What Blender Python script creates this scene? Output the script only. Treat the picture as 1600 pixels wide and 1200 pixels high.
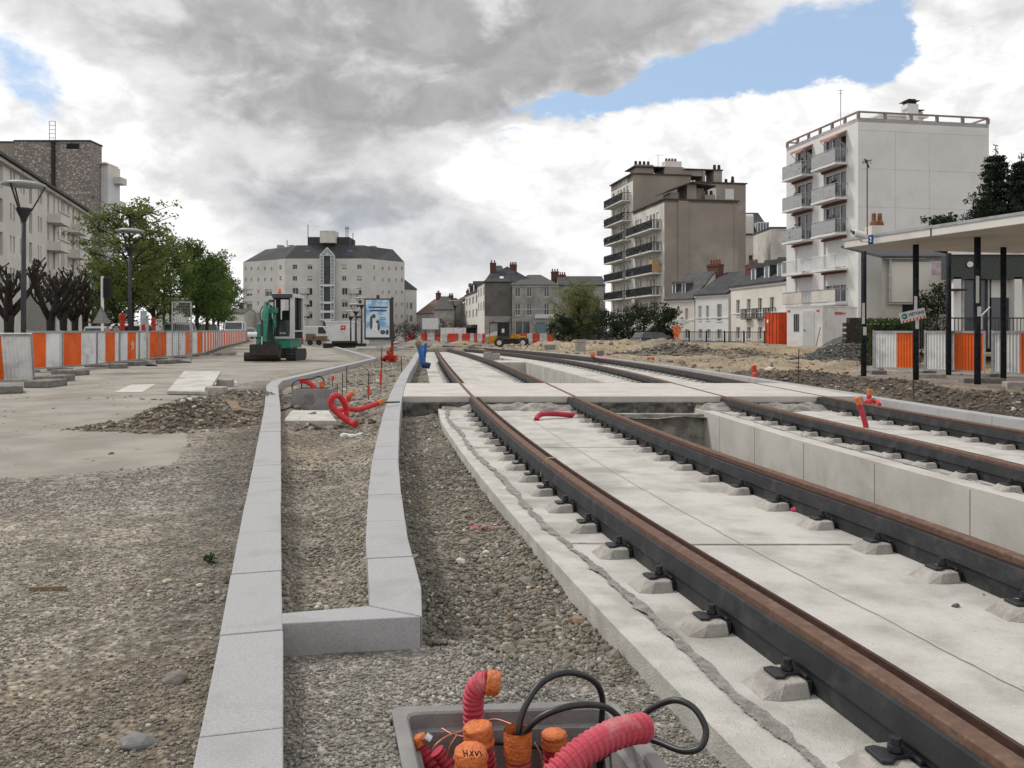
import bpy, bmesh, math, random
import numpy as np
from mathutils import Vector, Matrix
R = math.radians
random.seed(7); rng = np.random.default_rng(7)
for o in list(bpy.data.objects): bpy.data.objects.remove(o)
SC = bpy.context.scene
COL = SC.collection
# ------------------------------------------------------------------ camera
F = 1330.0; HZ = 516.0; EYE = 1.0          # focal length in photo pixels, horizon row, eye height above rail level
cam = bpy.data.cameras.new('camera'); co = bpy.data.objects.new('camera', cam); COL.objects.link(co)
co.location = (0, 0, EYE); co.rotation_euler = (R(90), 0, 0)
cam.sensor_fit = 'HORIZONTAL'; cam.sensor_width = 36; cam.lens = 36 * F / 1600
cam.shift_y = -(600 - HZ) / 1600; cam.clip_start = 0.05; cam.clip_end = 3000
SC.camera = co
# ------------------------------------------------------------------ light
SUN_AZ = R(-58); SUN_EL = R(48)            # azimuth from +Y towards +X
sun = bpy.data.lights.new('sun', 'SUN'); sun.energy = 2.1; sun.angle = R(9); sun.color = (1, .96, .9)
so = bpy.data.objects.new('sun', sun); COL.objects.link(so)
sd = Vector((math.sin(SUN_AZ) * math.cos(SUN_EL), math.cos(SUN_AZ) * math.cos(SUN_EL), math.sin(SUN_EL)))
so.rotation_euler = sd.to_track_quat('Z', 'Y').to_euler(); so.location = sd * 60
SC.view_settings.view_transform = 'Standard'; SC.view_settings.look = 'None'
SC.view_settings.exposure = 0.06; SC.view_settings.gamma = 1
SC.cycles.max_bounces = 5; SC.cycles.transparent_max_bounces = 6
# ------------------------------------------------------------------ node helper
class NT:
    def __init__(s, tree): s.t = tree
    def n(s, typ, **kw):
        nd = s.t.nodes.new(typ)
        ins = kw.pop('ins', {})
        for k, v in kw.items(): setattr(nd, k, v)
        for k, v in ins.items(): s.set(nd, k, v)
        return nd
    def set(s, nd, k, v):
        sock = nd.inputs[k]
        if isinstance(v, bpy.types.NodeSocket): s.t.links.new(v, sock)
        elif isinstance(v, bpy.types.Node): s.t.links.new(v.outputs[0], sock)
        else: sock.default_value = v
    def m(s, op, a, b=0.0, c=0.0, clamp=False):
        nd = s.n('ShaderNodeMath', operation=op, use_clamp=clamp)
        s.set(nd, 0, a); s.set(nd, 1, b)
        if op in ('MULTIPLY_ADD', 'COMPARE', 'WRAP'): s.set(nd, 2, c)
        return nd.outputs[0]
    def ramp(s, v, a, b, lo=0.0, hi=1.0):
        nd = s.n('ShaderNodeMapRange', interpolation_type='SMOOTHSTEP')
        s.set(nd, 0, v); s.set(nd, 1, a); s.set(nd, 2, b); s.set(nd, 3, lo); s.set(nd, 4, hi)
        return nd.outputs[0]
    def mix(s, f, a, b, blend='MIX'):
        nd = s.n('ShaderNodeMix', data_type='RGBA', blend_type=blend)
        s.set(nd, 0, f); s.set(nd, 6, a); s.set(nd, 7, b)
        return nd.outputs[2]
    def noise(s, vec, scale, detail=4, rough=.5, dist=0.0):
        nd = s.n('ShaderNodeTexNoise'); s.set(nd, 'Vector', vec); s.set(nd, 'Scale', scale)
        s.set(nd, 'Detail', detail); s.set(nd, 'Roughness', rough); s.set(nd, 'Distortion', dist)
        return nd.outputs[0]
def C4(c): return (c[0], c[1], c[2], 1)
# ------------------------------------------------------------------ world: Nishita sky behind procedural clouds
w = bpy.data.worlds.new('World'); SC.world = w; w.use_nodes = True
w.node_tree.nodes.clear(); N = NT(w.node_tree)
sky = N.n('ShaderNodeTexSky', sky_type='NISHITA', sun_disc=False)
sky.sun_elevation = SUN_EL; sky.sun_rotation = SUN_AZ; sky.air_density = 1.0; sky.dust_density = 0.6
geo = N.n('ShaderNodeTexCoord')
sep = N.n('ShaderNodeSeparateXYZ'); N.set(sep, 0, geo.outputs['Generated'])
X, Y, Z = sep.outputs
az = N.m('MULTIPLY', N.m('ARCTAN2', X, Y), 180 / math.pi)      # degrees right of +Y
el = N.m('MULTIPLY', N.m('ARCSINE', Z), 180 / math.pi)
cmb = N.n('ShaderNodeCombineXYZ'); N.set(cmb, 0, az); N.set(cmb, 1, N.m('MULTIPLY', el, 1.7)); N.set(cmb, 2, 0.0)
uv = cmb.outputs[0]
def AE(px, py):
    a = math.degrees(math.atan2(px - 800, F)); e = math.degrees(math.atan2(HZ - py, math.hypot(F, px - 800)))
    return a, e
w1 = N.noise(uv, .11, 6, .6); w2 = N.noise(N.n('ShaderNodeVectorMath', operation='ADD', ins={0: uv, 1: (37.3, 11.1, 0)}), .11, 6, .6)
waz = N.m('ADD', az, N.m('MULTIPLY', N.m('SUBTRACT', w1, .5), 9.0))
wel = N.m('ADD', el, N.m('MULTIPLY', N.m('SUBTRACT', w2, .5), 5.5))
def blob(px, py, rx, ry, amp=1.0, tilt=0.0, soft=1.0):
    a, e = AE(px, py); ra = math.degrees(rx / F); re = math.degrees(ry / F)
    dx = N.m('SUBTRACT', waz, a); dy = N.m('SUBTRACT', wel, e)
    c, s = math.cos(tilt), math.sin(tilt)
    u = N.m('DIVIDE', N.m('ADD', N.m('MULTIPLY', dx, c), N.m('MULTIPLY', dy, s)), ra)
    v = N.m('DIVIDE', N.m('SUBTRACT', N.m('MULTIPLY', dy, c), N.m('MULTIPLY', dx, s)), re)
    d = N.m('ADD', N.m('MULTIPLY', u, u), N.m('MULTIPLY', v, v))
    return N.m('MULTIPLY', N.m('POWER', 2.718, N.m('MULTIPLY', d, -1.0 * soft)), amp)
def total(L):
    t = L[0]
    for b in L[1:]: t = N.m('ADD', t, b)
    return t
# grey thickness of the cloud, in big soft masses, broken by fine noise
dark = total([blob(560, 20, 560, 95, 1.15), blob(900, 70, 260, 110, .85, .25), blob(640, 165, 190, 45, .75),
              blob(330, 120, 200, 55, .4), blob(400, 205, 190, 52, .75), blob(540, 235, 90, 30, .35), blob(300, 265, 130, 22, .35), blob(530, 325, 180, 52, 1.35), blob(640, 270, 45, 30, .45), blob(730, 390, 90, 32, .5),
              blob(160, 60, 220, 60, .25), blob(60, 470, 260, 40, .2), blob(620, 420, 260, 40, .4), blob(360, 350, 120, 40, .2), blob(1580, 10, 100, 20, .3), blob(60, 160, 150, 110, -.95), blob(300, 340, 200, 40, -.35), blob(800, 260, 230, 55, -.55), blob(1050, 270, 260, 80, -.6), blob(150, 290, 160, 60, -.5), blob(330, 430, 200, 50, -.25), blob(1450, 300, 300, 150, -.5)])
n_big = N.noise(uv, .16, 7, .58, .4); n_fine = N.noise(uv, .5, 8, .62, .2)
elup = N.ramp(el, 24, 45, 0.0, .28)
darkness = N.m('ADD', N.m('ADD', N.m('MULTIPLY', dark, N.ramp(n_big, .2, .62, .55, 1.15)), N.m('MULTIPLY', N.m('SUBTRACT', n_big, .5), N.ramp(el, 9, 17, .75, .95))), elup)
darkness = N.m('ADD', darkness, N.m('MULTIPLY', N.m('SUBTRACT', n_fine, .5), .26))
white = (10.3, 10.2, 10.2, 1); lgrey = (7.6, 7.6, 7.7, 1); mgrey = (4.3, 4.28, 4.3, 1); bgrey = (4.3, 4.55, 5.0, 1)
ca = N.mix(N.ramp(darkness, -.05, .42), white, lgrey)
low = N.ramp(el, 6, 11, 1.0, 0.0)
cb = N.mix(low, mgrey, bgrey)
cloud = N.mix(N.ramp(darkness, .3, 1.25), ca, cb)
n_med = N.noise(N.n('ShaderNodeVectorMath', operation='ADD', ins={0: uv, 1: (91.0, 3.0, 5.0)}).outputs[0], .21, 8, .6, .6)
tone = N.m('ADD', N.ramp(n_med, .28, .72, .84, 1.16), N.m('MULTIPLY', N.m('SUBTRACT', n_fine, .5), .08))
tone = N.m('ADD', 1.0, N.m('MULTIPLY', N.m('SUBTRACT', tone, 1.0), N.ramp(darkness, .15, .8, 0.0, 1.0)))
n_bl = N.noise(N.n('ShaderNodeVectorMath', operation='ADD', ins={0: uv, 1: (17.0, 53.0, 9.0)}).outputs[0], .26, 9, .58, .35)
tone = N.m('SUBTRACT', tone, N.m('MULTIPLY', N.ramp(n_bl, .44, .68, 0.0, .22), N.ramp(darkness, .1, .6, 1.0, .15)))
cloud = N.n('ShaderNodeVectorMath', operation='SCALE', ins={0: cloud, 3: tone}).outputs[0]
# openings of blue
hole = total([blob(1200, 100, 210, 62, 1.5, .12, 1.3), blob(1370, 90, 80, 95, 1.1, 0, 1.3), blob(1010, 140, 150, 20, .9, .15), blob(15, 100, 50, 50, .7), blob(60, 165, 28, 26, .45), blob(880, 165, 100, 12, .7, .15), blob(1560, 195, 60, 30, .0),
              blob(800, 218, 50, 8, .5)])
hole = N.m('SUBTRACT', hole, total([blob(1240, 175, 170, 32, .9, 0, 1.2), blob(960, 60, 160, 55, .8, .3), blob(1540, 60, 105, 90, 1.4), blob(1290, 160, 40, 25, .5)]))
hole = N.m('ADD', hole, N.m('MULTIPLY', N.m('SUBTRACT', n_fine, .5), .9))
hm = N.ramp(hole, .22, .74)
blue = N.mix(.55, N.n('ShaderNodeVectorMath', operation='SCALE', ins={0: sky.outputs[0], 3: 1.0}).outputs[0], (5.4, 7.3, 10.0, 1))
skc = N.mix(hm, cloud, blue)
below = N.ramp(el, -2, 0.5)
skc = N.mix(below, (2.2, 2.1, 2.0, 1), skc)
bg = N.n('ShaderNodeBackground'); N.set(bg, 0, skc); bg.inputs[1].default_value = 0.1
out = N.n('ShaderNodeOutputWorld'); N.set(out, 0, bg.outputs[0])
try: w.cycles.sampling_method = 'MANUAL'; w.cycles.sample_map_resolution = 512
except Exception: pass
# ------------------------------------------------------------------ materials
MATS = {}
def pm(name, c1, c2=None, scale=3.0, rough=.85, bump=0.0, bscale=60.0, metal=0.0, spec=.3, c3=None, c3scale=.6, c3amt=.5, detail=5, coat=0, speck=0):
    """two colours mixed by world-space noise, a third as large stains, noise bump"""
    if name in MATS: return MATS[name]
    mt = bpy.data.materials.new(name); mt.use_nodes = True
    t = NT(mt.node_tree); b = mt.node_tree.nodes['Principled BSDF']
    g = t.n('ShaderNodeNewGeometry').outputs['Position']
    if c2 is None: c2 = tuple(x * .8 for x in c1)
    f = t.ramp(t.noise(g, scale, detail, .6), .36, .64)
    c = t.mix(f, C4(c1), C4(c2))
    if c3 is not None:
        f3 = t.m('MULTIPLY', t.ramp(t.noise(g, c3scale, 5, .6, .3), .5, .66), c3amt)
        c = t.mix(f3, c, C4(c3))
    if speck:
        g2 = t.n('ShaderNodeVectorMath', operation='SCALE', ins={0: g, 3: 1.0}).outputs[0]
        c = t.mix(t.m('MULTIPLY', t.ramp(t.noise(g2, 34, 6, .75, .3), .56, .70), .45 * speck), c, C4(tuple(x * .45 for x in c2)))
        c = t.mix(t.m('MULTIPLY', t.ramp(t.noise(g2, 150, 3, .7), .60, .70), .7 * speck), c, C4(tuple(x * .35 for x in c2)))
        c = t.mix(t.m('MULTIPLY', t.ramp(t.noise(g2, 75, 4, .7), .58, .72), .5 * speck), c, C4(tuple(min(1, x * 1.3) for x in c1)))
    t.set(b, 'Base Color', c); b.inputs['Roughness'].default_value = rough
    b.inputs['Metallic'].default_value = metal; b.inputs['Specular IOR Level'].default_value = spec
    if coat: b.inputs['Coat Weight'].default_value = coat
    if bump:
        bp = t.n('ShaderNodeBump'); bp.inputs['Strength'].default_value = bump; bp.inputs['Distance'].default_value = .02
        t.set(bp, 'Height', t.noise(g, bscale, 4, .65)); t.set(b, 'Normal', bp.outputs[0])
    MATS[name] = mt
    return mt
def attr_mat(name, attr, rough=.95, bump=.6, bscale=45, var=.35, vscale=9, peb=True):
    mt = bpy.data.materials.new(name); mt.use_nodes = True
    t = NT(mt.node_tree); b = mt.node_tree.nodes['Principled BSDF']
    g = t.n('ShaderNodeNewGeometry').outputs['Position']
    a = t.n('ShaderNodeAttribute', attribute_name=attr).outputs[0]
    if var:
        v1 = t.ramp(t.noise(g, vscale, 7, .68), .3, .7, 1 - var, 1 + var)
        v2 = t.ramp(t.noise(g, .7, 5, .6), .3, .7, .84, 1.14)
        sc_ = t.n('ShaderNodeVectorMath', operation='SCALE'); t.set(sc_, 0, a); t.set(sc_, 3, t.m('MULTIPLY', v1, v2)); a = sc_.outputs[0]
    h = t.noise(g, bscale, 5, .7)
    if peb:
        vo = t.n('ShaderNodeTexVoronoi', feature='F1'); t.set(vo, 'Vector', g); t.set(vo, 'Scale', 42.0)
        vo2 = t.n('ShaderNodeTexVoronoi', feature='F1'); t.set(vo2, 'Vector', g); t.set(vo2, 'Scale', 14.0)
        k = t.ramp(vo.outputs['Distance'], .25, .75, 1.12, .62)
        s2 = t.n('ShaderNodeVectorMath', operation='SCALE'); t.set(s2, 0, a); t.set(s2, 3, k); a = s2.outputs[0]
        sv = t.n('ShaderNodeSeparateColor'); t.set(sv, 0, vo.outputs['Color'])
        s3 = t.n('ShaderNodeVectorMath', operation='SCALE'); t.set(s3, 0, a); t.set(s3, 3, t.ramp(sv.outputs[0], 0, 1, .78, 1.25)); a = s3.outputs[0]
        h = t.m('SUBTRACT', t.m('MULTIPLY', h, .6), t.m('ADD', t.m('MULTIPLY', vo.outputs['Distance'], .9), t.m('MULTIPLY', vo2.outputs['Distance'], .6)))
    t.set(b, 'Base Color', a); b.inputs['Roughness'].default_value = rough; b.inputs['Specular IOR Level'].default_value = .2
    bp = t.n('ShaderNodeBump'); bp.inputs['Strength'].default_value = bump; bp.inputs['Distance'].default_value = .02
    t.set(bp, 'Height', h); t.set(b, 'Normal', bp.outputs[0])
    MATS[name] = mt
    return mt
def glass(name, c=(.03, .035, .04), rough=.08):
    if name in MATS: return MATS[name]
    return pm(name, c, tuple(x * 1.7 for x in c), .8, rough, spec=.6)
M = dict(
 conc=pm('concrete_slab', (.54, .525, .485), (.43, .415, .38), 3.2, .9, .45, 140, c3=(.27, .25, .215), c3scale=1.6, c3amt=.6, detail=9, speck=1),
 conc_wall=pm('concrete_wall', (.50, .48, .44), (.42, .40, .365), 1.8, .85, .15, 60, c3=(.30, .28, .25), c3scale=1.6, c3amt=.4, speck=.5, detail=8),
 rim=pm('concrete_rim', (.58, .56, .51), (.46, .45, .41), 7, .9, .6, 130, c3=(.36, .34, .30), c3scale=3, c3amt=.5, speck=1, detail=9),
 mortar=pm('mortar', (.33, .32, .295), (.22, .212, .195), 22, .95, 1.0, 70, c3=(.45, .43, .39), c3scale=16, c3amt=.6),
 kerb=pm('granite', (.385, .385, .39), (.32, .32, .325), 150, .85, .25, 200, c3=(.25, .235, .21), c3scale=3, c3amt=.35, detail=3, speck=.45),
 cross=pm('brushed_concrete', (.54, .50, .46), (.47, .44, .41), 3, .9, .3, 120, c3=(.38, .35, .31), c3scale=1.4, c3amt=.5, speck=.7),
 rough_c=pm('rough_concrete', (.30, .28, .25), (.15, .14, .125), 6, .95, 1.0, 25, c3=(.42, .40, .36), c3scale=5, c3amt=.6),
 rust=pm('rusty_steel', (.15, .085, .06), (.115, .066, .048), 30, .75, .3, 150, metal=.15, c3=(.22, .155, .115), c3scale=16, c3amt=.45, speck=.4),
 rustd=pm('dark_rust', (.075, .036, .026), (.05, .026, .02), 20, .65, .2, 120, metal=.3),
 rubber=pm('black_rubber', (.016, .017, .020), (.026, .027, .030), 5, .6, .15, 60, spec=.35, c3=(.06, .058, .055), c3scale=7, c3amt=.55),
 rubber2=pm('dusty_rubber', (.028, .027, .026), (.05, .048, .044), 4, .75, .3, 40, spec=.3, c3=(.11, .10, .09), c3scale=5, c3amt=.5),
 iron=pm('black_iron', (.022, .023, .027), (.035, .036, .04), 30, .45, .1, 90, metal=.3, spec=.5),
 plinth=pm('plinth_concrete', (.40, .375, .34), (.29, .27, .245), 9, .9, .5, 110, c3=(.46, .44, .40), c3scale=12, c3amt=.5, speck=.8),
 box=pm('box_concrete', (.27, .265, .26), (.21, .205, .2), 6, .85, .3, 110, c3=(.15, .145, .14), c3scale=4, c3amt=.5),
 red=pm('red_conduit', (.46, .022, .05), (.36, .018, .04), 6, .5, 0, spec=.4, c3=(.42, .14, .14), c3scale=9, c3amt=.5, speck=.3),
 redm=pm('red_pipe', (.58, .025, .03), (.45, .02, .02), 5, .5, spec=.4),
 rose=pm('dusty_red_conduit', (.50, .075, .105), (.42, .04, .065), 7, .6, 0, spec=.3, c3=(.50, .27, .26), c3scale=9, c3amt=.6, speck=.4),
 tape=pm('orange_tape', (.72, .19, .04), (.56, .13, .028), 30, .45, .8, 55, spec=.5, c3=(.42, .15, .06), c3scale=12, c3amt=.35),
 cable=pm('black_cable', (.010, .010, .011), (.018, .018, .018), 20, .42, spec=.5),
 copper=pm('copper_wire', (.45, .20, .13), (.35, .15, .10), 20, .4, metal=.5),
 galv=pm('galvanised_steel', (.40, .41, .42), (.30, .31, .32), 6, .5, metal=.5, spec=.5),
 panel=pm('white_panel', (.74, .75, .75), (.66, .67, .67), 2.0, .6, c3=(.25, .24, .22), c3scale=2.4, c3amt=.4),
 orange=pm('orange_panel', (.80, .15, .02), (.68, .12, .018), 2.0, .5, c3=(.35, .08, .03), c3scale=3, c3amt=.3),
 footb=pm('foot_block', (.22, .21, .19), (.14, .135, .125), 8, .95, .5, 50),
 white=pm('white_render', (.66, .66, .66), (.60, .60, .60), .5, .85, .05, 30, c3=(.52, .52, .51), c3scale=.25, c3amt=.35),
 cream=pm('cream_render', (.68, .65, .59), (.60, .575, .52), .4, .9, .05, 30, c3=(.48, .455, .405), c3scale=.3, c3amt=.4),
 beige=pm('beige_render', (.30, .265, .225), (.25, .22, .188), .25, .9, .05, 20, c3=(.38, .35, .31), c3scale=.14, c3amt=.7),
 beigef=pm('pale_render', (.62, .60, .55), (.53, .51, .47), .5, .9, c3=(.30, .28, .25), c3scale=.5, c3amt=.4),
 round=pm('pale_cladding', (.60, .575, .54), (.53, .51, .48), .3, .85, c3=(.48, .46, .43), c3scale=.12, c3amt=.5),
 slate=pm('slate_roof', (.045, .046, .05), (.062, .062, .066), 2.0, .9, .3, 12, c3=(.10, .098, .095), c3scale=.5, c3amt=.4),
 slate2=pm('grey_slate', (.07, .07, .073), (.10, .098, .095), 1.5, .9, .3, 12),
 stone=pm('grey_stone', (.38, .36, .33), (.29, .275, .25), .8, .9, .1, 10, c3=(.19, .18, .165), c3scale=.4, c3amt=.5),
 darkst=pm('sooty_render', (.16, .15, .14), (.12, .112, .103), .6, .9, c3=(.17, .155, .14), c3scale=.4, c3amt=.4),
 brick=pm('red_brick', (.15, .065, .05), (.09, .042, .035), 6, .9, .2, 20),
 tile=pm('clay_tile', (.15, .10, .08), (.11, .08, .065), 3, .85, .2, 15),
 frame=pm('white_frame', (.70, .70, .70), (.62, .62, .62), 3, .5),
 shut=pm('white_shutter', (.60, .61, .62), (.55, .56, .57), 3, .6),
 glass=glass('window_glass'), glassb=glass('bluish_glass', (.05, .07, .10)),
 dark=pm('dark_interior', (.015, .015, .016), (.02, .02, .02), 3, .9),
 post=pm('navy_paint', (.013, .015, .021), (.022, .025, .032), 8, .8, spec=.15, c3=(.15, .15, .15), c3scale=14, c3amt=.15),
 canopy=pm('canopy_paint', (.64, .62, .585), (.56, .54, .51), .8, .7, c3=(.42, .40, .37), c3scale=.7, c3amt=.4),
 paper=pm('paper', (.72, .72, .70), (.62, .62, .60), 10, .8),
 green=pm('green_paint', (.02, .235, .155), (.014, .17, .115), 8, .4, spec=.5, c3=(.03, .10, .07), c3scale=4, c3amt=.4),
 greend=pm('dark_green_paint', (.01, .085, .06), (.012, .05, .04), 8, .5, spec=.4),
 yellow=pm('yellow_paint', (.55, .27, .02), (.42, .20, .02), 3, .5, c3=(.18, .11, .04), c3scale=3, c3amt=.5),
 cabw=pm('cab_paint', (.60, .60, .57), (.52, .52, .50), 4, .5),
 steel=pm('dark_steel', (.03, .026, .024), (.05, .04, .034), 8, .6, .2, 60, metal=.3),
 chrome=pm('chrome', (.7, .7, .7), (.6, .6, .6), 8, .25, metal=.9),
 cont_o=pm('orange_container', (.62, .07, .015), (.50, .055, .012), 2, .5, c3=(.30, .05, .02), c3scale=2, c3amt=.3),
 cont_w=pm('white_container', (.80, .80, .79), (.74, .74, .73), 1.5, .6, c3=(.42, .41, .39), c3scale=1.0, c3amt=.3),
 bark=pm('bark', (.045, .036, .03), (.028, .022, .02), 12, .95, .8, 40),
 barkg=pm('grey_bark', (.085, .075, .06), (.05, .045, .04), 12, .95, .6, 40),
 leaf=pm('leaf', (.17, .20, .055), (.10, .14, .035), 1.6, .7, spec=.25, c3=(.13, .15, .035), c3scale=1.0, c3amt=.5),
 leafd=pm('leaf_dark', (.105, .16, .035), (.06, .105, .025), 1.4, .7, spec=.25, c3=(.11, .16, .035), c3scale=1.0, c3amt=.5),
 willow=pm('willow_leaf', (.24, .25, .11), (.16, .18, .075), 1.5, .8, spec=.2, c3=(.22, .21, .11), c3scale=.7, c3amt=.5),
 conif=pm('conifer_needle', (.014, .026, .015), (.024, .036, .022), 1.8, .8, spec=.2),
 bush=pm('bush_leaf', (.028, .045, .018), (.018, .03, .014), 1.8, .8, spec=.2),
 hedge=pm('hedge_leaf', (.05, .085, .02), (.03, .055, .015), 3, .8, spec=.2),
 blue=pm('blue_pipe', (.02, .13, .42), (.015, .09, .30), 6, .45, spec=.4),
 bluesg=pm('blue_plate', (.01, .05, .22), None, 6, .4),
 wood=pm('weathered_wood', (.24, .17, .11), (.16, .11, .075), 12, .9, .3, 60),
 plast=pm('white_plastic', (.70, .70, .70), (.62, .62, .62), 8, .6),
 terra=pm('terracotta', (.24, .10, .055), (.16, .07, .045), 5, .8),
 skin=pm('skin', (.45, .27, .19), None, 8, .6), hair=pm('hair', (.02, .015, .012), None, 20, .7),
 cloth=pm('dark_cloth', (.03, .03, .04), (.05, .05, .06), 8, .9), hiviz=pm('orange_workwear', (.75, .15, .02), (.6, .11, .02), 8, .7),
 silver=pm('silver_paint', (.42, .43, .44), (.38, .39, .40), 2, .3, metal=.4, spec=.5, coat=.3),
 whitep=pm('white_paint', (.70, .70, .70), (.66, .66, .66), 2, .35, spec=.5, coat=.3),
 blackp=pm('dark_paint', (.02, .022, .028), (.025, .027, .03), 2, .3, spec=.5, coat=.3),
 awn=pm('salmon_awning', (.50, .22, .18), (.42, .18, .15), 6, .8),
 redw=pm('red_plastic', (.62, .06, .035), (.5, .05, .03), 3, .5), whiteb=pm('white_barrier', (.62, .60, .58), (.5, .48, .46), 3, .6, c3=(.40, .37, .33), c3scale=1.5, c3amt=.4),
)
for k_ in ('leaf', 'leafd', 'willow', 'bush', 'hedge', 'conif'):       # thin leaves let light through
    nt = M[k_].node_tree; t_ = NT(nt); b_ = nt.nodes['Principled BSDF']; tr_ = nt.nodes.new('ShaderNodeBsdfTranslucent'); src = b_.inputs['Base Color'].links[0].from_socket
    nt.links.new(src, tr_.inputs[0]); mx = nt.nodes.new('ShaderNodeMixShader'); mx.inputs[0].default_value = .45 if k_ in ('leaf', 'leafd', 'willow') else .2; nt.links.new(b_.outputs[0], mx.inputs[1]); nt.links.new(tr_.outputs[0], mx.inputs[2]); nt.links.new(mx.outputs[0], nt.nodes['Material Output'].inputs[0])
M['cabglass'] = pm('dark_cab_glass', (.012, .015, .018), (.02, .024, .028), 2, .4, spec=.25)
# ------------------------------------------------------------------ mesh builder
class MB:
    def __init__(s): s.v = []; s.f = []
    def add(s, vs, fs):
        k = len(s.v); s.v.extend([tuple(p) for p in vs]); s.f.extend([tuple(i + k for i in q) for q in fs]); return s
    def box(s, x0, y0, z0, x1, y1, z1, rz=0, mtx=None):
        if x0 > x1: x0, x1 = x1, x0
        if y0 > y1: y0, y1 = y1, y0
        if z0 > z1: z0, z1 = z1, z0
        vs = [Vector(p) for p in ((x0, y0, z0), (x1, y0, z0), (x1, y1, z0), (x0, y1, z0), (x0, y0, z1), (x1, y0, z1), (x1, y1, z1), (x0, y1, z1))]
        if rz:
            c = Vector(((x0 + x1) / 2, (y0 + y1) / 2, 0)); m_ = Matrix.Rotation(rz, 3, 'Z')
            vs = [m_ @ (p - c) + c for p in vs]
        if mtx is not None: vs = [mtx @ p for p in vs]
        return s.add(vs, [(0, 3, 2, 1), (4, 5, 6, 7), (0, 1, 5, 4), (1, 2, 6, 5), (2, 3, 7, 6), (3, 0, 4, 7)])
    def bar(s, a, b, wx, wy=None, up=(0, 0, 1)):
        """box section from a to b"""
        a = Vector(a); b = Vector(b); wy = wy or wx; d = (b - a).normalized(); u = Vector(up)
        if abs(d.dot(u)) > .98: u = Vector((0, 1, 0))
        x = d.cross(u).normalized() * wx / 2; y = x.normalized().cross(d).normalized() * wy / 2
        vs = [p + q for p in (a, b) for q in (-x - y, x - y, x + y, -x + y)]
        return s.add(vs, [(0, 1, 2, 3), (7, 6, 5, 4), (0, 4, 5, 1), (1, 5, 6, 2), (2, 6, 7, 3), (3, 7, 4, 0)])
    def prism(s, poly, z0, z1, mtx=None):
        """plan polygon (counter-clockwise) extruded from z0 to z1"""
        n = len(poly); vs = [Vector((x, y, z0)) for x, y in poly] + [Vector((x, y, z1)) for x, y in poly]
        if mtx is not None: vs = [mtx @ p for p in vs]
        return s.add(vs, [tuple(range(n - 1, -1, -1)), tuple(range(n, 2 * n))] + [(i, (i + 1) % n, n + (i + 1) % n, n + i) for i in range(n)])
    def side(s, prof, x0, x1):
        """profile in (y, z) extruded along x"""
        n = len(prof); vs = [(x0, y, z) for y, z in prof] + [(x1, y, z) for y, z in prof]
        return s.add(vs, [tuple(range(n)), tuple(range(2 * n - 1, n - 1, -1))] + [(i, n + i, n + (i + 1) % n, (i + 1) % n) for i in range(n)])
    def tube(s, pts, r, seg=10, cap=True, rfun=None):
        pts = [Vector(p) for p in pts]; n = len(pts)
        rs = r if isinstance(r, (list, tuple)) else [r] * n
        t0 = (pts[1] - pts[0]).normalized(); u = Vector((0, 0, 1)) if abs(t0.z) < .9 else Vector((1, 0, 0))
        x = t0.cross(u).normalized(); vs = []
        for i, p in enumerate(pts):
            t = (pts[min(i + 1, n - 1)] - pts[max(i - 1, 0)]).normalized()
            x = (x - t * x.dot(t)); x = x.normalized() if x.length > 1e-6 else t.orthogonal().normalized(); y = t.cross(x)
            for k in range(seg):
                a = 2 * math.pi * k / seg
                vs.append(p + (x * math.cos(a) + y * math.sin(a)) * rs[i])
        fs = [(i * seg + k, i * seg + (k + 1) % seg, (i + 1) * seg + (k + 1) % seg, (i + 1) * seg + k) for i in range(n - 1) for k in range(seg)]
        if cap: fs += [tuple(range(seg - 1, -1, -1)), tuple((n - 1) * seg + k for k in range(seg))]
        return s.add(vs, fs)
    def cyl(s, c, r, h, seg=16, axis='z', r2=None):
        c = Vector(c); d = {'x': Vector((1, 0, 0)), 'y': Vector((0, 1, 0)), 'z': Vector((0, 0, 1))}[axis]
        return s.tube([c, c + d * h], [r, r if r2 is None else r2], seg)
    def quad(s, *p): return s.add(p, [tuple(range(len(p)))])
    def build(s, name, mat=None, parent=None, smooth=False, bevel=0, loc=None):
        me = bpy.data.meshes.new(name); me.from_pydata([tuple(p) for p in s.v], [], s.f); me.update()
        return link(name, me, mat, parent, smooth, bevel, loc)
def link(name, me, mat=None, parent=None, smooth=False, bevel=0, loc=None):
    o = bpy.data.objects.new(name, me); COL.objects.link(o)
    if mat is not None: me.materials.append((M.get(mat) or MATS[mat]) if isinstance(mat, str) else mat)
    if parent is not None: o.parent = parent
    if smooth: me.polygons.foreach_set('use_smooth', [True] * len(me.polygons))
    if bevel:
        b = o.modifiers.new('bevel', 'BEVEL'); b.width = bevel; b.segments = 2; b.limit_method = 'ANGLE'; b.angle_limit = R(40)
    if loc is not None: o.location = loc
    return o
def tag(o, label=None, cat=None, group=None, kind=None):
    if label: o['label'] = label
    if cat: o['category'] = cat
    if group: o['group'] = group
    if kind: o['kind'] = kind
    return o
def thing(name, label, cat, loc=(0, 0, 0), rz=0, group=None):
    o = bpy.data.objects.new(name, None); COL.objects.link(o); o.location = loc; o.rotation_euler = (0, 0, rz); o.empty_display_size = .2
    return tag(o, label, cat, group)
def kids(o): return [q for q in COL.objects if q.parent == o]
def dup(o, loc, rz=None, label=None, group=None, cache={}):
    key = o.name
    if key not in cache: cache[key] = [(k, kids(k)) for k in kids(o)]
    c = o.copy(); COL.objects.link(c); c.location = loc
    if rz is not None: c.rotation_euler = (0, 0, rz)
    if label: c['label'] = label
    if group: c['group'] = group
    for k, gs in cache[key]:
        d = k.copy(); COL.objects.link(d); d.parent = c
        for g in gs:
            e = g.copy(); COL.objects.link(e); e.parent = d
    return c
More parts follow.
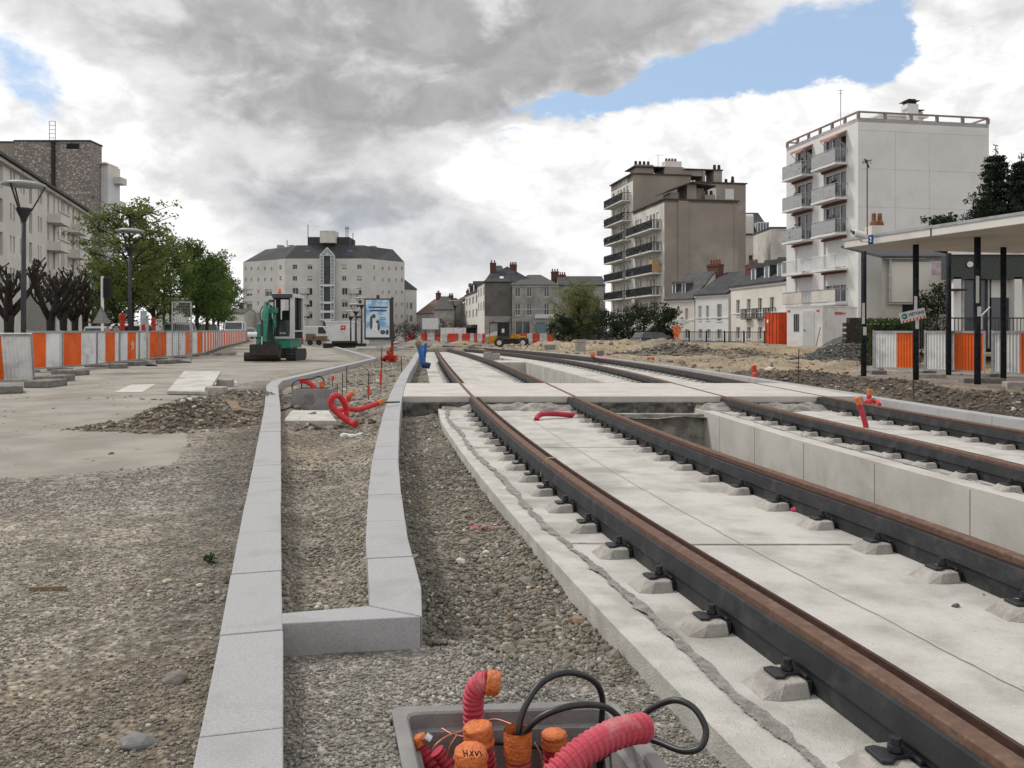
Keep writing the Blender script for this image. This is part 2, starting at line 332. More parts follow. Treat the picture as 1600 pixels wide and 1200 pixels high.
def W(px, py, Y): return Vector(((px - 800) / F * Y, Y, EYE - (py - HZ) / F * Y))
def G(px, py, Z=0.0):
    Y = F * (EYE - Z) / (py - HZ); return Vector(((px - 800) / F * Y, Y, Z))
def spline(pts, n=8):
    """Catmull-Rom through points"""
    P = [Vector(p) for p in pts]; P = [2 * P[0] - P[1]] + P + [2 * P[-1] - P[-2]]; o = []
    for i in range(1, len(P) - 2):
        for k in range(n):
            t = k / n; a, b, c, d = P[i - 1], P[i], P[i + 1], P[i + 2]
            o.append(.5 * ((2 * b) + (c - a) * t + (2 * a - 5 * b + 4 * c - d) * t * t + (3 * b - a - 3 * c + d) * t ** 3))
    o.append(P[-2]); return o
def resample(pts, step):
    P = [Vector(p) for p in pts]; o = [P[0]]; acc = 0; last = P[0]
    for q in P[1:]:
        seg = (q - last).length
        while acc + seg >= step and seg > 1e-9:
            t = (step - acc) / seg; last = last.lerp(q, t); o.append(last.copy()); seg = (q - last).length; acc = 0
        acc += seg; last = q
    return o
def facade(mb, o, u, Wd, z0, z1, holes, depth=.16):
    """wall with recessed openings; o = left end seen from outside, u = direction to the right"""
    o = Vector((o[0], o[1], 0)); u = Vector((u[0], u[1], 0)).normalized(); n = Vector((u.y, -u.x, 0))
    holes = [h for h in holes if h[0] < h[2] and h[1] < h[3]]
    xs = sorted({0, Wd} | {round(h[0], 3) for h in holes} | {round(h[2], 3) for h in holes}); xs = [x for x in xs if 0 <= x <= Wd]
    zs = sorted({z0, z1} | {round(h[1], 3) for h in holes} | {round(h[3], 3) for h in holes}); zs = [z for z in zs if z0 <= z <= z1]
    p = lambda x, z, d=0: o + u * x + Vector((0, 0, z)) - n * d
    for i in range(len(xs) - 1):
        for j in range(len(zs) - 1):
            cx = (xs[i] + xs[i + 1]) / 2; cz = (zs[j] + zs[j + 1]) / 2
            if any(h[0] < cx < h[2] and h[1] < cz < h[3] for h in holes): continue
            mb.quad(p(xs[i], zs[j]), p(xs[i + 1], zs[j]), p(xs[i + 1], zs[j + 1]), p(xs[i], zs[j + 1]))
    for a, b, c, d in holes:
        mb.quad(p(a, b), p(a, b, depth), p(a, d, depth), p(a, d)); mb.quad(p(c, b, depth), p(c, b), p(c, d), p(c, d, depth))
        mb.quad(p(a, d), p(a, d, depth), p(c, d, depth), p(c, d)); mb.quad(p(a, b, depth), p(a, b), p(c, b), p(c, b, depth))
def window(par, o, u, h, depth=.16, nv=1, nh=0, gl='glass', fr='frame', t=.06, shut=0.0, sill=False):
    """frame object with its pane (and lowered shutter) as children, set in opening h"""
    o = Vector((o[0], o[1], 0)); u = Vector((u[0], u[1], 0)).normalized(); n = Vector((u.y, -u.x, 0)); a, b, c, d = h
    p = lambda x, z, q: o + u * x + Vector((0, 0, z)) - n * q
    m = MB()
    def bx(x0, z0, x1, z1, q0, q1):
        vs = [p(x, z, q) for q in (q0, q1) for x, z in ((x0, z0), (x1, z0), (x1, z1), (x0, z1))]
        m.add(vs, [(0, 1, 2, 3), (7, 6, 5, 4), (0, 4, 5, 1), (1, 5, 6, 2), (2, 6, 7, 3), (3, 7, 4, 0)])
    q0, q1 = depth - .07, depth - .005
    bx(a, b, a + t, d, q0, q1); bx(c - t, b, c, d, q0, q1); bx(a + t, b, c - t, b + t, q0, q1); bx(a + t, d - t, c - t, d, q0, q1)
    for k in range(nv):
        x = a + (c - a) * (k + 1) / (nv + 1); bx(x - t * .5, b + t, x + t * .5, d - t, q0 + .004, q1)
    for k in range(nh):
        z = b + (d - b) * (k + 1) / (nh + 1); bx(a + t, z - t * .35, c - t, z + t * .35, q0 + .01, q1)
    if sill: bx(a - .06, b - .07, c + .06, b - .001, -.06, depth * .5)
    f = m.build('window', fr, par)
    g = MB(); g.quad(p(a, b, depth), p(c, b, depth), p(c, d, depth), p(a, d, depth)); g.build('pane', gl, f)
    if shut > 0:
        g = MB(); zz = d - (d - b) * shut
        vs = [p(x, z, q) for q in (depth - .10, depth - .075) for x, z in ((a + .01, zz), (c - .01, zz), (c - .01, d - .005), (a + .01, d - .005))]
        g.add(vs, [(0, 1, 2, 3), (7, 6, 5, 4), (0, 4, 5, 1), (1, 5, 6, 2), (2, 6, 7, 3), (3, 7, 4, 0)]); g.build('shutter', 'shut', f)
    return f
def text(s, size, mat, parent, mtx, name='lettering', ext=.002):
    cu = bpy.data.curves.new('t', 'FONT'); cu.body = s; cu.size = size; cu.extrude = ext; cu.offset = size * .025; cu.align_x = 'CENTER'; cu.align_y = 'CENTER'
    to = bpy.data.objects.new('t', cu); COL.objects.link(to)
    dg = bpy.context.evaluated_depsgraph_get(); me = bpy.data.meshes.new_from_object(to.evaluated_get(dg))
    bpy.data.objects.remove(to); o = link(name, me, mat, parent); me.transform(mtx); me.update(); return o
# ================================================================== curves of the site (plan, metres)
def px2(L, Z=0): return sorted([(G(a, b, Z).y, G(a, b, Z).x) for a, b in L])
def polyf(L, deg, ymin, ymax, add=[]):
    w_ = np.array(L + add); c = np.polyfit(np.log(w_[:, 0]), w_[:, 1], deg)
    def f(y):
        y = np.asarray(y, float); yc = np.clip(y, ymin, ymax); v = np.polyval(c, np.log(yc))
        d0 = (np.polyval(c, math.log(ymin * 1.02)) - np.polyval(c, math.log(ymin))) / (ymin * .02)
        d1 = (np.polyval(c, math.log(ymax)) - np.polyval(c, math.log(ymax * .98))) / (ymax * .02)
        return v + np.where(y < ymin, (y - ymin) * d0, 0) + np.where(y > ymax, (y - ymax) * d1, 0)
    return f
fA = polyf(px2([(682, 547), (697, 567), (715, 592), (740, 620), (775, 650), (820, 685), (867, 720), (925, 760), (1000, 808), (1250, 966), (1350, 1025), (1475, 1106), (1600, 1181)]), 4, 2.3, 43)
fB = polyf(px2([(708, 546.5), (747, 555), (775, 567), (840, 595), (900, 620), (950, 642), (1000, 663), (1131, 713), (1262, 757), (1375, 796), (1487, 835), (1600, 872)]), 4, 4.0, 44)
fC = polyf(px2([(700, 543), (757, 546.5), (802, 551), (870, 561), (943, 573), (1014, 587), (1074, 600), (1127, 618), (1225, 642), (1375, 677), (1525, 709), (1600, 726)]), 4, 6.6, 50)
def pl(pts):
    xs = [p[0] for p in pts]; ys = [p[1] for p in pts]
    def f(y):
        y = np.asarray(y, float); v = np.interp(y, xs, ys)
        s0 = (ys[1] - ys[0]) / (xs[1] - xs[0]); s1 = (ys[-1] - ys[-2]) / (xs[-1] - xs[-2])
        return v + np.where(y < xs[0], (y - xs[0]) * s0, 0) + np.where(y > xs[-1], (y - xs[-1]) * s1, 0)
    return f
def curve(f, y0=.5, y1=52, n=260):
    ys = np.exp(np.linspace(math.log(y0), math.log(y1), n)); return [Vector((float(f(y)), float(y), 0)) for y in ys]
def offset(P, d):
    """move a plan polyline d metres to its right"""
    o = []
    for i, p in enumerate(P):
        t = (P[min(i + 1, len(P) - 1)] - P[max(i - 1, 0)]).normalized(); o.append(p + Vector((t.y, -t.x, 0)) * d)
    return o
def fof(P):
    P = sorted([(p.y, p.x) for p in P]); ys = [p[0] for p in P]; xs = [p[1] for p in P]
    return lambda y: np.interp(y, ys, xs)
cA, cB, cC = curve(fA), curve(fB), curve(fC, y1=56)
cD = offset(cC, 1.46); fD = fof(cD)
rim0 = polyf(px2([(682, 642), (686, 660), (707, 695), (730, 720), (760, 750), (800, 795), (837, 850), (882, 900), (925, 945), (975, 1000), (1022, 1050), (1100, 1122), (1177, 1200)], -.18), 3, 2.4, 12.4)
def fR(y):
    y = np.asarray(y, float); a = rim0(np.minimum(y, 12.4)) + np.where(y < 2.4, 0, 0); b = fA(y) - .56
    t = np.clip((y - 10.5) / 2, 0, 1); return np.where(y < 10.5, rim0(y), a * (1 - t) + b * t)
fP = pl([(2, 3.72), (5.81, 3.5), (7.27, 3.28), (9.4, 3.01), (12.97, 2.72), (16.2, 2.42), (19.6, 2.02), (25, 1.35), (31.4, .5), (36, -.45), (42, -1.75), (50, -4.2)])
fS1 = fof(offset(cB, .27))
fK = pl([(.6, -.16), (1.944, -.525), (2.824, -.764), (4.249, -1.156), (9.925, -2.70), (11.667, -3.184), (15.465, -4.256), (16.9, -4.56), (30.9, -4.85), (51, -10.6)])   # right edge of left kerb
fM = pl([(3.1, -.415), (4.105, -.605), (5.341, -.80), (6.8, -1.01), (9.925, -1.41), (12.75, -1.745), (16.2, -2.12), (20, -2.5), (25, -2.95), (39, -4.28)])   # centre of middle kerb
kr_f = polyf(px2([(1600, 657), (1476, 640), (1400, 627), (1334, 614), (1192, 596), (1097, 579), (979, 563), (860, 550)], 0) , 3, 9.4, 39)
fKR = lambda y: np.where(np.asarray(y) > 36, fD(y) + .30, np.maximum(kr_f(y), fD(y) + .22))
ZS = -.18; ZC = -.004
# ================================================================== ground sheet
def vnoise(x, y, s, seed=0):
    """smooth value noise"""
    r = np.random.default_rng(1000 + seed).random((256, 256)); X_ = x / s; Y_ = y / s
    xi = np.floor(X_).astype(int); yi = np.floor(Y_).astype(int); fx = X_ - xi; fy = Y_ - yi
    fx = fx * fx * (3 - 2 * fx); fy = fy * fy * (3 - 2 * fy); g = lambda a, b: r[a % 256, b % 256]
    return (g(xi, yi) * (1 - fx) + g(xi + 1, yi) * fx) * (1 - fy) + (g(xi, yi + 1) * (1 - fx) + g(xi + 1, yi + 1) * fx) * fy - .5
def fbm(x, y, s, seed=0, o=4): return sum(vnoise(x + 31.7 * k, y - 17.3 * k, s / 2 ** k, seed + k) / 2 ** k for k in range(o))
def sm(v, a, b): t = np.clip((v - a) / (b - a), 0, 1); return t * t * (3 - 2 * t)
PAVE = [G(-900, 775, -.085), G(0, 760, -.085), G(70, 748, -.085), G(130, 741, -.085), G(200, 737, -.085), G(278, 735, -.085), G(290, 715, -.085), G(300, 695, -.085), G(316, 680, -.085),
        G(352, 655, -.085), G(396, 632, -.085), G(408, 612, -.085)]
pbx = pl([(-9, 6.9), (-3.57, 5.94), (-3.2, 6.2), (-2.9, 6.4), (-2.6, 6.6), (-2.55, 7.3), (-2.85, 8.5), (-3.2, 9.3)])
BERM = lambda x, y: sm(y, 7, 9.5) * (1 - sm(y, 19.5, 22.5))
def zone(x, y):
    """masks of the soils"""
    k = fK(y); m_ = fM(y); r_ = fR(y); kr = fKR(y)
    left = x < k - .1
    trough = (x > k - .1) & (x < m_) & (y > 3) & (y < 34)
    chan = (x > m_) & (x < r_ + .2) & (y > 3)
    front = (x > k - .1) & (x < r_ + .2) & (y <= 3.02)
    corr = (x > r_ + .14) & (x < kr + .12) & (y < 46)
    right = (x >= kr + .1)
    return left, trough, chan, front, corr, right
def inbox(x, y, mg=0.0):
    return (x > -.349 + (2.484 - y) * .235 - mg) & (x < .30 + (2.527 - y) * .235 + mg) & (y < 2.484 + (x + .349) * .066 + mg) & (y > 1.83 - mg)
def hg(x, y, detail=True):
    x = np.asarray(x, float); y = np.asarray(y, float)
    left, trough, chan, front, corr, right = zone(x, y)
    k = fK(y); m_ = fM(y); r_ = fR(y); kr = fKR(y)
    n1 = fbm(x, y, 1.6, 1); n2 = fbm(x, y, .25, 7, 3); n3 = fbm(x, y, 6, 11, 3)
    far = sm(y, 18, 40)
    z = -.15 + .05 * n1 * (1 + far) + .012 * n2
    z = np.where(left, -.075 + .02 * n1 * np.clip((k - x), 0, 1) + .012 * n2, z)
    pav = left & ((y > np.interp(x, [-9, -3.57, -2.9, -2.6], [6.9, 5.94, 6.4, 6.6]) + .25)) & (x < -.1 + np.interp(y, [6, 7, 8.8, 11, 13.5, 17, 31, 51], [-2.6, -2.66, -3.25, -4.1, -4.75, -5.35, -5.5, -11.3]))
    z = np.where(pav, -.104 + .008 * n2, z)
    u = np.clip((x - k) / np.maximum(m_ - k, .1), 0, 1)
    z = np.where(trough, -.17 + .10 * sm(u, .45, 1.0) + .05 * sm(1 - u, .75, 1) + .03 * n1 + .02 * n2 + .03 * far, z)
    z = np.where(chan, -.31 + .06 * sm(y, 12, 20) + .035 * n1 + .02 * n2 + .05 * sm((x - m_) / np.maximum(r_ - m_, .1), .4, 1), z)
    dr = np.clip((x + .30) / .55, 0, 1)
    z = np.where(front, -.105 - .15 * sm(dr, .25, 1) * sm(y, 1.5, 2.6) + .015 * n1 + .012 * n2, z)
    tb = sm(y, 2.95, 3.5)
    z = np.where(chan & (y < 3.5), (-.105 - .15 * sm(dr, .25, 1)) * (1 - tb) + z * tb, z)
    z = np.where(corr, -1.15 + .04 * n1, z)
    d = x - kr
    be = BERM(x, y) * sm(d, .1, .6) * (1 - sm(d, 2.2, 3.2))
    z = np.where(right, -.15 + .04 * n1 + .02 * n2 + be * (.13 + .16 * n1 + .07 * n2), z)
    pl_ = right * sm(y, 20, 26) * (1 - sm(y, 62, 70))
    z = z + pl_ * (.16 * n1 + .10 * n3)
    # berm of spoil across the right plain and mounds in the distance
    def mound(cx, cy, rx, ry, h): return h * np.exp(-((x - cx) / rx) ** 2 - ((y - cy) / ry) ** 2) * (1 + .5 * n1)
    far_ok = (y > 20) & ~corr
    z = z + np.where(far_ok, mound(7.5, 44, 4.5, 1.6, .55) + mound(10, 41, 3.5, 1.2, .35) + mound(2.5, 49, 2.6, 1.2, .35) + mound(14, 47, 3, 1.8, .3), 0)
    z = z + np.where(far_ok & ~left, mound(-3.9, 47, 2, 1.4, .3) + mound(-6.5, 33, 1.2, 1.5, .15) + mound(-6, 60, 4, 1.5, .5) + mound(5, 62, 3, 1.5, .4), 0)
    q = x / np.maximum(y, 1)
    low = .55 * sm(y, 48, 85) * (1 - sm(q, .15, .22)) * sm(q, -.34, -.28)
    z = np.where(corr, z, z - low)
    z = np.where(y > 46, z + .12 * n1 * (~left), z)
    z = np.where(y > 95, -.15 - .55 * (1 - sm(q, .15, .22)) * sm(q, -.34, -.28), z)
    # hole that holds the cable chamber
    z = np.where(inbox(x, y, -.028), -.9, z)
    return z
def axis(brk):
    o = [brk[0][0]]
    for a, b, s in [(brk[i][0], brk[i + 1][0], brk[i][1]) for i in range(len(brk) - 1)]:
        n = max(1, round((b - a) / s)); o += [a + (b - a) * (k + 1) / n for k in range(n)]
    return np.array(o)
gx = axis([(-900, 120), (-180, 20), (-60, 4), (-20, .6), (-9, .12), (-4, .04), (1.3, .06), (3.8, .08), (5, .045), (8.6, .12), (16, .5), (30, 3), (60, 20), (180, 120), (900, 0)])
gy = axis([(-60, 10), (0, .3), (1.2, .035), (6, .05), (12, .08), (22, .16), (36, .3), (66, 1.2), (110, 6), (200, 40), (400, 200), (1200, 0)])
XX, YY = np.meshgrid(gx, gy); ZZ = hg(XX, np.maximum(YY, .3))
def grid_mesh(name, X_, Y_, Z_):
    ny, nx = X_.shape; me = bpy.data.meshes.new(name); v = np.stack([X_, Y_, Z_], -1).reshape(-1, 3).astype(np.float32)
    i = np.arange(nx * ny).reshape(ny, nx); q = np.stack([i[:-1, :-1], i[:-1, 1:], i[1:, 1:], i[1:, :-1]], -1).reshape(-1, 4)
    me.vertices.add(len(v)); me.vertices.foreach_set('co', v.ravel()); me.loops.add(q.size); me.loops.foreach_set('vertex_index', q.ravel().astype(np.int32))
    me.polygons.add(len(q)); me.polygons.foreach_set('loop_start', (np.arange(len(q)) * 4).astype(np.int32)); me.polygons.foreach_set('loop_total', np.full(len(q), 4, np.int32))
    me.update(); me.polygons.foreach_set('use_smooth', [True] * len(q)); return me
def set_col(me, name, col):
    a = me.color_attributes.new(name, 'FLOAT_COLOR', 'POINT'); c = np.ones((len(me.vertices), 4), np.float32); c[:, :3] = col.reshape(-1, 3); a.data.foreach_set('color', c.ravel())
def soil(x, y):
    left, trough, chan, front, corr, right = zone(x, y); n = fbm(x, y, 2.2, 31); n5 = fbm(x, y, .5, 41, 3)
    c = np.zeros(x.shape + (3,)); c[...] = (.27, .245, .205)
    def put(m, col): c[m] = col
    put(trough, (.27, .24, .20)); put(chan, (.21, .19, .155)); put(front, (.27, .25, .22)); put(left, (.26, .232, .19)); put(right, (.30, .255, .19)); put(corr, (.2, .19, .17))
    tan = (right & (y > 19) & (y < 66))[..., None] * sm(n, -.25, .3)[..., None]; c = c * (1 - tan) + np.array((.38, .30, .20)) * tan
    kr = fKR(y); bm = (BERM(x, y) * sm(x - kr, .05, .4) * (1 - sm(x - kr, 2.6, 3.4)))[..., None]
    c = c * (1 - bm) + (np.array((.115, .095, .075)) * (1 + .7 * n[..., None])) * bm
    lf = (left & (y > 5))[..., None] * 1.0; c = c * (1 - lf) + np.array((.26, .24, .21)) * lf
    m2 = sm(fbm(x, y, 1.1, 61), .05, .35)[..., None] * .35; c = c * (1 - m2) + np.array((.22, .165, .10)) * m2
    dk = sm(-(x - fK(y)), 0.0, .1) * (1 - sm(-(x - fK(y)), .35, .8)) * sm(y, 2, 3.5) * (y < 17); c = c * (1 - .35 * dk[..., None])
    far = sm(y, 60, 120)[..., None]; c = c * (1 - far) + np.array((.15, .15, .14)) * far
    return np.clip(c * (1 + .25 * n5[..., None]), .02, .6)
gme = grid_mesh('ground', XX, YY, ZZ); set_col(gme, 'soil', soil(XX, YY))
attr_mat('soil_mat', 'soil'); attr_mat('stone_mat', 'tint', rough=.85, bump=.25, bscale=180, var=.12, vscale=60, peb=False)
tag(link('ground', gme, 'soil_mat'), kind='structure')
def hz(x, y): return float(hg(np.array([x]), np.array([y]))[0])
def GG(px, py, dz=0):
    """point of the ground seen at a pixel"""
    Z = -.15
    for _ in range(12):
        p = G(px, py, Z); Z = .5 * Z + .5 * hz(p.x, p.y)
    p = G(px, py, Z); p.z = hz(p.x, p.y) + dz; return p
# pavement sheet left
pp = [Vector(p) for p in PAVE]; pe = []
for i in range(len(pp) - 1):
    n = max(2, int((pp[i + 1] - pp[i]).length / .05)) if i else 12
    for k in range(n): pe.append(pp[i].lerp(pp[i + 1], k / n))
pe = [Vector((p.x + .05 * float(fbm(np.array([p.x * 1.0]), np.array([p.y]), .5, 3)[0]), p.y + .07 * float(fbm(np.array([p.x]), np.array([p.y]), .4, 5)[0]), -.085)) for p in pe]
tail = [Vector((float(fK(y)) - .42 - .12 * random.random(), y, -.085)) for y in np.linspace(13.9, 50, 60)]
pe = pe + tail + [Vector((-14, 58, -.085)), Vector((-30, 110, -.085)), Vector((-34, 110, -.085)), Vector((-60, 20, -.085)), Vector((-40, 6, -.085))]
paveM = pm('dusty_pavement', (.335, .31, .27), (.25, .23, .20), 1.3, .95, .5, 130, c3=(.20, .17, .13), c3scale=.6, c3amt=.7, detail=10)
MBp = MB(); MBp.add(pe, [tuple(range(len(pe)))]); tag(MBp.build('pavement', paveM), kind='structure')
# street behind the hoarding
m = MB(); m.add([(-26, 6, -.081), (-14.4, 14, -.081), (-15.2, 36, -.081), (-27, 82, -.081), (-44, 150, -.081), (-56, 150, -.081), (-34, 20, -.081)], [tuple(range(7))])
tag(m.build('road', pm('asphalt', (.065, .065, .066), (.05, .05, .05), 3, .9, .3, 80)), kind='structure')
m = MB(); m.add([(-150, 132, -.69), (60, 126, -.69), (60, 148, -.69), (-150, 150, -.69)], [(0, 1, 2, 3)])
tag(m.build('road', MATS['asphalt']), kind='structure')
for (px, py, w_, d_) in [(205, 607, 1.6, 3.0), (330, 598, .9, 1.6)]:
    p = G(px, py, -.08); pts = [(p.x + math.cos(a) * w_ / 2 * (1 + .2 * random.random()) * (1 if abs(math.cos(a)) < .8 else 1), p.y + math.sin(a) * d_ / 2, -.080) for a in np.linspace(0, 2 * math.pi, 14, endpoint=False)]
    if px == 205: pts = [(*G(a, b, -.08).xy, -.080) for a, b in ((178, 613), (205, 601), (243, 600), (222, 613))]
    m = MB(); m.add(pts, [tuple(range(len(pts)))]); tag(m.build('pavement_patch', pm('pale_screed', (.52, .50, .45), (.45, .43, .39), 2, .9, .2, 80)), kind='structure')
# ================================================================== track slabs
def strip(name, fl, fr, y0, y1, ztop, zbot, mat, n=160, top_mat=None, jitter=0, sub=1):
    ys = np.exp(np.linspace(math.log(y0), math.log(y1), n)); vs = []; fs = []
    for y in ys:
        l, r = float(fl(y)), float(fr(y))
        vs += [(l, y, zbot), (l, y, ztop), (r, y, ztop), (r, y, zbot)]
    for i in range(len(ys) - 1):
        a = i * 4; b = a + 4
        fs += [(a + 0, a + 1, b + 1, b + 0), (a + 1, a + 2, b + 2, b + 1), (a + 2, a + 3, b + 3, b + 2)]
    e = (len(ys) - 1) * 4; fs += [(0, 3, 2, 1), (e, e + 1, e + 2, e + 3)]
    m = MB(); m.add(vs, [f[::-1] for f in fs]); return m.build(name, mat)
rimL = lambda y: fR(y); rimR = lambda y: fR(y) + np.interp(y, [2, 4, 8, 13], [.19, .15, .12, .10])
s = strip('track_slab_edge', rimL, rimR, .5, 12.72, ZS + .006, -1.3, 'rim'); tag(s, kind='structure')
s = strip('track_slab', rimR, fS1, .5, 12.9, ZS, -1.3, 'conc'); tag(s, kind='structure')
s = strip('track_slab', fR, fS1, 16.15, 46, ZS, -1.3, 'conc'); tag(s, kind='structure')
cD3 = lambda y: fKR(y) - .01
P_in = lambda y: fP(y) + .20
s = strip('track_slab_edge', fP, P_in, .8, 12.9, ZS + .008, -1.3, 'conc_wall'); tag(s, kind='structure')
s = strip('track_slab', P_in, cD3, .8, 12.9, ZS, -1.3, 'conc'); tag(s, kind='structure')
s = strip('track_slab_edge', fP, P_in, 16.15, 44, ZS + .008, -1.3, 'conc_wall'); tag(s, kind='structure')
s = strip('track_slab', P_in, cD3, 16.15, 46, ZS, -1.3, 'conc'); tag(s, kind='structure')
for i_, y in enumerate([5.2, 6.35, 7.6, 8.95, 10.3, 11.6, 18, 20, 22.2, 24.6, 27.2]):
    x = float(fP(y)); m = MB(); m.box(x - .003, y, -1.2, x + .03, y + .007, ZS - .01); tag(m.build('wall_joint', pm('dark_joint', (.24, .225, .2), None)), kind='structure')
# concrete infill between the pits
for y0, y1 in ((31.4, 33.4), (37.5, 46)):
    s = strip('slab_infill', fS1, fP, y0, y1, ZS - .004, -1.3, 'conc_wall', 20); tag(s, kind='structure')
# crossing
s = strip('crossing_slab', lambda y: fM(y) + .105, fKR, 12.92, 16.15, ZC, -.09, 'cross', 24); tag(s, kind='structure')
def rough_beam(x0f, x1f, y, z0, z1, d=.10, seed=0):
    xs = np.arange(float(x0f(y)) + .0, float(x1f(y)), .05); zs = np.linspace(z0, z1, 8); Xg, Zg = np.meshgrid(xs, zs)
    Yg = y - d + .09 * fbm(Xg, Zg * 3, .35, seed) - (Zg - z1) * -.25 + .05 * fbm(Xg, Zg, .1, seed + 9)
    return grid_mesh('rough', Xg, Yg, Zg)
tag(link('rough_footing', rough_beam(fM, fKR, 12.80, -.36, -.092, .02, 5), pm('shade_drip_footing', (.13, .12, .105), (.045, .042, .038), 7, .95, 1.0, 25, c3=(.30, .28, .25), c3scale=6, c3amt=.5)), kind='structure')  # near-black colour paints the shaded gap under the crossing, mixed with drip stains
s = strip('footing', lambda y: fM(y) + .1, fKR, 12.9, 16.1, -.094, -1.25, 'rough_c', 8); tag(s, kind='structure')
# rough mortar haunch lying on the slab in front of the crossing
xs = np.arange(float(fR(12.6)) + .05, float(fKR(12.6)), .04); ys_ = np.linspace(12.15, 12.8, 14); Xg, Yg = np.meshgrid(xs, ys_)
Zg = ZS - .02 + .09 * sm(Yg, 12.25, 12.75) + .10 * fbm(Xg, Yg, .3, 21) * sm(Yg, 12.2, 12.4)
inpit = (Xg > fS1(Yg) - .02) & (Xg < fP(Yg) + .02); Zg = np.where(inpit, -.25 + .05 * fbm(Xg, Yg, .3, 5), Zg)
Zg = np.where((Zg < ZS) & ~inpit, ZS - .03, Zg)
tag(link('mortar_haunch', grid_mesh('h', Xg, Yg, Zg), 'rough_c'), kind='structure')
m = MB(); m.box(float(fS1(12.3)) - .02, 12.3, -1.2, float(fP(12.3)) + .02, 12.5, -.215); tag(m.build('pit_end_wall', 'rough_c'), kind='structure')
# mortar joints and seams on the slab
def ribbon(name, f, w0, y0, y1, z, mat, seed=0, jag=.5, n=600):
    ys = np.exp(np.linspace(math.log(y0), math.log(y1), n)); vs = []
    a = fbm(ys * 1.0, ys * 0 + seed, .12, seed, 4); b = fbm(ys * 1.0, ys * 0 + 7 + seed, .12, seed + 5, 4)
    for i, y in enumerate(ys):
        c = float(f(y)) + .012 * float(a[i]); w_ = w0 * (.5 + jag * (.4 * float(b[i])) + .12 * random.uniform(-1, 1) * (jag > 1)); w2 = w0 * (.5 - jag * .5 * float(a[i])); vs += [(c - max(w_, .001), y, z), (c + max(w2, .001), y, z)]
    m = MB(); m.add(vs, [(2 * i, 2 * i + 1, 2 * i + 3, 2 * i + 2) for i in range(n - 1)]); return tag(m.build(name, mat), kind='structure')
ribbon('mortar_joint', lambda y: rimR(y) + .01 + .02 * np.sin(y * 2.1), .046, .6, 12.6, ZS + .012, 'mortar', 1, 1.9, 2600)
ribbon('mortar_joint', lambda y: P_in(y), .03, 3, 12.6, ZS + .014, 'mortar', 2, 1.3, 700)
fseam = lambda y: fA(y) + .62
seamM = pm('seam_concrete', (.47, .455, .42), (.40, .39, .36), 20, .95, .4, 60)  # construction joint line, a little darker than the slab
ribbon('slab_seam', fseam, .010, 1.2, 12.2, ZS + .004, seamM, 3, .8)
ribbon('slab_seam', fseam, .03, 16.4, 44, ZS + .004, seamM, 4, .8)
def cross_seam(fl, fr, y, w_, seed):
    xs = np.linspace(float(fl(y)) , float(fr(y)), 160); nn = fbm(xs, xs * 0 + seed, .12, seed, 4)
    vs = []
    for x_, q in zip(xs, nn): vs += [(x_, y + .02 * q - max(w_ * (.5 + q), .001), ZS + .0045), (x_, y + .02 * q + max(w_ * (.5 - q), .001), ZS + .0045)]
    m = MB(); m.add(vs, [(2 * i, 2 * i + 2, 2 * i + 3, 2 * i + 1) for i in range(159)]); tag(m.build('slab_seam', 'mortar'), kind='structure')
jA = lambda y: fA(y) - .09; jA2 = lambda y: fA(y) + .09; jB = lambda y: fB(y) - .09; jC = lambda y: fC(y) - .09; jC2 = lambda y: fC(y) + .09; jD = lambda y: fD(y) - .09
for y in (4.68, 8.55): cross_seam(jA2, jB, y, .018, int(y * 10)); cross_seam(lambda q: rimR(q) + .04, jA, y + .02, .014, int(y * 7))
for y in (6.9, 9.6): cross_seam(P_in, jC, y, .012, int(y * 13)); cross_seam(jC2, jD, y, .012, int(y * 17))
# ================================================================== rails
def sweep(P, prof, closed=True):
    vs = []; n = len(prof)
    for i, p in enumerate(P):
        t = (P[min(i + 1, len(P) - 1)] - P[max(i - 1, 0)]).normalized(); r = Vector((t.y, -t.x, 0))
        vs += [p + r * a + Vector((0, 0, z)) for a, z in prof]
    fs = [(i * n + k, i * n + (k + 1) % n, (i + 1) * n + (k + 1) % n, (i + 1) * n + k) for i in range(len(P) - 1) for k in range(n)]
    fs += [tuple(range(n - 1, -1, -1)), tuple((len(P) - 1) * n + k for k in range(n))]
    m = MB(); m.add(vs, fs); return m
def rail(P, mir, label):
    t = thing('tram_rail', label, 'rail', tuple(P[0]), 0, None); s = -1 if mir else 1; Pl = [p - P[0] for p in P]
    f = lambda L: [(a * s, z) for a, z in (L if s > 0 else L[::-1])]
    # running head, outer side at negative across
    sweep(Pl, f([(-.062, -.004), (-.062, -.032), (-.03, -.05), (.0, -.05), (.0, -.006), (-.006, 0), (-.056, 0)])).build('rail_head', 'rust', t)
    sweep(Pl, f([(0.001, -.036), (.001, -.06), (.058, -.06), (.058, -.010), (.045, -.010), (.040, -.036)])).build('groove_lip', 'rustd', t)
    sweep(Pl, f([(-.078, -.030), (-.088, -.10), (-.088, -.106), (-.076, -.108), (-.076, -.185), (-.03, -.185), (-.03, -.034), (-.062, -.0325), (-.066, -.026)])).build('rubber_jacket', 'rubber', t)
    sweep(Pl, f([(.03, -.061), (.03, -.185), (.076, -.185), (.076, -.108), (.088, -.10), (.078, -.024), (.0585, -.022), (.0585, -.061)])).build('rubber_jacket', 'rubber', t)
    return t
rail(cA, False, 'rusty grooved rail nearest the camera, leftmost of the four, running to lower right corner')
rail(cB, True, 'rusty grooved rail between the near slab and the deep concrete pit')
rail(cC, False, 'rusty grooved rail just beyond the pit, on the edge of the far slab')
rail(cD, True, 'rusty grooved rail beside the right granite kerb, farthest right of the four')
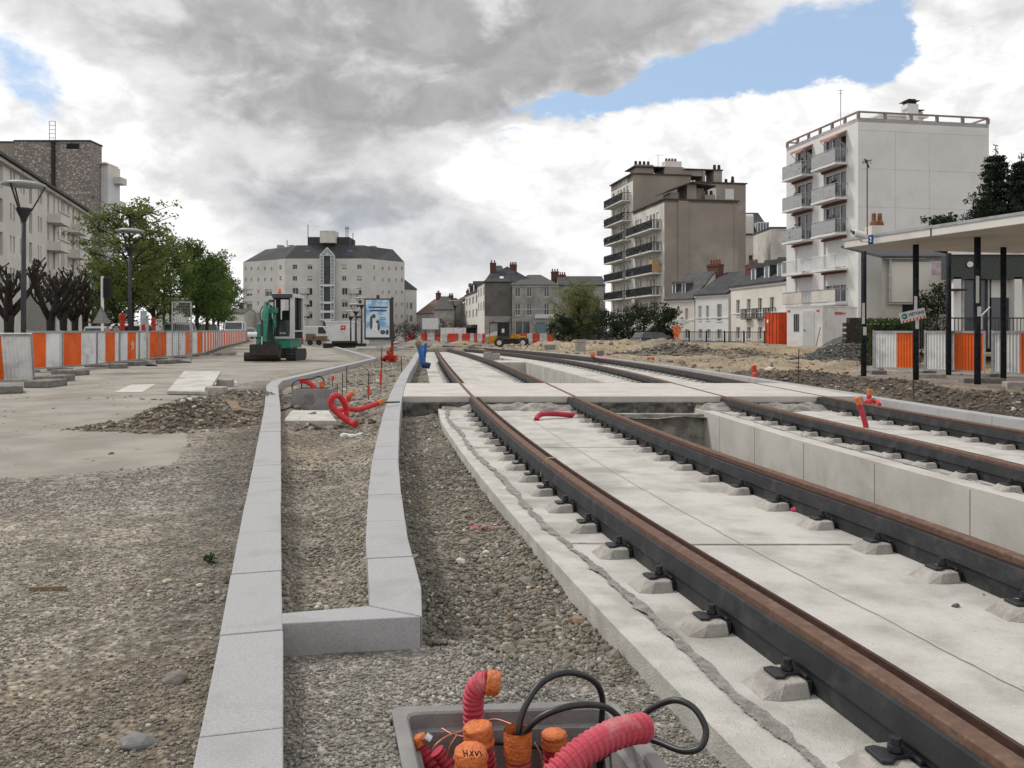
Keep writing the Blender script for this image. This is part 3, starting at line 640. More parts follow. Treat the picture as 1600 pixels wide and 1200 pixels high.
# ================================================================== rail fasteners
def fastener(label, group):
    t = thing('rail_fastener', label, 'rail fastener', (0, 0, 0), 0, group)
    m = MB(); x0, x1, a, b, h = -.262, -.100, .098, .076, .046
    bot = [(x0, -.075, -.002), (x0 + .05, -a, -.002), (x1, -a, -.002), (x1, a, -.002), (x0 + .05, a, -.002), (x0, .075, -.002)]
    top = [(x0 + .05, -.04, h), (x0 + .08, -b, h), (x1, -b, h), (x1, b, h), (x0 + .08, b, h), (x0 + .05, .04, h)]
    m.add(bot + top, [(5, 4, 3, 2, 1, 0), (6, 7, 8, 9, 10, 11)] + [(i, (i + 1) % 6, 6 + (i + 1) % 6, 6 + i) for i in range(6)])
    m.build('plinth', 'plinth', t, bevel=.006)
    m = MB(); m.prism([(-.195, -.04), (-.165, -.045), (-.140, -.025), (-.098, -.025), (-.098, -.06), (-.084, -.06), (-.084, .06), (-.098, .06), (-.098, .025), (-.140, .025), (-.165, .045), (-.195, .04)], h + .001, h + .012)
    m.box(-.104, -.075, 0, -.082, .075, h); m.build('clip', 'iron', t, bevel=.003)
    m = MB(); m.tube([(-.13, 0, h + .016), (-.13, 0, h + .030), (-.13, 0, h + .031), (-.13, 0, h + .05)], [.021, .021, .015, .015], 10); m.build('bolt', 'iron', t)
    return t
fast0 = None
def place_fasteners(f, cy0, step, y1, side, names):
    global fast0
    y = cy0
    while y < y1:
        if 12.2 < y < 16.5: y += step; continue
        x = float(f(y)); t = Vector((float(f(y + .05)) - float(f(y - .05)), .1, 0)).normalized()
        rz = math.atan2(t.y, t.x) - math.pi / 2 + random.uniform(-.035, .035); x += random.uniform(-.004, .004)
        lab, grp = names[0] if y < 14 else names[1]
        if fast0 is None: fast0 = fastener(lab, grp); fast0.location = (x, y, ZS); fast0.rotation_euler = (0, 0, rz)
        else: dup(fast0, (x, y, ZS), rz, lab, grp)
        y += step * (1 if y < 16 else 1.0)
FL = lambda where: [('concrete block with black clip, holding %s, near the camera' % where, 'rail fasteners along %s, near side' % where),
                    ('tiny concrete block with clip, holding %s, beyond the crossing' % where, 'rail fasteners along %s, far side' % where)]
place_fasteners(fA, 2.29 - 2 * .553, .553, 30, 1, FL('the nearest rail'))
place_fasteners(fB, 4.08 - .53, .53, 30, 1, FL('the rail in front of the pit'))
place_fasteners(fC, 6.8 - .55, .55, 30, 1, FL('the rail behind the pit'))
place_fasteners(fD, 8.5 - .55, .55, 30, 1, FL('the rail beside the right kerb'))
# ================================================================== granite kerbs, one object per stone
def kerb_row(P, half, step, label, group, zt=0.0, zb=-.34, start=None, gap=.0035):
    P = [Vector(p) for p in P]; acc = [0]
    for i in range(1, len(P)): acc.append(acc[-1] + (P[i] - P[i - 1]).length)
    def at(s_):
        s_ = max(0, min(acc[-1], s_)); i = max(1, min(len(P) - 1, int(np.searchsorted(acc, s_))))
        t_ = (s_ - acc[i - 1]) / max(acc[i] - acc[i - 1], 1e-9); p = P[i - 1].lerp(P[i], t_); d = (P[i] - P[i - 1]).normalized(); return p, Vector((d.y, -d.x, 0))
    k = 0; s_ = 0
    while s_ < acc[-1] - .05:
        e = min(s_ + step, acc[-1]); q = [s_ + gap] + [v for v in acc if s_ + .02 < v < e - .02] + [e - gap]
        Lp = []; Rp = []
        for v in q:
            p, r = at(v); Lp.append(p - r * half); Rp.append(p + r * half)
        if k == 0 and start: Lp[0], Rp[0] = Vector(start[0]), Vector(start[1])
        dz = random.uniform(-.0015, .0015); o = (Lp[0] + Rp[0]) / 2; o.z = 0
        poly = [(v.x - o.x, v.y - o.y) for v in Rp] + [(v.x - o.x, v.y - o.y) for v in Lp[::-1]]
        m = MB(); m.prism(poly, zb, zt + dz); b = m.build('kerb_stone', 'kerb', bevel=.004, loc=o); tag(b, label, 'kerb stone', group); b.rotation_euler = (random.uniform(-.002, .002), random.uniform(-.004, .004), random.uniform(-.004, .004))
        s_ = e; k += 1
KLp = [Vector((float(fK(y)) - .1, y, 0)) for y in [.72] + list(np.arange(.95, 16.7, .35)) + [16.9]]
kerb_row(KLp, .1, .725, 'pale grey granite kerb stone in the long left row along the open gravel', 'kerb stones of the left row')
kerb_row([(-4.66, 16.9, 0), (-4.95, 30.9, 0)], .1, 1.0, 'granite kerb stone in the row from the left bend towards the excavator', 'kerb stones beyond the left bend')
kerb_row([(-4.99, 30.95, 0), (-10.7, 51.5, 0)], .1, 1.0, 'granite kerb stone in the far row slanting left behind the excavator', 'kerb stones of the far slanting row')
KMp = [Vector((float(fM(y)), y, 0)) for y in [3.04] + list(np.arange(3.3, 39, .4))]
kerb_row(KMp, .1, .725, 'pale grey granite kerb stone in the middle row left of the tracks', 'kerb stones of the middle row', start=((-.52, 3.1, 0), (-.315, 2.985, 0)))
m = MB(); o = Vector((-.6, 3.0, 0)); m.prism([(x - o.x, y - o.y) for x, y in ((-.795, 2.905), (-.319, 2.978), (-.524, 3.094), (-.818, 3.012))], -.34, -.001)
tag(m.build('kerb_stone', 'kerb', bevel=.004, loc=o), 'short mitred granite kerb stone crossing between the left and middle rows', 'kerb stone')
KR = [Vector((float(fKR(y)) + .1, y, 0)) for y in np.arange(6.0, 44, .5)]
kerb_row(KR, .1, 1.0, 'pale grey granite kerb stone in the right row along the dark soil bank', 'kerb stones of the right row')
kerb_row([(-8.6, 47.5, 0), (-4.1, 46.6, 0)], .09, 1.0, 'granite kerb stone of the short far row behind the advertising panel', 'kerb stones of the short far row')
# ================================================================== loose gravel (real stones)
ico = bmesh.new(); bmesh.ops.create_icosphere(ico, subdivisions=1, radius=1); IV = np.array([v.co[:] for v in ico.verts]); ico.verts.ensure_lookup_table(); IFc = np.array([[v.index for v in f.verts] for f in ico.faces]); ico.free()
def stones(name, x, y, z, r, tint, flat=.7, sink=.35):
    n = len(x); q = rng.normal(size=(n, 4)); q /= np.linalg.norm(q, axis=1)[:, None]; a, b, c, d = q.T
    Rm = np.stack([1 - 2 * (c * c + d * d), 2 * (b * c - a * d), 2 * (b * d + a * c), 2 * (b * c + a * d), 1 - 2 * (b * b + d * d), 2 * (c * d - a * b), 2 * (b * d - a * c), 2 * (c * d + a * b), 1 - 2 * (b * b + c * c)], -1).reshape(n, 3, 3)
    s = np.stack([rng.uniform(.8, 1.3, n), rng.uniform(.6, 1.0, n), rng.uniform(.45, .8, n)], -1)
    lv = IV[None] * (1 + rng.normal(0, .13, (n, 12, 1))) * s[:, None, :]
    v = np.einsum('nij,nkj->nki', Rm, lv); v[..., 2] *= flat
    v = v * r[:, None, None] + np.stack([x, y, z + r * flat * (1 - sink) * .6], -1)[:, None, :]
    fc = (IFc[None] + (np.arange(n) * 12)[:, None, None]).reshape(-1, 3)
    me = bpy.data.meshes.new(name); me.vertices.add(n * 12); me.vertices.foreach_set('co', v.astype(np.float32).ravel()); me.loops.add(fc.size); me.loops.foreach_set('vertex_index', fc.astype(np.int32).ravel())
    me.polygons.add(len(fc)); me.polygons.foreach_set('loop_start', (np.arange(len(fc)) * 3).astype(np.int32)); me.polygons.foreach_set('loop_total', np.full(len(fc), 3, np.int32)); me.update()
    set_col(me, 'tint', np.repeat(tint, 12, axis=0)); me.polygons.foreach_set('use_smooth', np.full(len(fc), name in ('gravel', 'grit')))
    return me
def tints(n, base=(.225, .21, .185), warm=.05, pale=.035):
    t = np.array(base)[None] * rng.lognormal(-.03, .22, (n, 1)); k = rng.random(n)
    t[k < warm] = np.array((.24, .18, .125)) * rng.lognormal(0, .25, (int((k < warm).sum()), 1)); t[k > 1 - pale] = np.array((.48, .46, .41)) * rng.lognormal(0, .12, (int((k > 1 - pale).sum()), 1))
    return np.clip(t, .02, .7)
def scatter(name, n, xr, yr, rlo, rhi, keep, base=(.225, .21, .185), pw=2.2, **kw):
    y = yr[0] * (yr[1] / yr[0]) ** rng.random(n); x = rng.uniform(*xr, n) if not callable(xr[0]) else xr[0](y) + (xr[1](y) - xr[0](y)) * rng.random(n)
    ok = keep(x, y); x, y = x[ok], y[ok]; r = rlo + (rhi - rlo) * rng.random(len(x)) ** pw; r *= np.clip(y / 6, .75, 1.8) if yr[1] < 30 else 1
    z = hg(x, y); ok = (z > -.6) & ((fbm(x, y, .45, 55, 3) < .10) | (rng.random(len(x)) < (.35 if name == 'gravel' else 1))); x, y, z, r = x[ok], y[ok], z[ok], r[ok]; r = r * (1 + .9 * (fbm(x, y, .9, 77, 3) > .30) * rng.random(len(x)))
    me = stones(name, x, y, z, r, tints(len(x), base, **kw)); return tag(link(name, me, 'stone_mat'), kind='stuff')
notpave = lambda x, y: ~((x < -2.5) & (y > np.interp(x, [-9, -3.57, -2.9, -2.6], [6.9, 5.94, 6.4, 6.6]) - .05) & (x < np.interp(y, [6, 7, 8.8, 11, 13.5, 17, 31, 51], [-2.6, -2.66, -3.25, -4.1, -4.75, -5.35, -5.5, -11.3]) + .1))
vis = lambda x, y: np.abs(x) < .64 * y + .25
scatter('gravel', 56000, (lambda y: np.maximum(-.66 * y - .2, -9 + 0 * y), lambda y: fK(y) - .205), (1.45, 15), .003, .0115, lambda x, y: vis(x, y) & notpave(x, y), (.245, .220, .185))
scatter('gravel', 32000, (lambda y: fK(y) + .005, lambda y: fR(y) - .004), (1.45, 3.3), .003, .0115, lambda x, y: (np.abs(x) < .7 * y) & ~((y > 2.9) & (y < 3.12) & (x < -.3)) & ~inbox(x, y, .012), (.27, .252, .222))
scatter('gravel', 20000, (lambda y: fK(y) + .01, lambda y: fM(y) - .105), (3.1, 30), .003, .013, lambda x, y: x < fM(y) - .1, (.245, .22, .182))
scatter('gravel', 30000, (lambda y: fM(y) + .105, lambda y: fR(y) - .005), (3.0, 12.7), .004, .016, lambda x, y: x < fR(y), (.215, .195, .162))
scatter('rubble', 1500, (lambda y: fM(y) + .11, lambda y: fR(y) - .01), (3.2, 36), .010, .028, lambda x, y: (x < fR(y)) & ((y < 12.6) | (y > 16.4)), (.21, .185, .15), pw=4)
scatter('rubble', 22000, (lambda y: fKR(y) + .22, lambda y: fKR(y) + 3.4), (8.5, 22), .004, .026, lambda x, y: BERM(x, y) > .1, (.12, .10, .08), pw=6, pale=.03, warm=.05)
scatter('rubble', 5000, (lambda y: fKR(y) + .3, lambda y: fKR(y) + 16), (20, 62), .01, .10, lambda x, y: (np.abs(x) < .64 * y), (.27, .235, .19), pw=5)
scatter('rubble', 1500, (lambda y: fK(y) + .2, lambda y: fM(y) - .2), (10, 38), .015, .07, lambda x, y: x < fM(y) - .15, (.25, .225, .19), pw=4, pale=.12)
scatter('rubble', 600, (-9, 8), (47, 75), .04, .28, lambda x, y: x > fK(y) + .5, (.30, .26, .2), pw=3)
scatter('grit', 1500, (lambda y: -.64 * y, lambda y: fK(y) - .3), (6, 20), .004, .02, lambda x, y: ~notpave(x, y), (.2, .18, .15), pw=3)
# named big stones
def rock(px, py, r, label, tint, f=1, z=None):
    p = GG(px, py) if z is None else G(px, py, z); n = 1
    me = stones('stone', np.array([0.]), np.array([0.]), np.array([0.]), np.array([r]), np.array([tint]), flat=.6, sink=.6); tag(link('stone', me, 'stone_mat', loc=p, bevel=r * .15), label, 'stone')
rock(217, 1163, .05, 'flat smooth grey stone lying at the bottom left', (.22, .22, .22)); rock(272, 1065, .055, 'rough chunk of broken concrete in the left gravel', (.20, .18, .16))
rock(262, 908, .022, 'small yellowish stone near the wood splinter in left gravel', (.45, .36, .22)); rock(312, 915, .018, 'cream pebble close to the left kerb', (.50, .42, .28))
rock(501, 746, .05, 'round brown stone in the middle trench', (.18, .14, .11)); rock(476, 735, .03, 'pale pebble beside the brown stone in the trench', (.52, .47, .36))
rock(1493, 948, .022, 'dark grey stone resting on the near slab', (.10, .10, .10), z=ZS); rock(1537, 930, .012, 'small reddish pebble on the near slab', (.25, .15, .12), z=ZS)
rock(835, 987, .02, 'light pebble in gravel beside the slab edge', (.5, .47, .40)); rock(672, 688, .035, 'crumpled white lump in the gravel channel', (.75, .74, .72))
rock(640, 652, .06, 'brown brick-like stone beside the crossing corner', (.30, .16, .11)); rock(205, 1005 - 90, .02, 'pinkish pebble in left gravel', (.3, .2, .17))
# ================================================================== buildings
TH = math.atan2(.184, 1)
def wb(m, name, mat, root, **kw):
    """build a mesh given in world coordinates under an unrotated root"""
    L = root.location if root.parent is None else root.parent.location; m.v = [(p[0] - L.x, p[1] - L.y, p[2] - L.z) for p in m.v]; return m.build(name, mat, root, **kw)
def pots(par, pts, r=.16, h=.55, mat='terra', capm='steel'):
    for x, y, z in pts:
        m = MB(); m.tube([(x, y, z), (x, y, z + h * .15), (x, y, z + h * .2), (x, y, z + h)], [r * 1.25, r * 1.25, r, r * .85], 8); m.build('chimney_pot', mat, par)
def railing(m, pts, z, h, n, w_=.02, top=.04):
    """bars and rails along a local polyline"""
    for a, b in zip(pts[:-1], pts[1:]):
        a = Vector((*a, z)); b = Vector((*b, z)); L = (b - a).length; k = max(1, int(L * n))
        m.bar(a + Vector((0, 0, h)), b + Vector((0, 0, h)), top); m.bar(a + Vector((0, 0, .06)), b + Vector((0, 0, .06)), top * .7)
        for i in range(k + 1): p = a.lerp(b, i / k); m.bar(p + Vector((0, 0, .06)), p + Vector((0, 0, h)), w_)
# ---- white apartment block on the right
r = thing('apartment_block', 'tall white apartment block with a blank gable wall, grey balconies and salmon awnings', 'building', (24.4, 60, -.6), TH)
zb = .6                                             # local z = world z + .6
L_, W_ = 10.15, 10.45; HT = 16.0 + zb
cols = [(5.65, 8.65, 5.5, 8.85), (1.45, 4.0, 1.05, 4.2)]; floors = [3.0, 5.5, 8.05, 10.6, 13.1]
holes = [(a, f + zb + .06, b, f + zb + 2.15) for a, b, _, _ in cols for f in floors]
m = MB(); facade(m, (0, L_), (0, -1), L_, -1, HT, holes, .22); facade(m, (0, 0), (1, 0), W_, -1, HT, [])
facade(m, (W_, 0), (0, 1), L_, -1, HT, []); facade(m, (W_, L_), (-1, 0), W_, -1, HT, []); m.box(.0, .0, HT - .3, W_, L_, HT - .001)
wl = m.build('wall', 'white', r)
m = MB()
for z in (HT - .9, HT - 3.6, HT - 6.3, HT - 9.0): m.box(.02, -.006, z, W_ - .02, -.002, z + .035)
for x in (2.9, 5.6): m.box(x, -.006, 2, x + .03, -.002, HT - .95)
m.build('wall_joint', pm('joint_grey', (.56, .56, .56), None), wl)
for ci, (a, b, c, d) in enumerate(cols):
    for fi, f in enumerate(floors):
        window(r, (0, L_), (0, -1), (a, f + zb + .06, b, f + zb + 2.15), .22, nv=2 if ci == 0 else 1, gl='glass', t=.07, shut=[.95, .95, 0, .1, 0][fi] if not (ci == 0 and fi == 0) else .4)
        y0, y1 = L_ - d, L_ - c; z = f + zb
        m = MB(); m.box(-.98, y0, z - .16, -.002, y1, z); bal = m.build('balcony', 'white', r)
        m = MB()
        if fi in (2, 3, 4) or (fi == 0):
            m.box(-.95, y0 + .1, z + .08, -.92, y1 - .05, z + .92)
            m.build('balustrade_panel', 'galv' if fi else 'beigef', bal)
        m = MB(); railing(m, [(-.005, y0 + .04), (-.94, y0 + .04), (-.94, y1 - .04), (-.005, y1 - .04)], z, 1.0, 8 if fi != 1 else 7, .022, .045); m.build('railing', 'galv' if fi != 1 else 'frame', bal)
        if fi == 4:
            y1_, y1 = y1, y1 - 1.0
            m = MB(); m.add([(-.01, y0 + .1, z + 2.35), (-.01, y1 - .1, z + 2.35), (-.85, y1 - .1, z + 2.0), (-.85, y0 + .1, z + 2.0), (-.01, y0 + .1, z + 2.30), (-.01, y1 - .1, z + 2.30), (-.85, y1 - .1, z + 1.82), (-.85, y0 + .1, z + 1.82)],
                            [(0, 1, 2, 3), (7, 6, 5, 4), (0, 3, 7, 4), (1, 5, 6, 2), (3, 2, 6, 7)]); m.build('awning', 'awn', r)
            m = MB(); m.bar((-.82, y0 + .15, z + 1.9), (-.05, y0 + .15, z + 1.1), .03); m.bar((-.82, y1 - .15, z + 1.9), (-.05, y1 - .15, z + 1.1), .03); m.build('awning_arm', 'galv', r)
        else:
            m = MB(); m.box(-.2, y0 + .1, z + 2.17, -.004, y1 - .1, z + 2.32); m.build('blind_box', pm('dark_red_blind', (.16, .05, .045), None), r)
        if fi in (2, 3) or (fi == 4 and ci):
            m = MB(); rr = random.Random(fi * 3 + ci)
            for k in range(60):
                q = Vector((-.75 + rr.uniform(-.12, .12), rr.uniform(y0 + .2, y0 + 1.0 + ci), z + rr.uniform(.2, 1.25))); d_ = Vector([rr.gauss(0, .1) for _ in range(3)]); e_ = Vector([rr.gauss(0, .1) for _ in range(3)]); m.quad(q - d_, q + e_, q + d_)
            m.build('balcony_plant', 'bush', bal)
m = MB(); zr = HT + .42
for a, b in (((0.05, 0.05), (W_ - .05, .05)), ((W_ - .05, .05), (W_ - .05, L_ - .05)), ((W_ - .05, L_ - .05), (.05, L_ - .05)), ((.05, L_ - .05), (.05, .05))):
    a = Vector((*a, zr)); b = Vector((*b, zr)); m.bar(a, b, .16, .10)
    for k in range(6 if a.y != b.y else 5):
        p = a.lerp(b, k / (6 if a.y != b.y else 5)); m.box(p.x - .09, p.y - .09, HT, p.x + .09, p.y + .09, zr - .05)
m.build('roof_rail', pm('brown_concrete', (.20, .15, .13), (.26, .2, .18), 1), r)
m = MB(); m.box(3.0, 2.0, HT, 6.6, 6, HT + .75); m.box(2.8, 1.8, HT + .75, 6.9, 6.2, HT + .87); m.build('roof_house', 'white', r)
m = MB(); m.box(5.0, 1.6, HT, 5.9, 2.4, HT + 1.65); m.box(4.85, 1.55, HT + 1.25, 4.98, 2.2, HT + 1.3); k = m.build('chimney', 'white', r)
m = MB(); m.box(4.95, 1.5, HT + 1.85, 5.95, 2.5, HT + 1.9); m.box(5.1, 1.7, HT + 1.65, 5.8, 2.3, HT + 1.85); m.box(5.15, 1.65, HT + 1.98, 5.75, 2.35, HT + 2.02); m.build('chimney_cap', 'steel', k)
m = MB(); m.box(6.2, 2.2, HT, 6.7, 2.7, HT + 1.25); k = m.build('chimney', 'plinth', r); m = MB(); m.box(6.1, 2.1, HT + 1.35, 6.8, 2.8, HT + 1.4); m.bar((6.2, 2.2, HT + 1.25), (6.2, 2.2, HT + 1.36), .05); m.bar((6.7, 2.7, HT + 1.25), (6.7, 2.7, HT + 1.36), .05); m.build('chimney_cap', 'steel', k)
m = MB(); m.bar((-.0, 2.2, HT), (0, 2.2, HT + 2.6), .045); m.bar((-.25, 2.2, HT + 2.5), (.25, 2.2, HT + 2.5), .025); m.bar((-.15, 2.2, HT + 2.3), (.15, 2.2, HT + 2.3), .025); m.build('aerial', 'galv', r)
# ---- beige stepped apartment block
r = thing('apartment_block', 'grey beige stepped apartment block with a blank gable and long black railed balconies', 'building', (17, 95, -.8), TH); zb = .8
Lf, Wf, Hf = 10.9, 8.75, 15.6 + zb; Lr, Wr, Hr = 9.2, 15.0, 20.4 + zb
m = MB(); facade(m, (0, 0), (1, 0), Wf, -1, Hf, []); facade(m, (Wf, 0), (0, 1), Lf, -1, Hf, []); m.box(0, 0, Hf - .3, Wf, Lf, Hf - .002)
facade(m, (0, Lf), (1, 0), Wr, -1, Hr - .8, [(9.9, 17.6 + zb, 11.0, 18.95 + zb), (12.2, 17.6 + zb, 13.4, 18.95 + zb)], .1); m.box(0, Lf + .001, Hr - .81, 7.6, Lf + Lr, Hr)
facade(m, (Wr, Lf), (0, 1), Lr, -1, Hr - .8, []); facade(m, (Wr, Lf + Lr), (-1, 0), Wr, -1, Hr - .8, []); m.box(7.6, Lf, Hr - .9, Wr, Lf + Lr, Hr - .802)
gw = m.build('wall', 'beige', r)
for h in ((9.9, 17.6 + zb, 11.0, 18.95 + zb), (12.2, 17.6 + zb, 13.4, 18.95 + zb)): window(r, (0, Lf), (1, 0), h, .1, shut=.97)
ff = [5.0, 7.5, 10.0, 12.5]; fr_ = [5.0, 7.45, 9.9, 12.35, 14.8, 17.3]
hf = []; hr = []
wx = [(.9, 1.5), (1.75, 2.35), (2.6, 3.2), (5.0, 5.7), (6.1, 6.8), (7.2, 7.9), (8.3, 9.1)]
for f in [2.5] + ff: hf += [(a, f + zb + .05, b, f + zb + 1.95) for a, b in wx]
wx2 = [(.7, 1.5), (3.0, 3.6), (4.1, 4.7), (5.3, 6.0), (6.7, 7.5)]
for f in [2.5] + fr_: hr += [(a, f + zb + .05, b, f + zb + 1.95) for a, b in wx2]
m = MB(); facade(m, (0, Lf), (0, -1), Lf, -1, Hf, hf, .2); facade(m, (0, Lf + Lr), (0, -1), Lr, -1, Hr, hr, .2); m.build('street_wall', 'beigef', r)
for i, h in enumerate(hf): window(r, (0, Lf), (0, -1), h, .2, nv=0, t=.05, gl='cabglass', shut=(0, .3, 0, .9, 0, 0, .5)[i % 7])
for i, h in enumerate(hr): window(r, (0, Lf + Lr), (0, -1), h, .2, nv=0, t=.05, gl='cabglass', shut=(0, .6, 0, 0, .2)[i % 5])
for f, y0, y1 in [(f, .9, Lf - .5) for f in ff] + [(f, Lf + .8, Lf + Lr - .3) for f in fr_]:
    z = f + zb; m = MB(); m.box(-1.15, y0, z - .14, -.003, y1, z); b_ = m.build('balcony', 'beigef', r)
    m = MB(); railing(m, [(-.01, y0 + .04), (-1.1, y0 + .04), (-1.1, y1 - .04), (-.01, y1 - .04)], z, .95, 7, .05, .06); rr = random.Random(int(f * 7 + y0))
    for k in range(80):
        q = Vector((-1.1 + rr.uniform(-.06, .06), rr.uniform(y0, y1), z + rr.uniform(.1, .85 + .35 * (rr.random() < .1)))); d_ = Vector([rr.gauss(0, .1) for _ in range(3)]); e_ = Vector([rr.gauss(0, .1) for _ in range(3)]); m.quad(q - d_, q + e_, q + d_)
    m.build('railing', 'iron', b_)
m = MB(); m.box(-.9, 1.0, 7.5 + zb + .05, -.85, 2.5, 7.5 + zb + 1.5); m.box(-1.13, .86, 7.5 + zb + .02, -.2, .89, 7.5 + zb + 1.5); m.build('balcony_screen', pm('tan_canvas', (.42, .29, .16), None), r)
m = MB(); m.box(-.25, -.15, Hf - .005, Wf + .2, Lf, Hf + .12); m.box(-.25, Lf - .2, Hr - .003, 7.7, Lf + Lr, Hr + .14); m.box(7.7, Lf - .2, Hr - .80, Wr + .15, Lf + Lr, Hr - .66); m.build('cornice', pm('dark_coping', (.08, .072, .068), None), r)
m = MB(); m.box(1.6, -.12, -1, 2.8, -.003, Hf - .1); m.box(8.3, -.06, -1, 8.42, -.003, Hf - .2); m.build('pilaster', 'beige', r)
m = MB(); m.box(1.0, .8, Hf + .12, 2.0, 3, Hf + .95); m.box(2.9, .5, Hf + .12, 4.0, 3.5, Hf + 1.9); m.box(4.0, 1.2, Hf + .12, 5.2, 3.5, Hf + 1.6); m.build('roof_house', 'beige', r)
m = MB(); m.add([(.3, -.1, Hf + 1.0), (3.2, -.1, Hf + 2.1), (3.2, 4, Hf + 2.1), (.3, 4, Hf + 1.0), (.3, -.1, Hf + .88), (3.2, -.1, Hf + 1.95), (3.2, 4, Hf + 1.95), (.3, 4, Hf + .88)], [(0, 1, 2, 3), (7, 6, 5, 4), (0, 4, 5, 1), (1, 5, 6, 2), (2, 6, 7, 3), (3, 7, 4, 0)])
m.add([(3.2, -.1, Hf + 2.1), (6.1, -.1, Hf + 1.75), (6.1, 4, Hf + 1.75), (3.2, 4, Hf + 2.1), (3.2, -.1, Hf + 1.95), (6.1, -.1, Hf + 1.6), (6.1, 4, Hf + 1.6), (3.2, 4, Hf + 1.95)], [(0, 1, 2, 3), (7, 6, 5, 4), (0, 4, 5, 1), (1, 5, 6, 2), (2, 6, 7, 3), (3, 7, 4, 0)])
m.build('roof_canopy', pm('dark_coping', (.08, .072, .068), None), r)
m = MB(); m.box(5.0, .4, Hf + .12, 6.2, 1.2, Hf + .75); k = m.build('chimney', 'beige', r); pots(k, [(5.3, .8, Hf + .75), (5.9, .8, Hf + .75)], .2, .5, 'steel'); 
m = MB(); m.box(.6, Lf + .6, Hr + .14, 2.9, Lf + 3, Hr + 1.35); k = m.build('chimney', 'beige', r); pots(k, [(.9 + .55 * i, Lf + 1.6, Hr + 1.35) for i in range(4)], .2, .6, 'steel')
m = MB(); m.box(4.3, Lf + .6, Hr + .14, 6.9, Lf + 4, Hr + 1.2); m.box(6.9, Lf + .6, Hr + .14, 9.6, Lf + 4, Hr + .9); m.box(9.4, Lf + .5, Hr - .6, 9.75, Lf + 3, Hr + .85); m.box(10.9, Lf + .5, Hr - .66, 12.0, Lf + 3, Hr + .9); m.build('roof_house', 'beige', r)
m = MB(); m.box(4.5, Lf + .8, Hr + 1.2, 6.7, Lf + 2, Hr + 1.95); k = m.build('chimney', 'white', r); pots(k, [(4.8 + .4 * i, Lf + 1.2, Hr + 1.95) for i in range(4)], .18, .4, 'terra')
m = MB(); m.box(.2, Lf + .3, Hr + 1.0, 4.3, Lf + 4, Hr + 1.12); m.box(6.9, Lf + .3, Hr + .9, 12.1, Lf + 4, Hr + 1.02); m.build('roof_canopy', pm('dark_coping', (.08, .072, .068), None), r)
pots(r, [(11.2, Lf + 1, Hr + 1.02), (11.8, Lf + 1, Hr + 1.02), (13.0, Lf + 1.5, Hr - .66), (13.9, Lf + 1.5, Hr - .3)], .22, .7, 'steel')
m = MB(); m.bar((4.0, Lf + 2, Hr + 1), (4.0, Lf + 2, Hr + 3.0), .05); m.bar((3.6, Lf + 2, Hr + 2.9), (4.7, Lf + 2, Hr + 2.9), .04); m.build('aerial', 'galv', r)
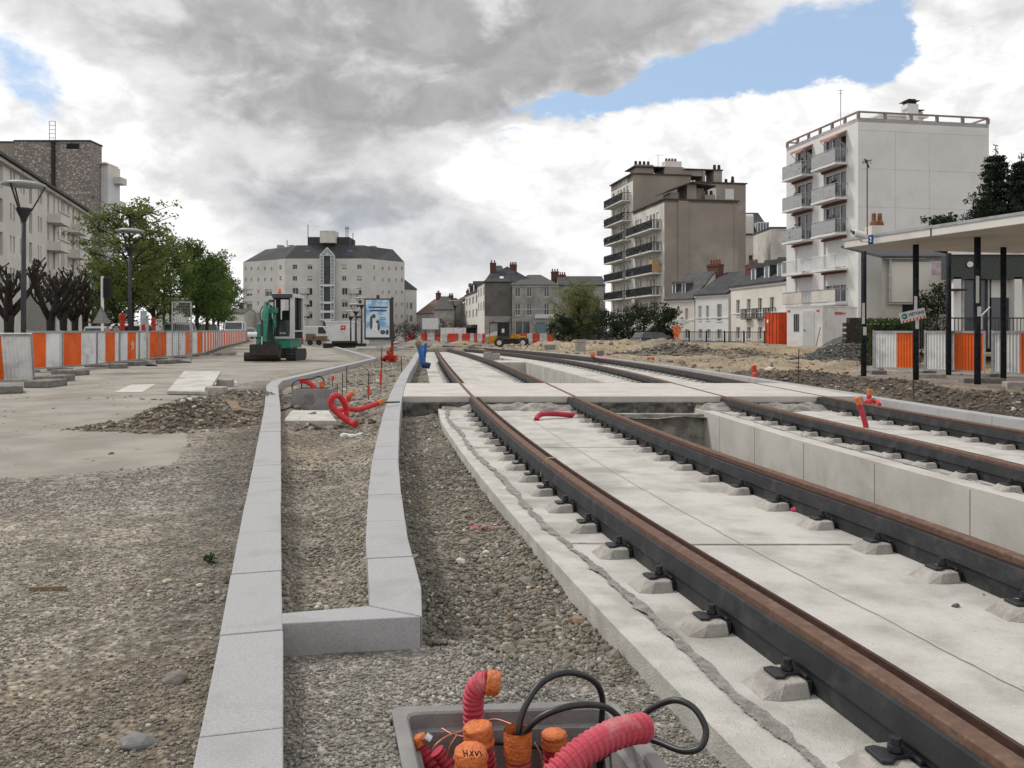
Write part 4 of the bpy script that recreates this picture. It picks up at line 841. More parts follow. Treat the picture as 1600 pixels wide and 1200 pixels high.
# ---- generic house with its street wall from Pl to Pr (plan), pitched roof with ridge along the street
def house(name, label, Pl, Pr, eave, rh, dep, wall, roofm, holes, z0=-.8, sill=False, hip=0, dorm=(), win=dict(), chim=(), gable_win=(), trim=None, cat='house', overhang=.25, flat=False, wd=.16):
    Pl = Vector((*Pl, 0)); Pr = Vector((*Pr, 0)); d = Pr - Pl; Wd = d.length; r = thing(name, label, cat, (Pl.x, Pl.y, z0), math.atan2(d.y, d.x)); E = eave - z0
    H = [(a, b - z0, c, e - z0) for a, b, c, e in holes]
    m = MB(); facade(m, (0, 0), (1, 0), Wd, -1, E, H, wd); facade(m, (Wd, 0), (0, 1), dep, -1, E, []); facade(m, (Wd, dep), (-1, 0), Wd, -1, E, []); facade(m, (0, dep), (0, -1), dep, -1, E, [])
    if not flat and not hip:
        m.add([(.0, 0, E), (0, dep, E), (0, dep / 2, E + rh), (Wd, 0, E), (Wd, dep, E), (Wd, dep / 2, E + rh)], [(0, 2, 1), (3, 4, 5)])
    wl = m.build('wall', wall, r)
    m = MB(); o = overhang
    if flat: m.box(-.1, -.1, E, Wd + .1, dep + .1, E + .2)
    else:
        y1 = dep / 2; vs = [(-.05, -o, E - .02), (Wd + .05, -o, E - .02), (Wd + .05 - hip, y1, E + rh), (-.05 + hip, y1, E + rh), (-.05, dep + o, E - .02), (Wd + .05, dep + o, E - .02)]
        vs += [(x, y, z + .14) for x, y, z in vs]; m.add(vs, [(0, 3, 2, 1), (3, 4, 5, 2), (6, 7, 8, 9), (9, 8, 11, 10), (0, 1, 7, 6), (5, 4, 10, 11)] + ([(0, 6, 9, 3), (3, 9, 10, 4), (1, 2, 8, 7), (2, 5, 11, 8)] if not hip else [(6, 9, 10), (7, 11, 8), (0, 6, 10, 4), (1, 5, 11, 7), (0, 4, 3), (1, 2, 5)]))
    rf = m.build('roof', roofm, r)
    if trim:
        m = MB(); m.box(-.03, -.12, E - .22, Wd + .03, -.003, E - .03); m.box(-.02, -.05, E * .56, Wd + .02, -.003, E * .56 + .12); m.build('cornice', trim, r)
    for h in H: window(r, (0, 0), (1, 0), h, wd, **{**dict(t=.07, sill=sill), **win})
    for x, w_, h_ in dorm:                       # dormers: position along, width, height
        y0 = .5; zb_ = E + rh * y0 / (dep / 2); m = MB(); m.box(x, y0, zb_ - .3, x + w_, y0 + 2.6, zb_ + h_); dm = m.build('dormer', 'frame', r)
        m = MB(); m.add([(x - .12, y0 - .15, zb_ + h_), (x + w_ / 2, y0 - .15, zb_ + h_ + w_ * .5), (x + w_ + .12, y0 - .15, zb_ + h_), (x - .12, y0 + 3, zb_ + h_), (x + w_ / 2, y0 + 3, zb_ + h_ + w_ * .5), (x + w_ + .12, y0 + 3, zb_ + h_)], [(0, 2, 1), (0, 1, 4, 3), (1, 2, 5, 4), (3, 4, 5), (0, 3, 5, 2)]); m.build('dormer_roof', roofm, dm)
        m = MB(); m.box(x - .02, y0 + .05, zb_ - .2, x - .004, y0 + 2.6, zb_ + h_ - .02); m.box(x + w_ + .004, y0 + .05, zb_ - .2, x + w_ + .02, y0 + 2.6, zb_ + h_ - .02); m.build('dormer_cheek', roofm, dm)
        m = MB(); m.quad((x + w_ * .2, y0 - .004, zb_ + .1), (x + w_ * .8, y0 - .004, zb_ + .1), (x + w_ * .8, y0 - .004, zb_ + h_ - .1), (x + w_ * .2, y0 - .004, zb_ + h_ - .1)); m.build('pane', 'glassb', dm)
    for x, y, w_, z1, mat, n in chim:
        m = MB(); m.box(x, y, E * .6, x + w_, y + .8, z1 - z0); m.box(x - .06, y - .06, z1 - z0 - .25, x + w_ + .06, y + .86, z1 - z0 - .1); k = m.build('chimney', mat, r)
        pots(k, [(x + w_ * (i + .5) / n, y + .4, z1 - z0) for i in range(n)], .13, .5)
    return r, wl, E
# right row of small houses
hA = [(1.2 + 2.35 * i, 2.3, 2.05 + 2.35 * i, 3.9) for i in range(4)] + [(1.2 + 2.35 * i, .15, 2.1 + 2.35 * i, 1.3) for i in range(4)]
r, wl, E = house('terrace_house', 'cream two storey house with three white dormers on a slate roof', (21.35, 83), (23.15, 71.9), 5.15, 2.6, 8, 'cream', 'slate', hA, sill=True, dorm=((3.4, 1.0, 1.3), (6.1, 1.0, 1.35), (8.6, 1.0, 1.4)), trim='frame', win=dict(nv=1), chim=((.2, 1.5, 1.6, 7.2, 'brick', 4), (4.6, 3.6, 1.3, 9.0, 'brick', 5)), wd=.2)
m = MB()
for i in (1, 2, 3):
    m = MB(); a = 1.0 + 2.35 * i; railing(m, [(a, -.02), (a, -.5), (a + 1.3, -.5), (a + 1.3, -.02)], 2.05 + .8, .9, 6, .04, .05); m.box(a, -.5, 2.0 + .8, a + 1.3, -.003, 2.06 + .8); m.build('window_balcony', 'iron', r)
hB = [(.5, 2.0, 1.0, 3.5), (1.7, 2.0, 2.2, 3.5), (3.4, 1.9, 4.1, 3.6)] + [(.5, .1, 1.1, 1.1), (1.8, .1, 2.4, 1.1), (3.4, .1, 4.1, 1.1)]
r, wl, E = house('terrace_house', 'small white house under a grey slate roof with brick chimneys, next to the cream one', (18.95, 88), (21.2, 83.4), 4.55, 2.4, 8, 'white', 'slate', hB, sill=True, trim='frame', chim=((3.9, 3.2, 1.3, 7.6, 'brick', 3),), win=dict(nv=1))
hC = [(.8, 1.9, 1.3, 3.3), (3.0, 1.9, 3.5, 3.3)] + [(.8, .1, 1.3, 1.1), (3.0, .1, 3.6, 1.1)]
r, wl, E = house('terrace_house', 'narrow white house with two small dormers at the foot of the beige gable', (16.6, 92), (18.9, 88.2), 4.2, 2.9, 6, 'cream', 'slate2', hC, sill=True, dorm=((.5, .55, 1.3), (2.0, .55, 1.3)), trim='frame', chim=((3.2, 3.0, 1.6, 8.0, 'brick', 4),), win=dict(nv=1))
# mansard building behind
P0 = W(1163, 0, 122); P1 = W(1206, 0, 122)
r, wl, E = house('mansard_house', 'beige house with a dark mansard roof standing behind the terrace', (P0.x, 122), (P1.x, 122), 14.6, 3.6, 7, 'cream', 'slate', [(.6, 9.6, 1.9, 11.8), (2.6, 9.6, 3.6, 11.8)], hip=1.0, trim='frame', win=dict(nv=1))
m = MB(); m.box(.0, -.1, E, 1.3, .9, E + 2.6); m.tube([(0, .4, E + 2.6), (1.3, .4, E + 2.6)], .5, 12); m.build('gable_front', 'cream', r)
m = MB(); m.box(1.8, -.2, E + .4, 3.5, 1.2, E + 1.9); k = m.build('dormer', 'frame', r); m = MB()
for i in range(4): m.quad((1.92 + .4 * i, -.205, E + .5), (2.2 + .4 * i, -.205, E + .5), (2.2 + .4 * i, -.205, E + 1.75), (1.92 + .4 * i, -.205, E + 1.75))
m.build('pane', 'glassb', k)
P0 = W(1204, 0, 112); P1 = W(1232, 0, 112)
house('annex', 'plain grey flat roofed block between mansard house and white apartments', (P0.x, 112), (P1.x, 112), 14.4, 0, 8, 'beigef', 'slate2', [(.3, 6, 1.3, 8)], flat=True, cat='building')
# ---- background houses in the middle
P0 = W(800, 0, 150); P1 = W(873, 0, 150); X0 = P0.x
def zz(py, Y): return EYE + (HZ - py) / F * Y
hs = []
for a, b in ((805, 813), (823, 831), (850, 858)):
    xa, xb = W(a, 0, 150).x - X0, W(b, 0, 150).x - X0; hs += [(xa, zz(464, 150), xb, zz(449, 150)), (xa, zz(493, 150), xb, zz(474, 150))]
hs += [(.6, -.4, 3.2, 2.6), (4.2, -.4, 6.0, 2.4), (6.4, -.4, 7.9, 2.4)]
r, wl, E = house('corner_house', 'grey stone three storey corner house with shop fronts behind the yellow loader', (X0, 150), (W(873, 0, 150).x, 150), zz(446, 150), 2.2, 14, 'stone', 'slate2', hs, sill=True, hip=3, trim='beigef', win=dict(nv=1), chim=((7.2, 6.3, 1.4, 11.8, 'brick', 3),))
m = MB(); m.box(4.0, -.35, 3.9, 8.2, -.003, 4.6); m.build('shop_sign', 'frame', r)
m = MB(); m.quad((4.3, -.17, .4), (5.9, -.17, .4), (5.9, -.17, 3.0), (4.3, -.17, 3.0)); m.build('shop_window', pm('pale_blue_glass', (.16, .26, .29), None, rough=.2), r)
r, wl, E = house('grey_house', 'plain grey rendered house wing, right of the corner house behind the willow', (W(873, 0, 150).x + .02, 150.3), (W(946, 0, 150).x, 150.3), zz(446, 150), 1.9, 12, 'stone', 'slate', [(2, 5.5, 2.8, 7.2), (5, 5.5, 5.8, 7.2)], chim=((0.4, 5.5, 1.2, 11.2, 'brick', 3), (4, 5.5, .8, 10.4, 'brick', 2)))
Xd0, Xd1 = W(757, 0, 152).x, W(799, 0, 152).x
r, wl, E = house('gable_house', 'tall house with a blank sooty wall, dark hipped roof and red chimneys', (Xd0, 152), (Xd1, 152), zz(441, 152), 3.3, 12, 'darkst', 'slate', [], hip=1.9, chim=((.9, 3, 1.1, 13.3, 'brick', 2), (Xd1 - Xd0 - .3, 3.5, 1.3, 13.0, 'brick', 4)))
m = MB(); m.box(0.0, -.06, -1, Xd1 - Xd0, -.004, 4.3); m.build('base_wall', 'stone', r)
m = MB(); m.quad((2.7, .9, E + .75), (3.4, .9, E + .75), (3.4, 1.5, E + 1.15), (2.7, 1.5, E + 1.15)); m.build('skylight', 'frame', r)
def vrow(name, label, pa, Ya, pb, Yb, pyA, wall, roofm, nwin, rh=2.4, dorm=(), base=None, chim=()):
    """facade receding between pixel columns pa (far) and pb (near)"""
    A = W(pa, 0, Ya); B = W(pb, 0, Yb); ea = zz(pyA, Yb); Wd = (B - A).length
    hs = [(Wd * (i + .3) / nwin, z, Wd * (i + .7) / nwin, z + 1.6) for i in range(nwin) for z in (ea - 2.3, ea - 5.0)]
    return house(name, label, (A.x, A.y), (B.x, B.y), ea, rh, 9, wall, roofm, hs, win=dict(nv=1), dorm=dorm, chim=chim, hip=3.5)
vrow('town_house', 'white rendered house with narrow windows receding left of the sooty wall', 746, 166, 757, 152.1, 441, 'cream', 'slate', 3, 3.0)
r, wl, E = vrow('town_house', 'pale house with pink and grey shop front farther down the side street', 727, 190, 746, 166.3, 455, 'cream', 'slate', 4, 2.6, dorm=((3, 1.5, 1.6), (12, 1.5, 1.6)))
m = MB(); m.box(0, -1.2, 2.4, 24, -.01, 2.9); m.build('shop_awning', 'slate', r)
m = MB(); m.box(.5, -.06, 0, 23, -.01, 2.3); m.build('shop_front', 'dark', r)
vrow('town_house', 'small pale house at the far end of the side street', 708, 214, 727, 190.4, 468, 'cream', 'slate', 4, 2.6, chim=((2, 3, 1.4, 10.9, 'brick', 3), (14, 3, 1.4, 12.0, 'brick', 3)))
house('far_house', 'low brown roofed house with red brick chimney right of the round building', (W(651, 0, 200).x, 200), (W(684, 0, 190).x, 190), zz(490, 195), 3.4, 9, 'stone', 'tile', [(1, 1, 2, 2.4), (4, 1, 5, 2.4)], chim=((2.0, 4, 1.2, 9.8, 'brick', 2),))
house('far_house', 'low house with pale gable and tiled roof before the side street', (W(678, 0, 186).x, 186), (W(709, 0, 186).x, 186), zz(484, 186), 3.0, 10, 'stone', 'slate2', [(1.2, 2.4, 2, 3.6)], hip=1.2, chim=((2.9, 4.4, 1.0, 8.8, 'brick', 3),))
house('far_house', 'small pale house at the end of the street left of the round building', (W(356, 0, 190).x, 190), (W(382, 0, 190).x, 190), zz(490, 190), 1.2, 9, 'cream', 'slate2', [(1.2, 1.4, 2, 2.6)], chim=((1.2, 4, .8, 6.6, 'brick', 2),))
# ---- round building at the head of the square
r = thing('round_building', 'wide pale polygonal building with dark mansard roof and central glass bay', 'building', (-41.3, 192, -.8)); z0 = -.8
SEG = [(380, 200), (434, 192.5), (445, 190), (577, 190), (587, 192.5), (632, 200)]; PT = [Vector((W(a, 0, Y).x, Y, 0)) for a, Y in SEG]; EV = zz(404, 190)
RB = [Vector((-30, 216, 0)), Vector((-58, 216, 0))]
def ray_s(A, B, px):
    k = (px - 800) / F; d = B - A; t = (k * A.y - A.x) / (d.x - k * d.y); return t * d.length
loc = r.location.copy(); mw = MB(); wins = []
def win_px(si, a, b, ya, yb): 
    A, B = PT[si], PT[si + 1]; s0, s1 = ray_s(A, B, a), ray_s(A, B, b); Y = (A + (B - A).normalized() * (s0 + s1) / 2).y; return (s0, zz(yb, Y), s1, zz(ya, Y))
L0 = [win_px(0, x - 1.2, x + 1.2, y - 2.6, y + 2.8) for x in (384, 393, 403.5, 414, 424) for y in (420, 437)] + [win_px(0, x - 1.2, x + 1.2, y - 3, y + 3) for x in (403.5,) for y in (456, 474, 492)] + [win_px(0, a, b, y, y + 11) for a, b in ((384, 394), (414, 425)) for y in (452, 471, 489)]
L2 = [win_px(2, a, b, y, y + 7.5) for a, b in ((457, 464), (480.5, 488), (534, 541), (558, 565)) for y in (413.5, 431.5)] + [win_px(2, a, b, y, y + 11) for a, b in ((457, 466), (479, 488), (534, 543), (556, 565)) for y in (450, 469, 487)]
L4 = [win_px(4, x - 1.2, x + 1.2, y - 3, y + 3) for x in (598, 608, 619, 628) for y in (420, 438, 457, 476, 495)] 
L1 = [win_px(1, 436.5, 440, y - 3.5, y + 3.5) for y in (418, 435)]; L3 = [win_px(3, 583.5, 586, y - 3.5, y + 3.5) for y in (418, 435)]
ML = MB(); off = lambda v: Vector((v.x - loc.x, v.y - loc.y, 0))
for i, hl in enumerate([L0, L1, L2, L3, L4]):
    A, B = off(PT[i]), off(PT[i + 1]); hl = [(a, b - z0, c, d - z0) for a, b, c, d in hl]; facade(ML, A, (B - A), (B - A).length, -1, EV - z0, hl, .35)
    for k, h in enumerate(hl): window(r, A, (B - A), h, .35, nv=1 if h[2] - h[0] > .7 else 0, t=.09, shut=random.choice((0, 0, .3, .6)))
A, B, C_, D_ = off(PT[-1]), off(RB[0]), off(RB[1]), off(PT[0])
for P_, Q_ in ((A, B), (B, C_), (C_, D_)): facade(ML, P_, Q_ - P_, (Q_ - P_).length, -1, EV - z0, [])
ML.build('wall', 'round', r)
def inset(P, c, k): return [Vector((c.x + (p.x - c.x) * k, c.y + (p.y - c.y) * (k - .08), 0)) for p in P]
base = [off(p) for p in PT + RB]; cen = Vector((0, 10, 0)); top = inset(base, cen, .80); zt = EV - z0; n = len(base)
top = [Vector((t_.x, max(t_.y, base[i].y + 3.2) if i < 6 else t_.y, 0)) for i, t_ in enumerate(top)]
m = MB(); m.add([(p.x, p.y, zt) for p in base] + [(p.x, p.y, zt + 3.3) for p in top], [(i, (i + 1) % n, n + (i + 1) % n, n + i) for i in range(n)] + [tuple(range(n, 2 * n))]); rf = m.build('roof', 'slate', r)
m = MB(); cc = [off(W(a, 0, 193)) for a in (481, 545)]; m.box(cc[0].x, 1.5, zt + .5, cc[1].x, 9, zt + 5.2); m.build('roof_tower', 'slate', r)
m = MB(); cc = [off(W(a, 0, 191.6)) for a in (500, 523.5)]; m.box(cc[0].x, -.6, zz(379, 191) - z0, cc[1].x, 3.5, zz(360, 191) - z0); m.build('lift_house', 'beigef', r)
m = MB()
for a in (428, 446): m.box(off(W(a, 0, 197)).x, 7.5, zt + 2.2, off(W(a + 8, 0, 197)).x, 10, zt + 4.0)
for a in (560, 575): m.box(off(W(a, 0, 197)).x, 7.5, zt + 2.2, off(W(a + 9, 0, 197)).x, 10, zt + 3.8)
m.build('roof_plant', 'plinth', r)
m = MB()
for a, h in ((445, 1.8), (478, 5.5), (549, 3.5), (538, 5), (541, 5)): x = off(W(a, 0, 195)).x; m.bar((x, 5, zt + 3), (x, 5, zt + 3 + h), .14)
x0 = off(W(536, 0, 195)).x; m.bar((x0, 5, zt + 7.6), (x0 + 1.2, 5, zt + 7.6), .12); m.build('aerial', 'steel', r)
for a in (474, 541):
    m = MB(); x = off(W(a, 0, 190)).x; m.add([(x, -1.15, zt + .7), (x + .9, -1.15, zt + .7), (x + .9, .1, zt + 2.1), (x, .1, zt + 2.1)], [(0, 1, 2, 3)]); m.build('skylight', pm('blue_skylight', (.08, .16, .34), None, rough=.3), r)
# glass bay
xa, xb = off(W(500.5, 0, 189)).x, off(W(522.5, 0, 189)).x; zt2 = zz(399, 189) - z0; zbt = zz(501, 189) - z0; yb_ = -3.2
m = MB(); m.box(xa + .6, yb_ + .4, zbt - 3, xb - .6, -1.9, zt2 - .1); m.build('bay_glass', 'glass', r)
m = MB()
for x in (xa, xa + .75, xb - .75, xb): m.bar((x, yb_, zbt), (x, yb_, zt2), .13)
k = int((zt2 - zbt) / .75)
for i in range(k + 1):
    z = zbt + (zt2 - zbt) * i / k; m.bar((xa, yb_, z), (xa + .75, yb_, z), .1); m.bar((xb - .75, yb_, z), (xb, yb_, z), .1)
for py in (446, 473, 487, 500): z = zz(py, 189) - z0; m.box(xa - .05, yb_ - .05, z - .25, xb + .05, yb_ + .3, z + .25)
xm = (xa + xb) / 2; m.bar((xa, yb_, zt2), (xm, yb_, zt2 + 1.7), .2); m.bar((xm, yb_, zt2 + 1.7), (xb, yb_, zt2), .2); m.bar((xa, yb_, zt2), (xb, yb_, zt2), .15); m.bar((xm, yb_, zt2), (xm, yb_, zt2 + 1.7), .12); m.bar((xm - .8, yb_, zt2 + .8), (xm, yb_, zt2), .1); m.bar((xm + .8, yb_, zt2 + .8), (xm, yb_, zt2), .1)
m.build('bay_frame', 'frame', r)
m = MB(); m.box(xa, yb_ + .35, zbt, xa + .74, -1.9, zt2); m.box(xb - .74, yb_ + .35, zbt, xb, -1.9, zt2); m.add([(xa, yb_ + .3, zt2), (xm, yb_ + .3, zt2 + 1.6), (xb, yb_ + .3, zt2)], [(0, 2, 1)]); m.build('bay_side', pm('pale_glass', (.40, .44, .45), (.3, .33, .34), 1.5, .2), r)
for a in (466, 543):
    x = off(W(a + 4, 0, 190)).x; m = MB()
    for py in (459, 476, 494): m.tube([(x + .9, -2.1, zz(py, 190) - z0), (x + .9, -2.1, zz(py, 190) - z0 + 1.1)], [1.1, 1.1], 14)
    m.tube([(x + .9, -2.1, 0), (x + .9, -2.1, zz(459, 190) - z0)], .55, 12); m.build('round_balcony', 'round', r)
# lower wing on the right
A = W(633, 0, 203); B = W(651, 0, 206)
house('low_wing', 'lower pale block with a steep dark roof attached right of the polygonal building', (A.x, 203), (B.x, 206), zz(452, 204), 3.2, 9, 'round', 'slate', [(.5, 3, 1.0, 4.6), (1.6, 3, 2.5, 4.6), (.5, 6, 1.0, 7.6), (1.6, 6, 2.5, 7.6)], hip=1.0, cat='building')
# ---- left side of the boulevard
PH = math.atan2(.281, 1); r = thing('apartment_row', 'long cream five storey apartment building with small windows and concrete balconies along the left street', 'building', (-38.8, 56, -.6), PH); zb = .6
HE = 15.6 + zb; LL = 54.3; lev = [13.7, 10.85, 8.0, 5.15, 2.3]; hs = []
def cols_():
    s = 1.0; k = 0
    while s < 52:
        if 31.5 < s < 38 or 40.5 < s < 46.5: s += .5; continue
        if k % 3 < 2: yield (s, s + .55, 0); yield (s + .95, s + 1.5, 0); s += 3.1
        else: yield (s, s + .95, 1); s += 3.0
        k += 1
cl = list(cols_()) + [(32.2, 33.0, 1), (34.6, 35.5, 1), (36.6, 37.2, 0), (41.2, 42.0, 1), (43.6, 44.5, 1), (45.7, 46.3, 0)]
for a, b, kd in cl:
    for z in lev:
        if z < 4 and a > 3: continue
        hs.append((a, z + zb - .15 - .5 * kd, b, z + zb + 1.35))
m = MB(); facade(m, (0, 0), (0, 1), LL, -1, HE, hs, .2); facade(m, (0, LL), (-1, 0), 11, -1, HE, []); facade(m, (-11, LL), (0, -1), LL, -1, HE, []); facade(m, (-11, 0), (1, 0), 11, -1, HE, []); m.build('wall', 'cream', r)
vis_h = sorted(hs, key=lambda h: (h[0] < 14.5, h[0]))[:98]
for i, h in enumerate(vis_h): window(r, (0, 0), (0, 1), h, .2, nv=0, t=.04, gl='cabglass' if i % 6 else 'shut')
rest = [h for h in hs if h not in vis_h]; m = MB()
for a, b, c, d in rest: m.quad((-.2, a, b), (-.2, c, b), (-.2, c, d), (-.2, a, d))
tag(m.build('window_rest', 'cabglass', r), kind='stuff') if rest else None
m = MB(); m.add([(.75, -.4, HE - .15), (.75, LL + .4, HE - .15), (-5.5, LL + .4, HE + 1.2), (-5.5, -.4, HE + 1.2), (.75, -.4, HE + .1), (.75, LL + .4, HE + .1), (-5.5, LL + .4, HE + 1.5), (-5.5, -.4, HE + 1.5), (-11.7, -.4, HE - .15), (-11.7, LL + .4, HE - .15)], [(0, 3, 2, 1), (4, 5, 6, 7), (0, 1, 5, 4), (1, 2, 6, 5), (0, 4, 7, 3), (7, 6, 9, 8), (2, 9, 6), (3, 7, 8)]); m.build('roof', 'slate2', r)
m = MB(); m.box(.002, -.2, HE - .45, .45, LL + .2, HE - .16); m.build('cornice', 'beigef', r)
for s0 in (32.3, 41.4):
    for z in (12.2, 9.35, 6.5, 3.65):
        z += zb; m = MB(); m.box(.003, s0, z - .15, 1.25, s0 + 4.1, z); m.box(1.13, s0, z, 1.25, s0 + 4.1, z + .75); m.box(.003, s0, z, 1.13, s0 + .12, z + .75); m.box(.003, s0 + 3.98, z, 1.13, s0 + 4.1, z + .75)
        m.box(1.08, s0 - .05, z + .95, 1.3, s0 + 4.15, z + 1.08); b_ = m.build('balcony', 'cream', r)
        m = MB()
        for k in range(7): m.box(1.14, s0 + .1 + k * .63, z + .75, 1.24, s0 + .2 + k * .63, z + .95)
        m.build('balustrade', 'cream', b_)
# rough stone gable block
stonew = bpy.data.materials.new('rubble_stone_wall'); stonew.use_nodes = True; t = NT(stonew.node_tree); b = stonew.node_tree.nodes['Principled BSDF']
g = t.n('ShaderNodeNewGeometry').outputs['Position']; mp = t.n('ShaderNodeMapping'); t.set(mp, 0, g); mp.inputs['Scale'].default_value = (1, 1, 1.7)
vo = t.n('ShaderNodeTexVoronoi'); t.set(vo, 'Vector', mp.outputs[0]); t.set(vo, 'Scale', 2.6); sc_ = t.n('ShaderNodeSeparateColor'); t.set(sc_, 0, vo.outputs['Color'])
c = t.mix(t.ramp(sc_.outputs[0], .1, .9), (.26, .24, .22, 1), (.50, .425, .39, 1)); c = t.mix(t.ramp(vo.outputs['Distance'], .32, .5, 0, .8), c, (.15, .135, .125, 1)); t.set(b, 'Base Color', c); b.inputs['Roughness'].default_value = .95; M['rubblestone'] = stonew
A = W(23, 0, 113); B = W(141, 0, 113); zt_ = zz(221, 113)
r = thing('gable_block', 'tall block with a rough stone blank wall behind the long cream building', 'building', (A.x, 113, -.6))
m = MB(); w_ = B.x - A.x; m.box(0, 0, -1, w_, 3.2, zt_ + .6); m.build('wall', 'rubblestone', r)
m = MB(); m.box(-.1, -.12, zt_ + .6, w_ + .1, 3.3, zt_ + .78); m.build('coping', 'slate', r)
m = MB(); x = W(84, 0, 113).x - A.x; m.box(x - .22, -.25, 8, x + .22, -.003, zt_ + .59); m.bar((x - .4, -.35, zt_ + .5), (x - .4, -.35, zt_ + 3.2), .05); m.bar((x + .4, -.35, zt_ + .5), (x + .4, -.35, zt_ + 3.2), .05)
for k in range(30): m.bar((x - .4, -.35, zt_ + 3.2 - k * .55), (x + .4, -.35, zt_ + 3.2 - k * .55), .05)
m.build('flue_ladder', 'steel', r)
m = MB(); x = W(104, 0, 113).x - A.x; m.box(x, -.02, zt_ - .4, x + 1.7, -.004, zt_ + .35); m.build('opening', 'dark', r)
A = W(-60, 0, 115); B = W(23, 0, 115); house('set_back_block', 'dark brown flat roofed block at the left edge behind the cream eaves', (A.x, 115), (B.x, 115), zz(223, 115), 0, 10, 'beige', 'slate', [(5 + i * .9, zz(247, 115), 5.45 + i * .9, zz(236, 115)) for i in range(2)], flat=True, cat='building')
A = W(141, 0, 116); B = W(169, 0, 116); zt_ = zz(271, 116)
r = thing('pale_block', 'pale apartment block with overhanging top balconies right of the rough stone wall', 'building', (A.x, 116, -.6)); w_ = B.x - A.x
m = MB(); m.box(0, 0, -1, w_, 3.5, zt_ + .6); m.build('wall', 'white', r)
m = MB(); m.box(-.02, -.02, zt_ + .6, w_ + .02, 3.5, zz(257, 116) + .6); m.box(.3, -.6, zz(257, 116) + .62, w_, 3, zz(257, 116) + .8); m.build('attic', 'cream', r)
m = MB(); m.box(w_ + .02, 1.5, zt_ - .5, w_ + 1.0, 3.4, zt_ + .4); bb = m.build('top_balcony', 'beigef', r)
m = MB()
for z in range(4): m.box(w_ + .01, 1.6, zt_ - 4.0 - 2.8 * z, w_ + .9, 3.4, zt_ - 3.8 - 2.8 * z); m.box(w_ + .8, 1.6, zt_ - 3.8 - 2.8 * z, w_ + .9, 3.4, zt_ - 2.9 - 2.8 * z)
m.build('balcony', 'beigef', r)
m = MB(); m.box(.1, .3, zz(257, 116) + .8, .9, 1.2, zz(245, 116) + .6); m.build('chimney', 'brick', r)
house('far_apartments', 'beige tower block glimpsed through the street trees', (W(244, 0, 150).x, 150), (W(262, 0, 150).x, 150), 7.0, 0, 10, 'cream', 'slate', [(.4 + .55 * i, z, .7 + .55 * i, z + .6) for i in range(3) for z in (2.2, 3.4, 4.6)], flat=True, cat='building')
# garden wall beside the pollarded trees
m = MB(); A = W(42, 0, 66); B = W(75, 0, 66); m.box(0, 0, 0, B.x - A.x, 1.2, 4.1); m.box(-.1, -.1, 4.1, B.x - A.x + .1, 1.3, 4.25); tag(m.build('wall_block', 'plinth', loc=(A.x, 66, -.3)), 'stained grey concrete wall block behind the left street lamp', 'wall')
# ================================================================== trees
def leaves_mesh(cl, n, size, seed, flat=.5):
    """n small leaf faces round cluster centres cl = [(centre, radius)]"""
    rg = np.random.default_rng(seed); c = np.array([p[0][:] for p in cl]); r = np.array([p[1] for p in cl]); w_ = r ** 2; w_ = w_ / w_.sum(); i = rg.choice(len(cl), n, p=w_)
    d = rg.normal(size=(n, 3)); d /= np.linalg.norm(d, axis=1)[:, None]; p = c[i] + d * (r[i] * rg.random(n) ** .5)[:, None] * np.array([1, 1, .8])
    a = rg.normal(size=(n, 3)); a /= np.linalg.norm(a, axis=1)[:, None]; b = np.cross(a, rg.normal(size=(n, 3))); b /= np.linalg.norm(b, axis=1)[:, None]
    s = size * rg.uniform(.55, 1.3, n)[:, None]; a = a * s; b = b * s * flat
    v = np.stack([p - a, p - b * .9 + a * .1, p + a, p + b * .9 + a * .1], 1).reshape(-1, 3); f = np.arange(n * 4)
    me = bpy.data.meshes.new('crown'); me.vertices.add(n * 4); me.vertices.foreach_set('co', v.astype(np.float32).ravel()); me.loops.add(n * 4); me.loops.foreach_set('vertex_index', f.astype(np.int32))
    me.polygons.add(n); me.polygons.foreach_set('loop_start', (np.arange(n) * 4).astype(np.int32)); me.polygons.foreach_set('loop_total', np.full(n, 4, np.int32)); me.update(); return me
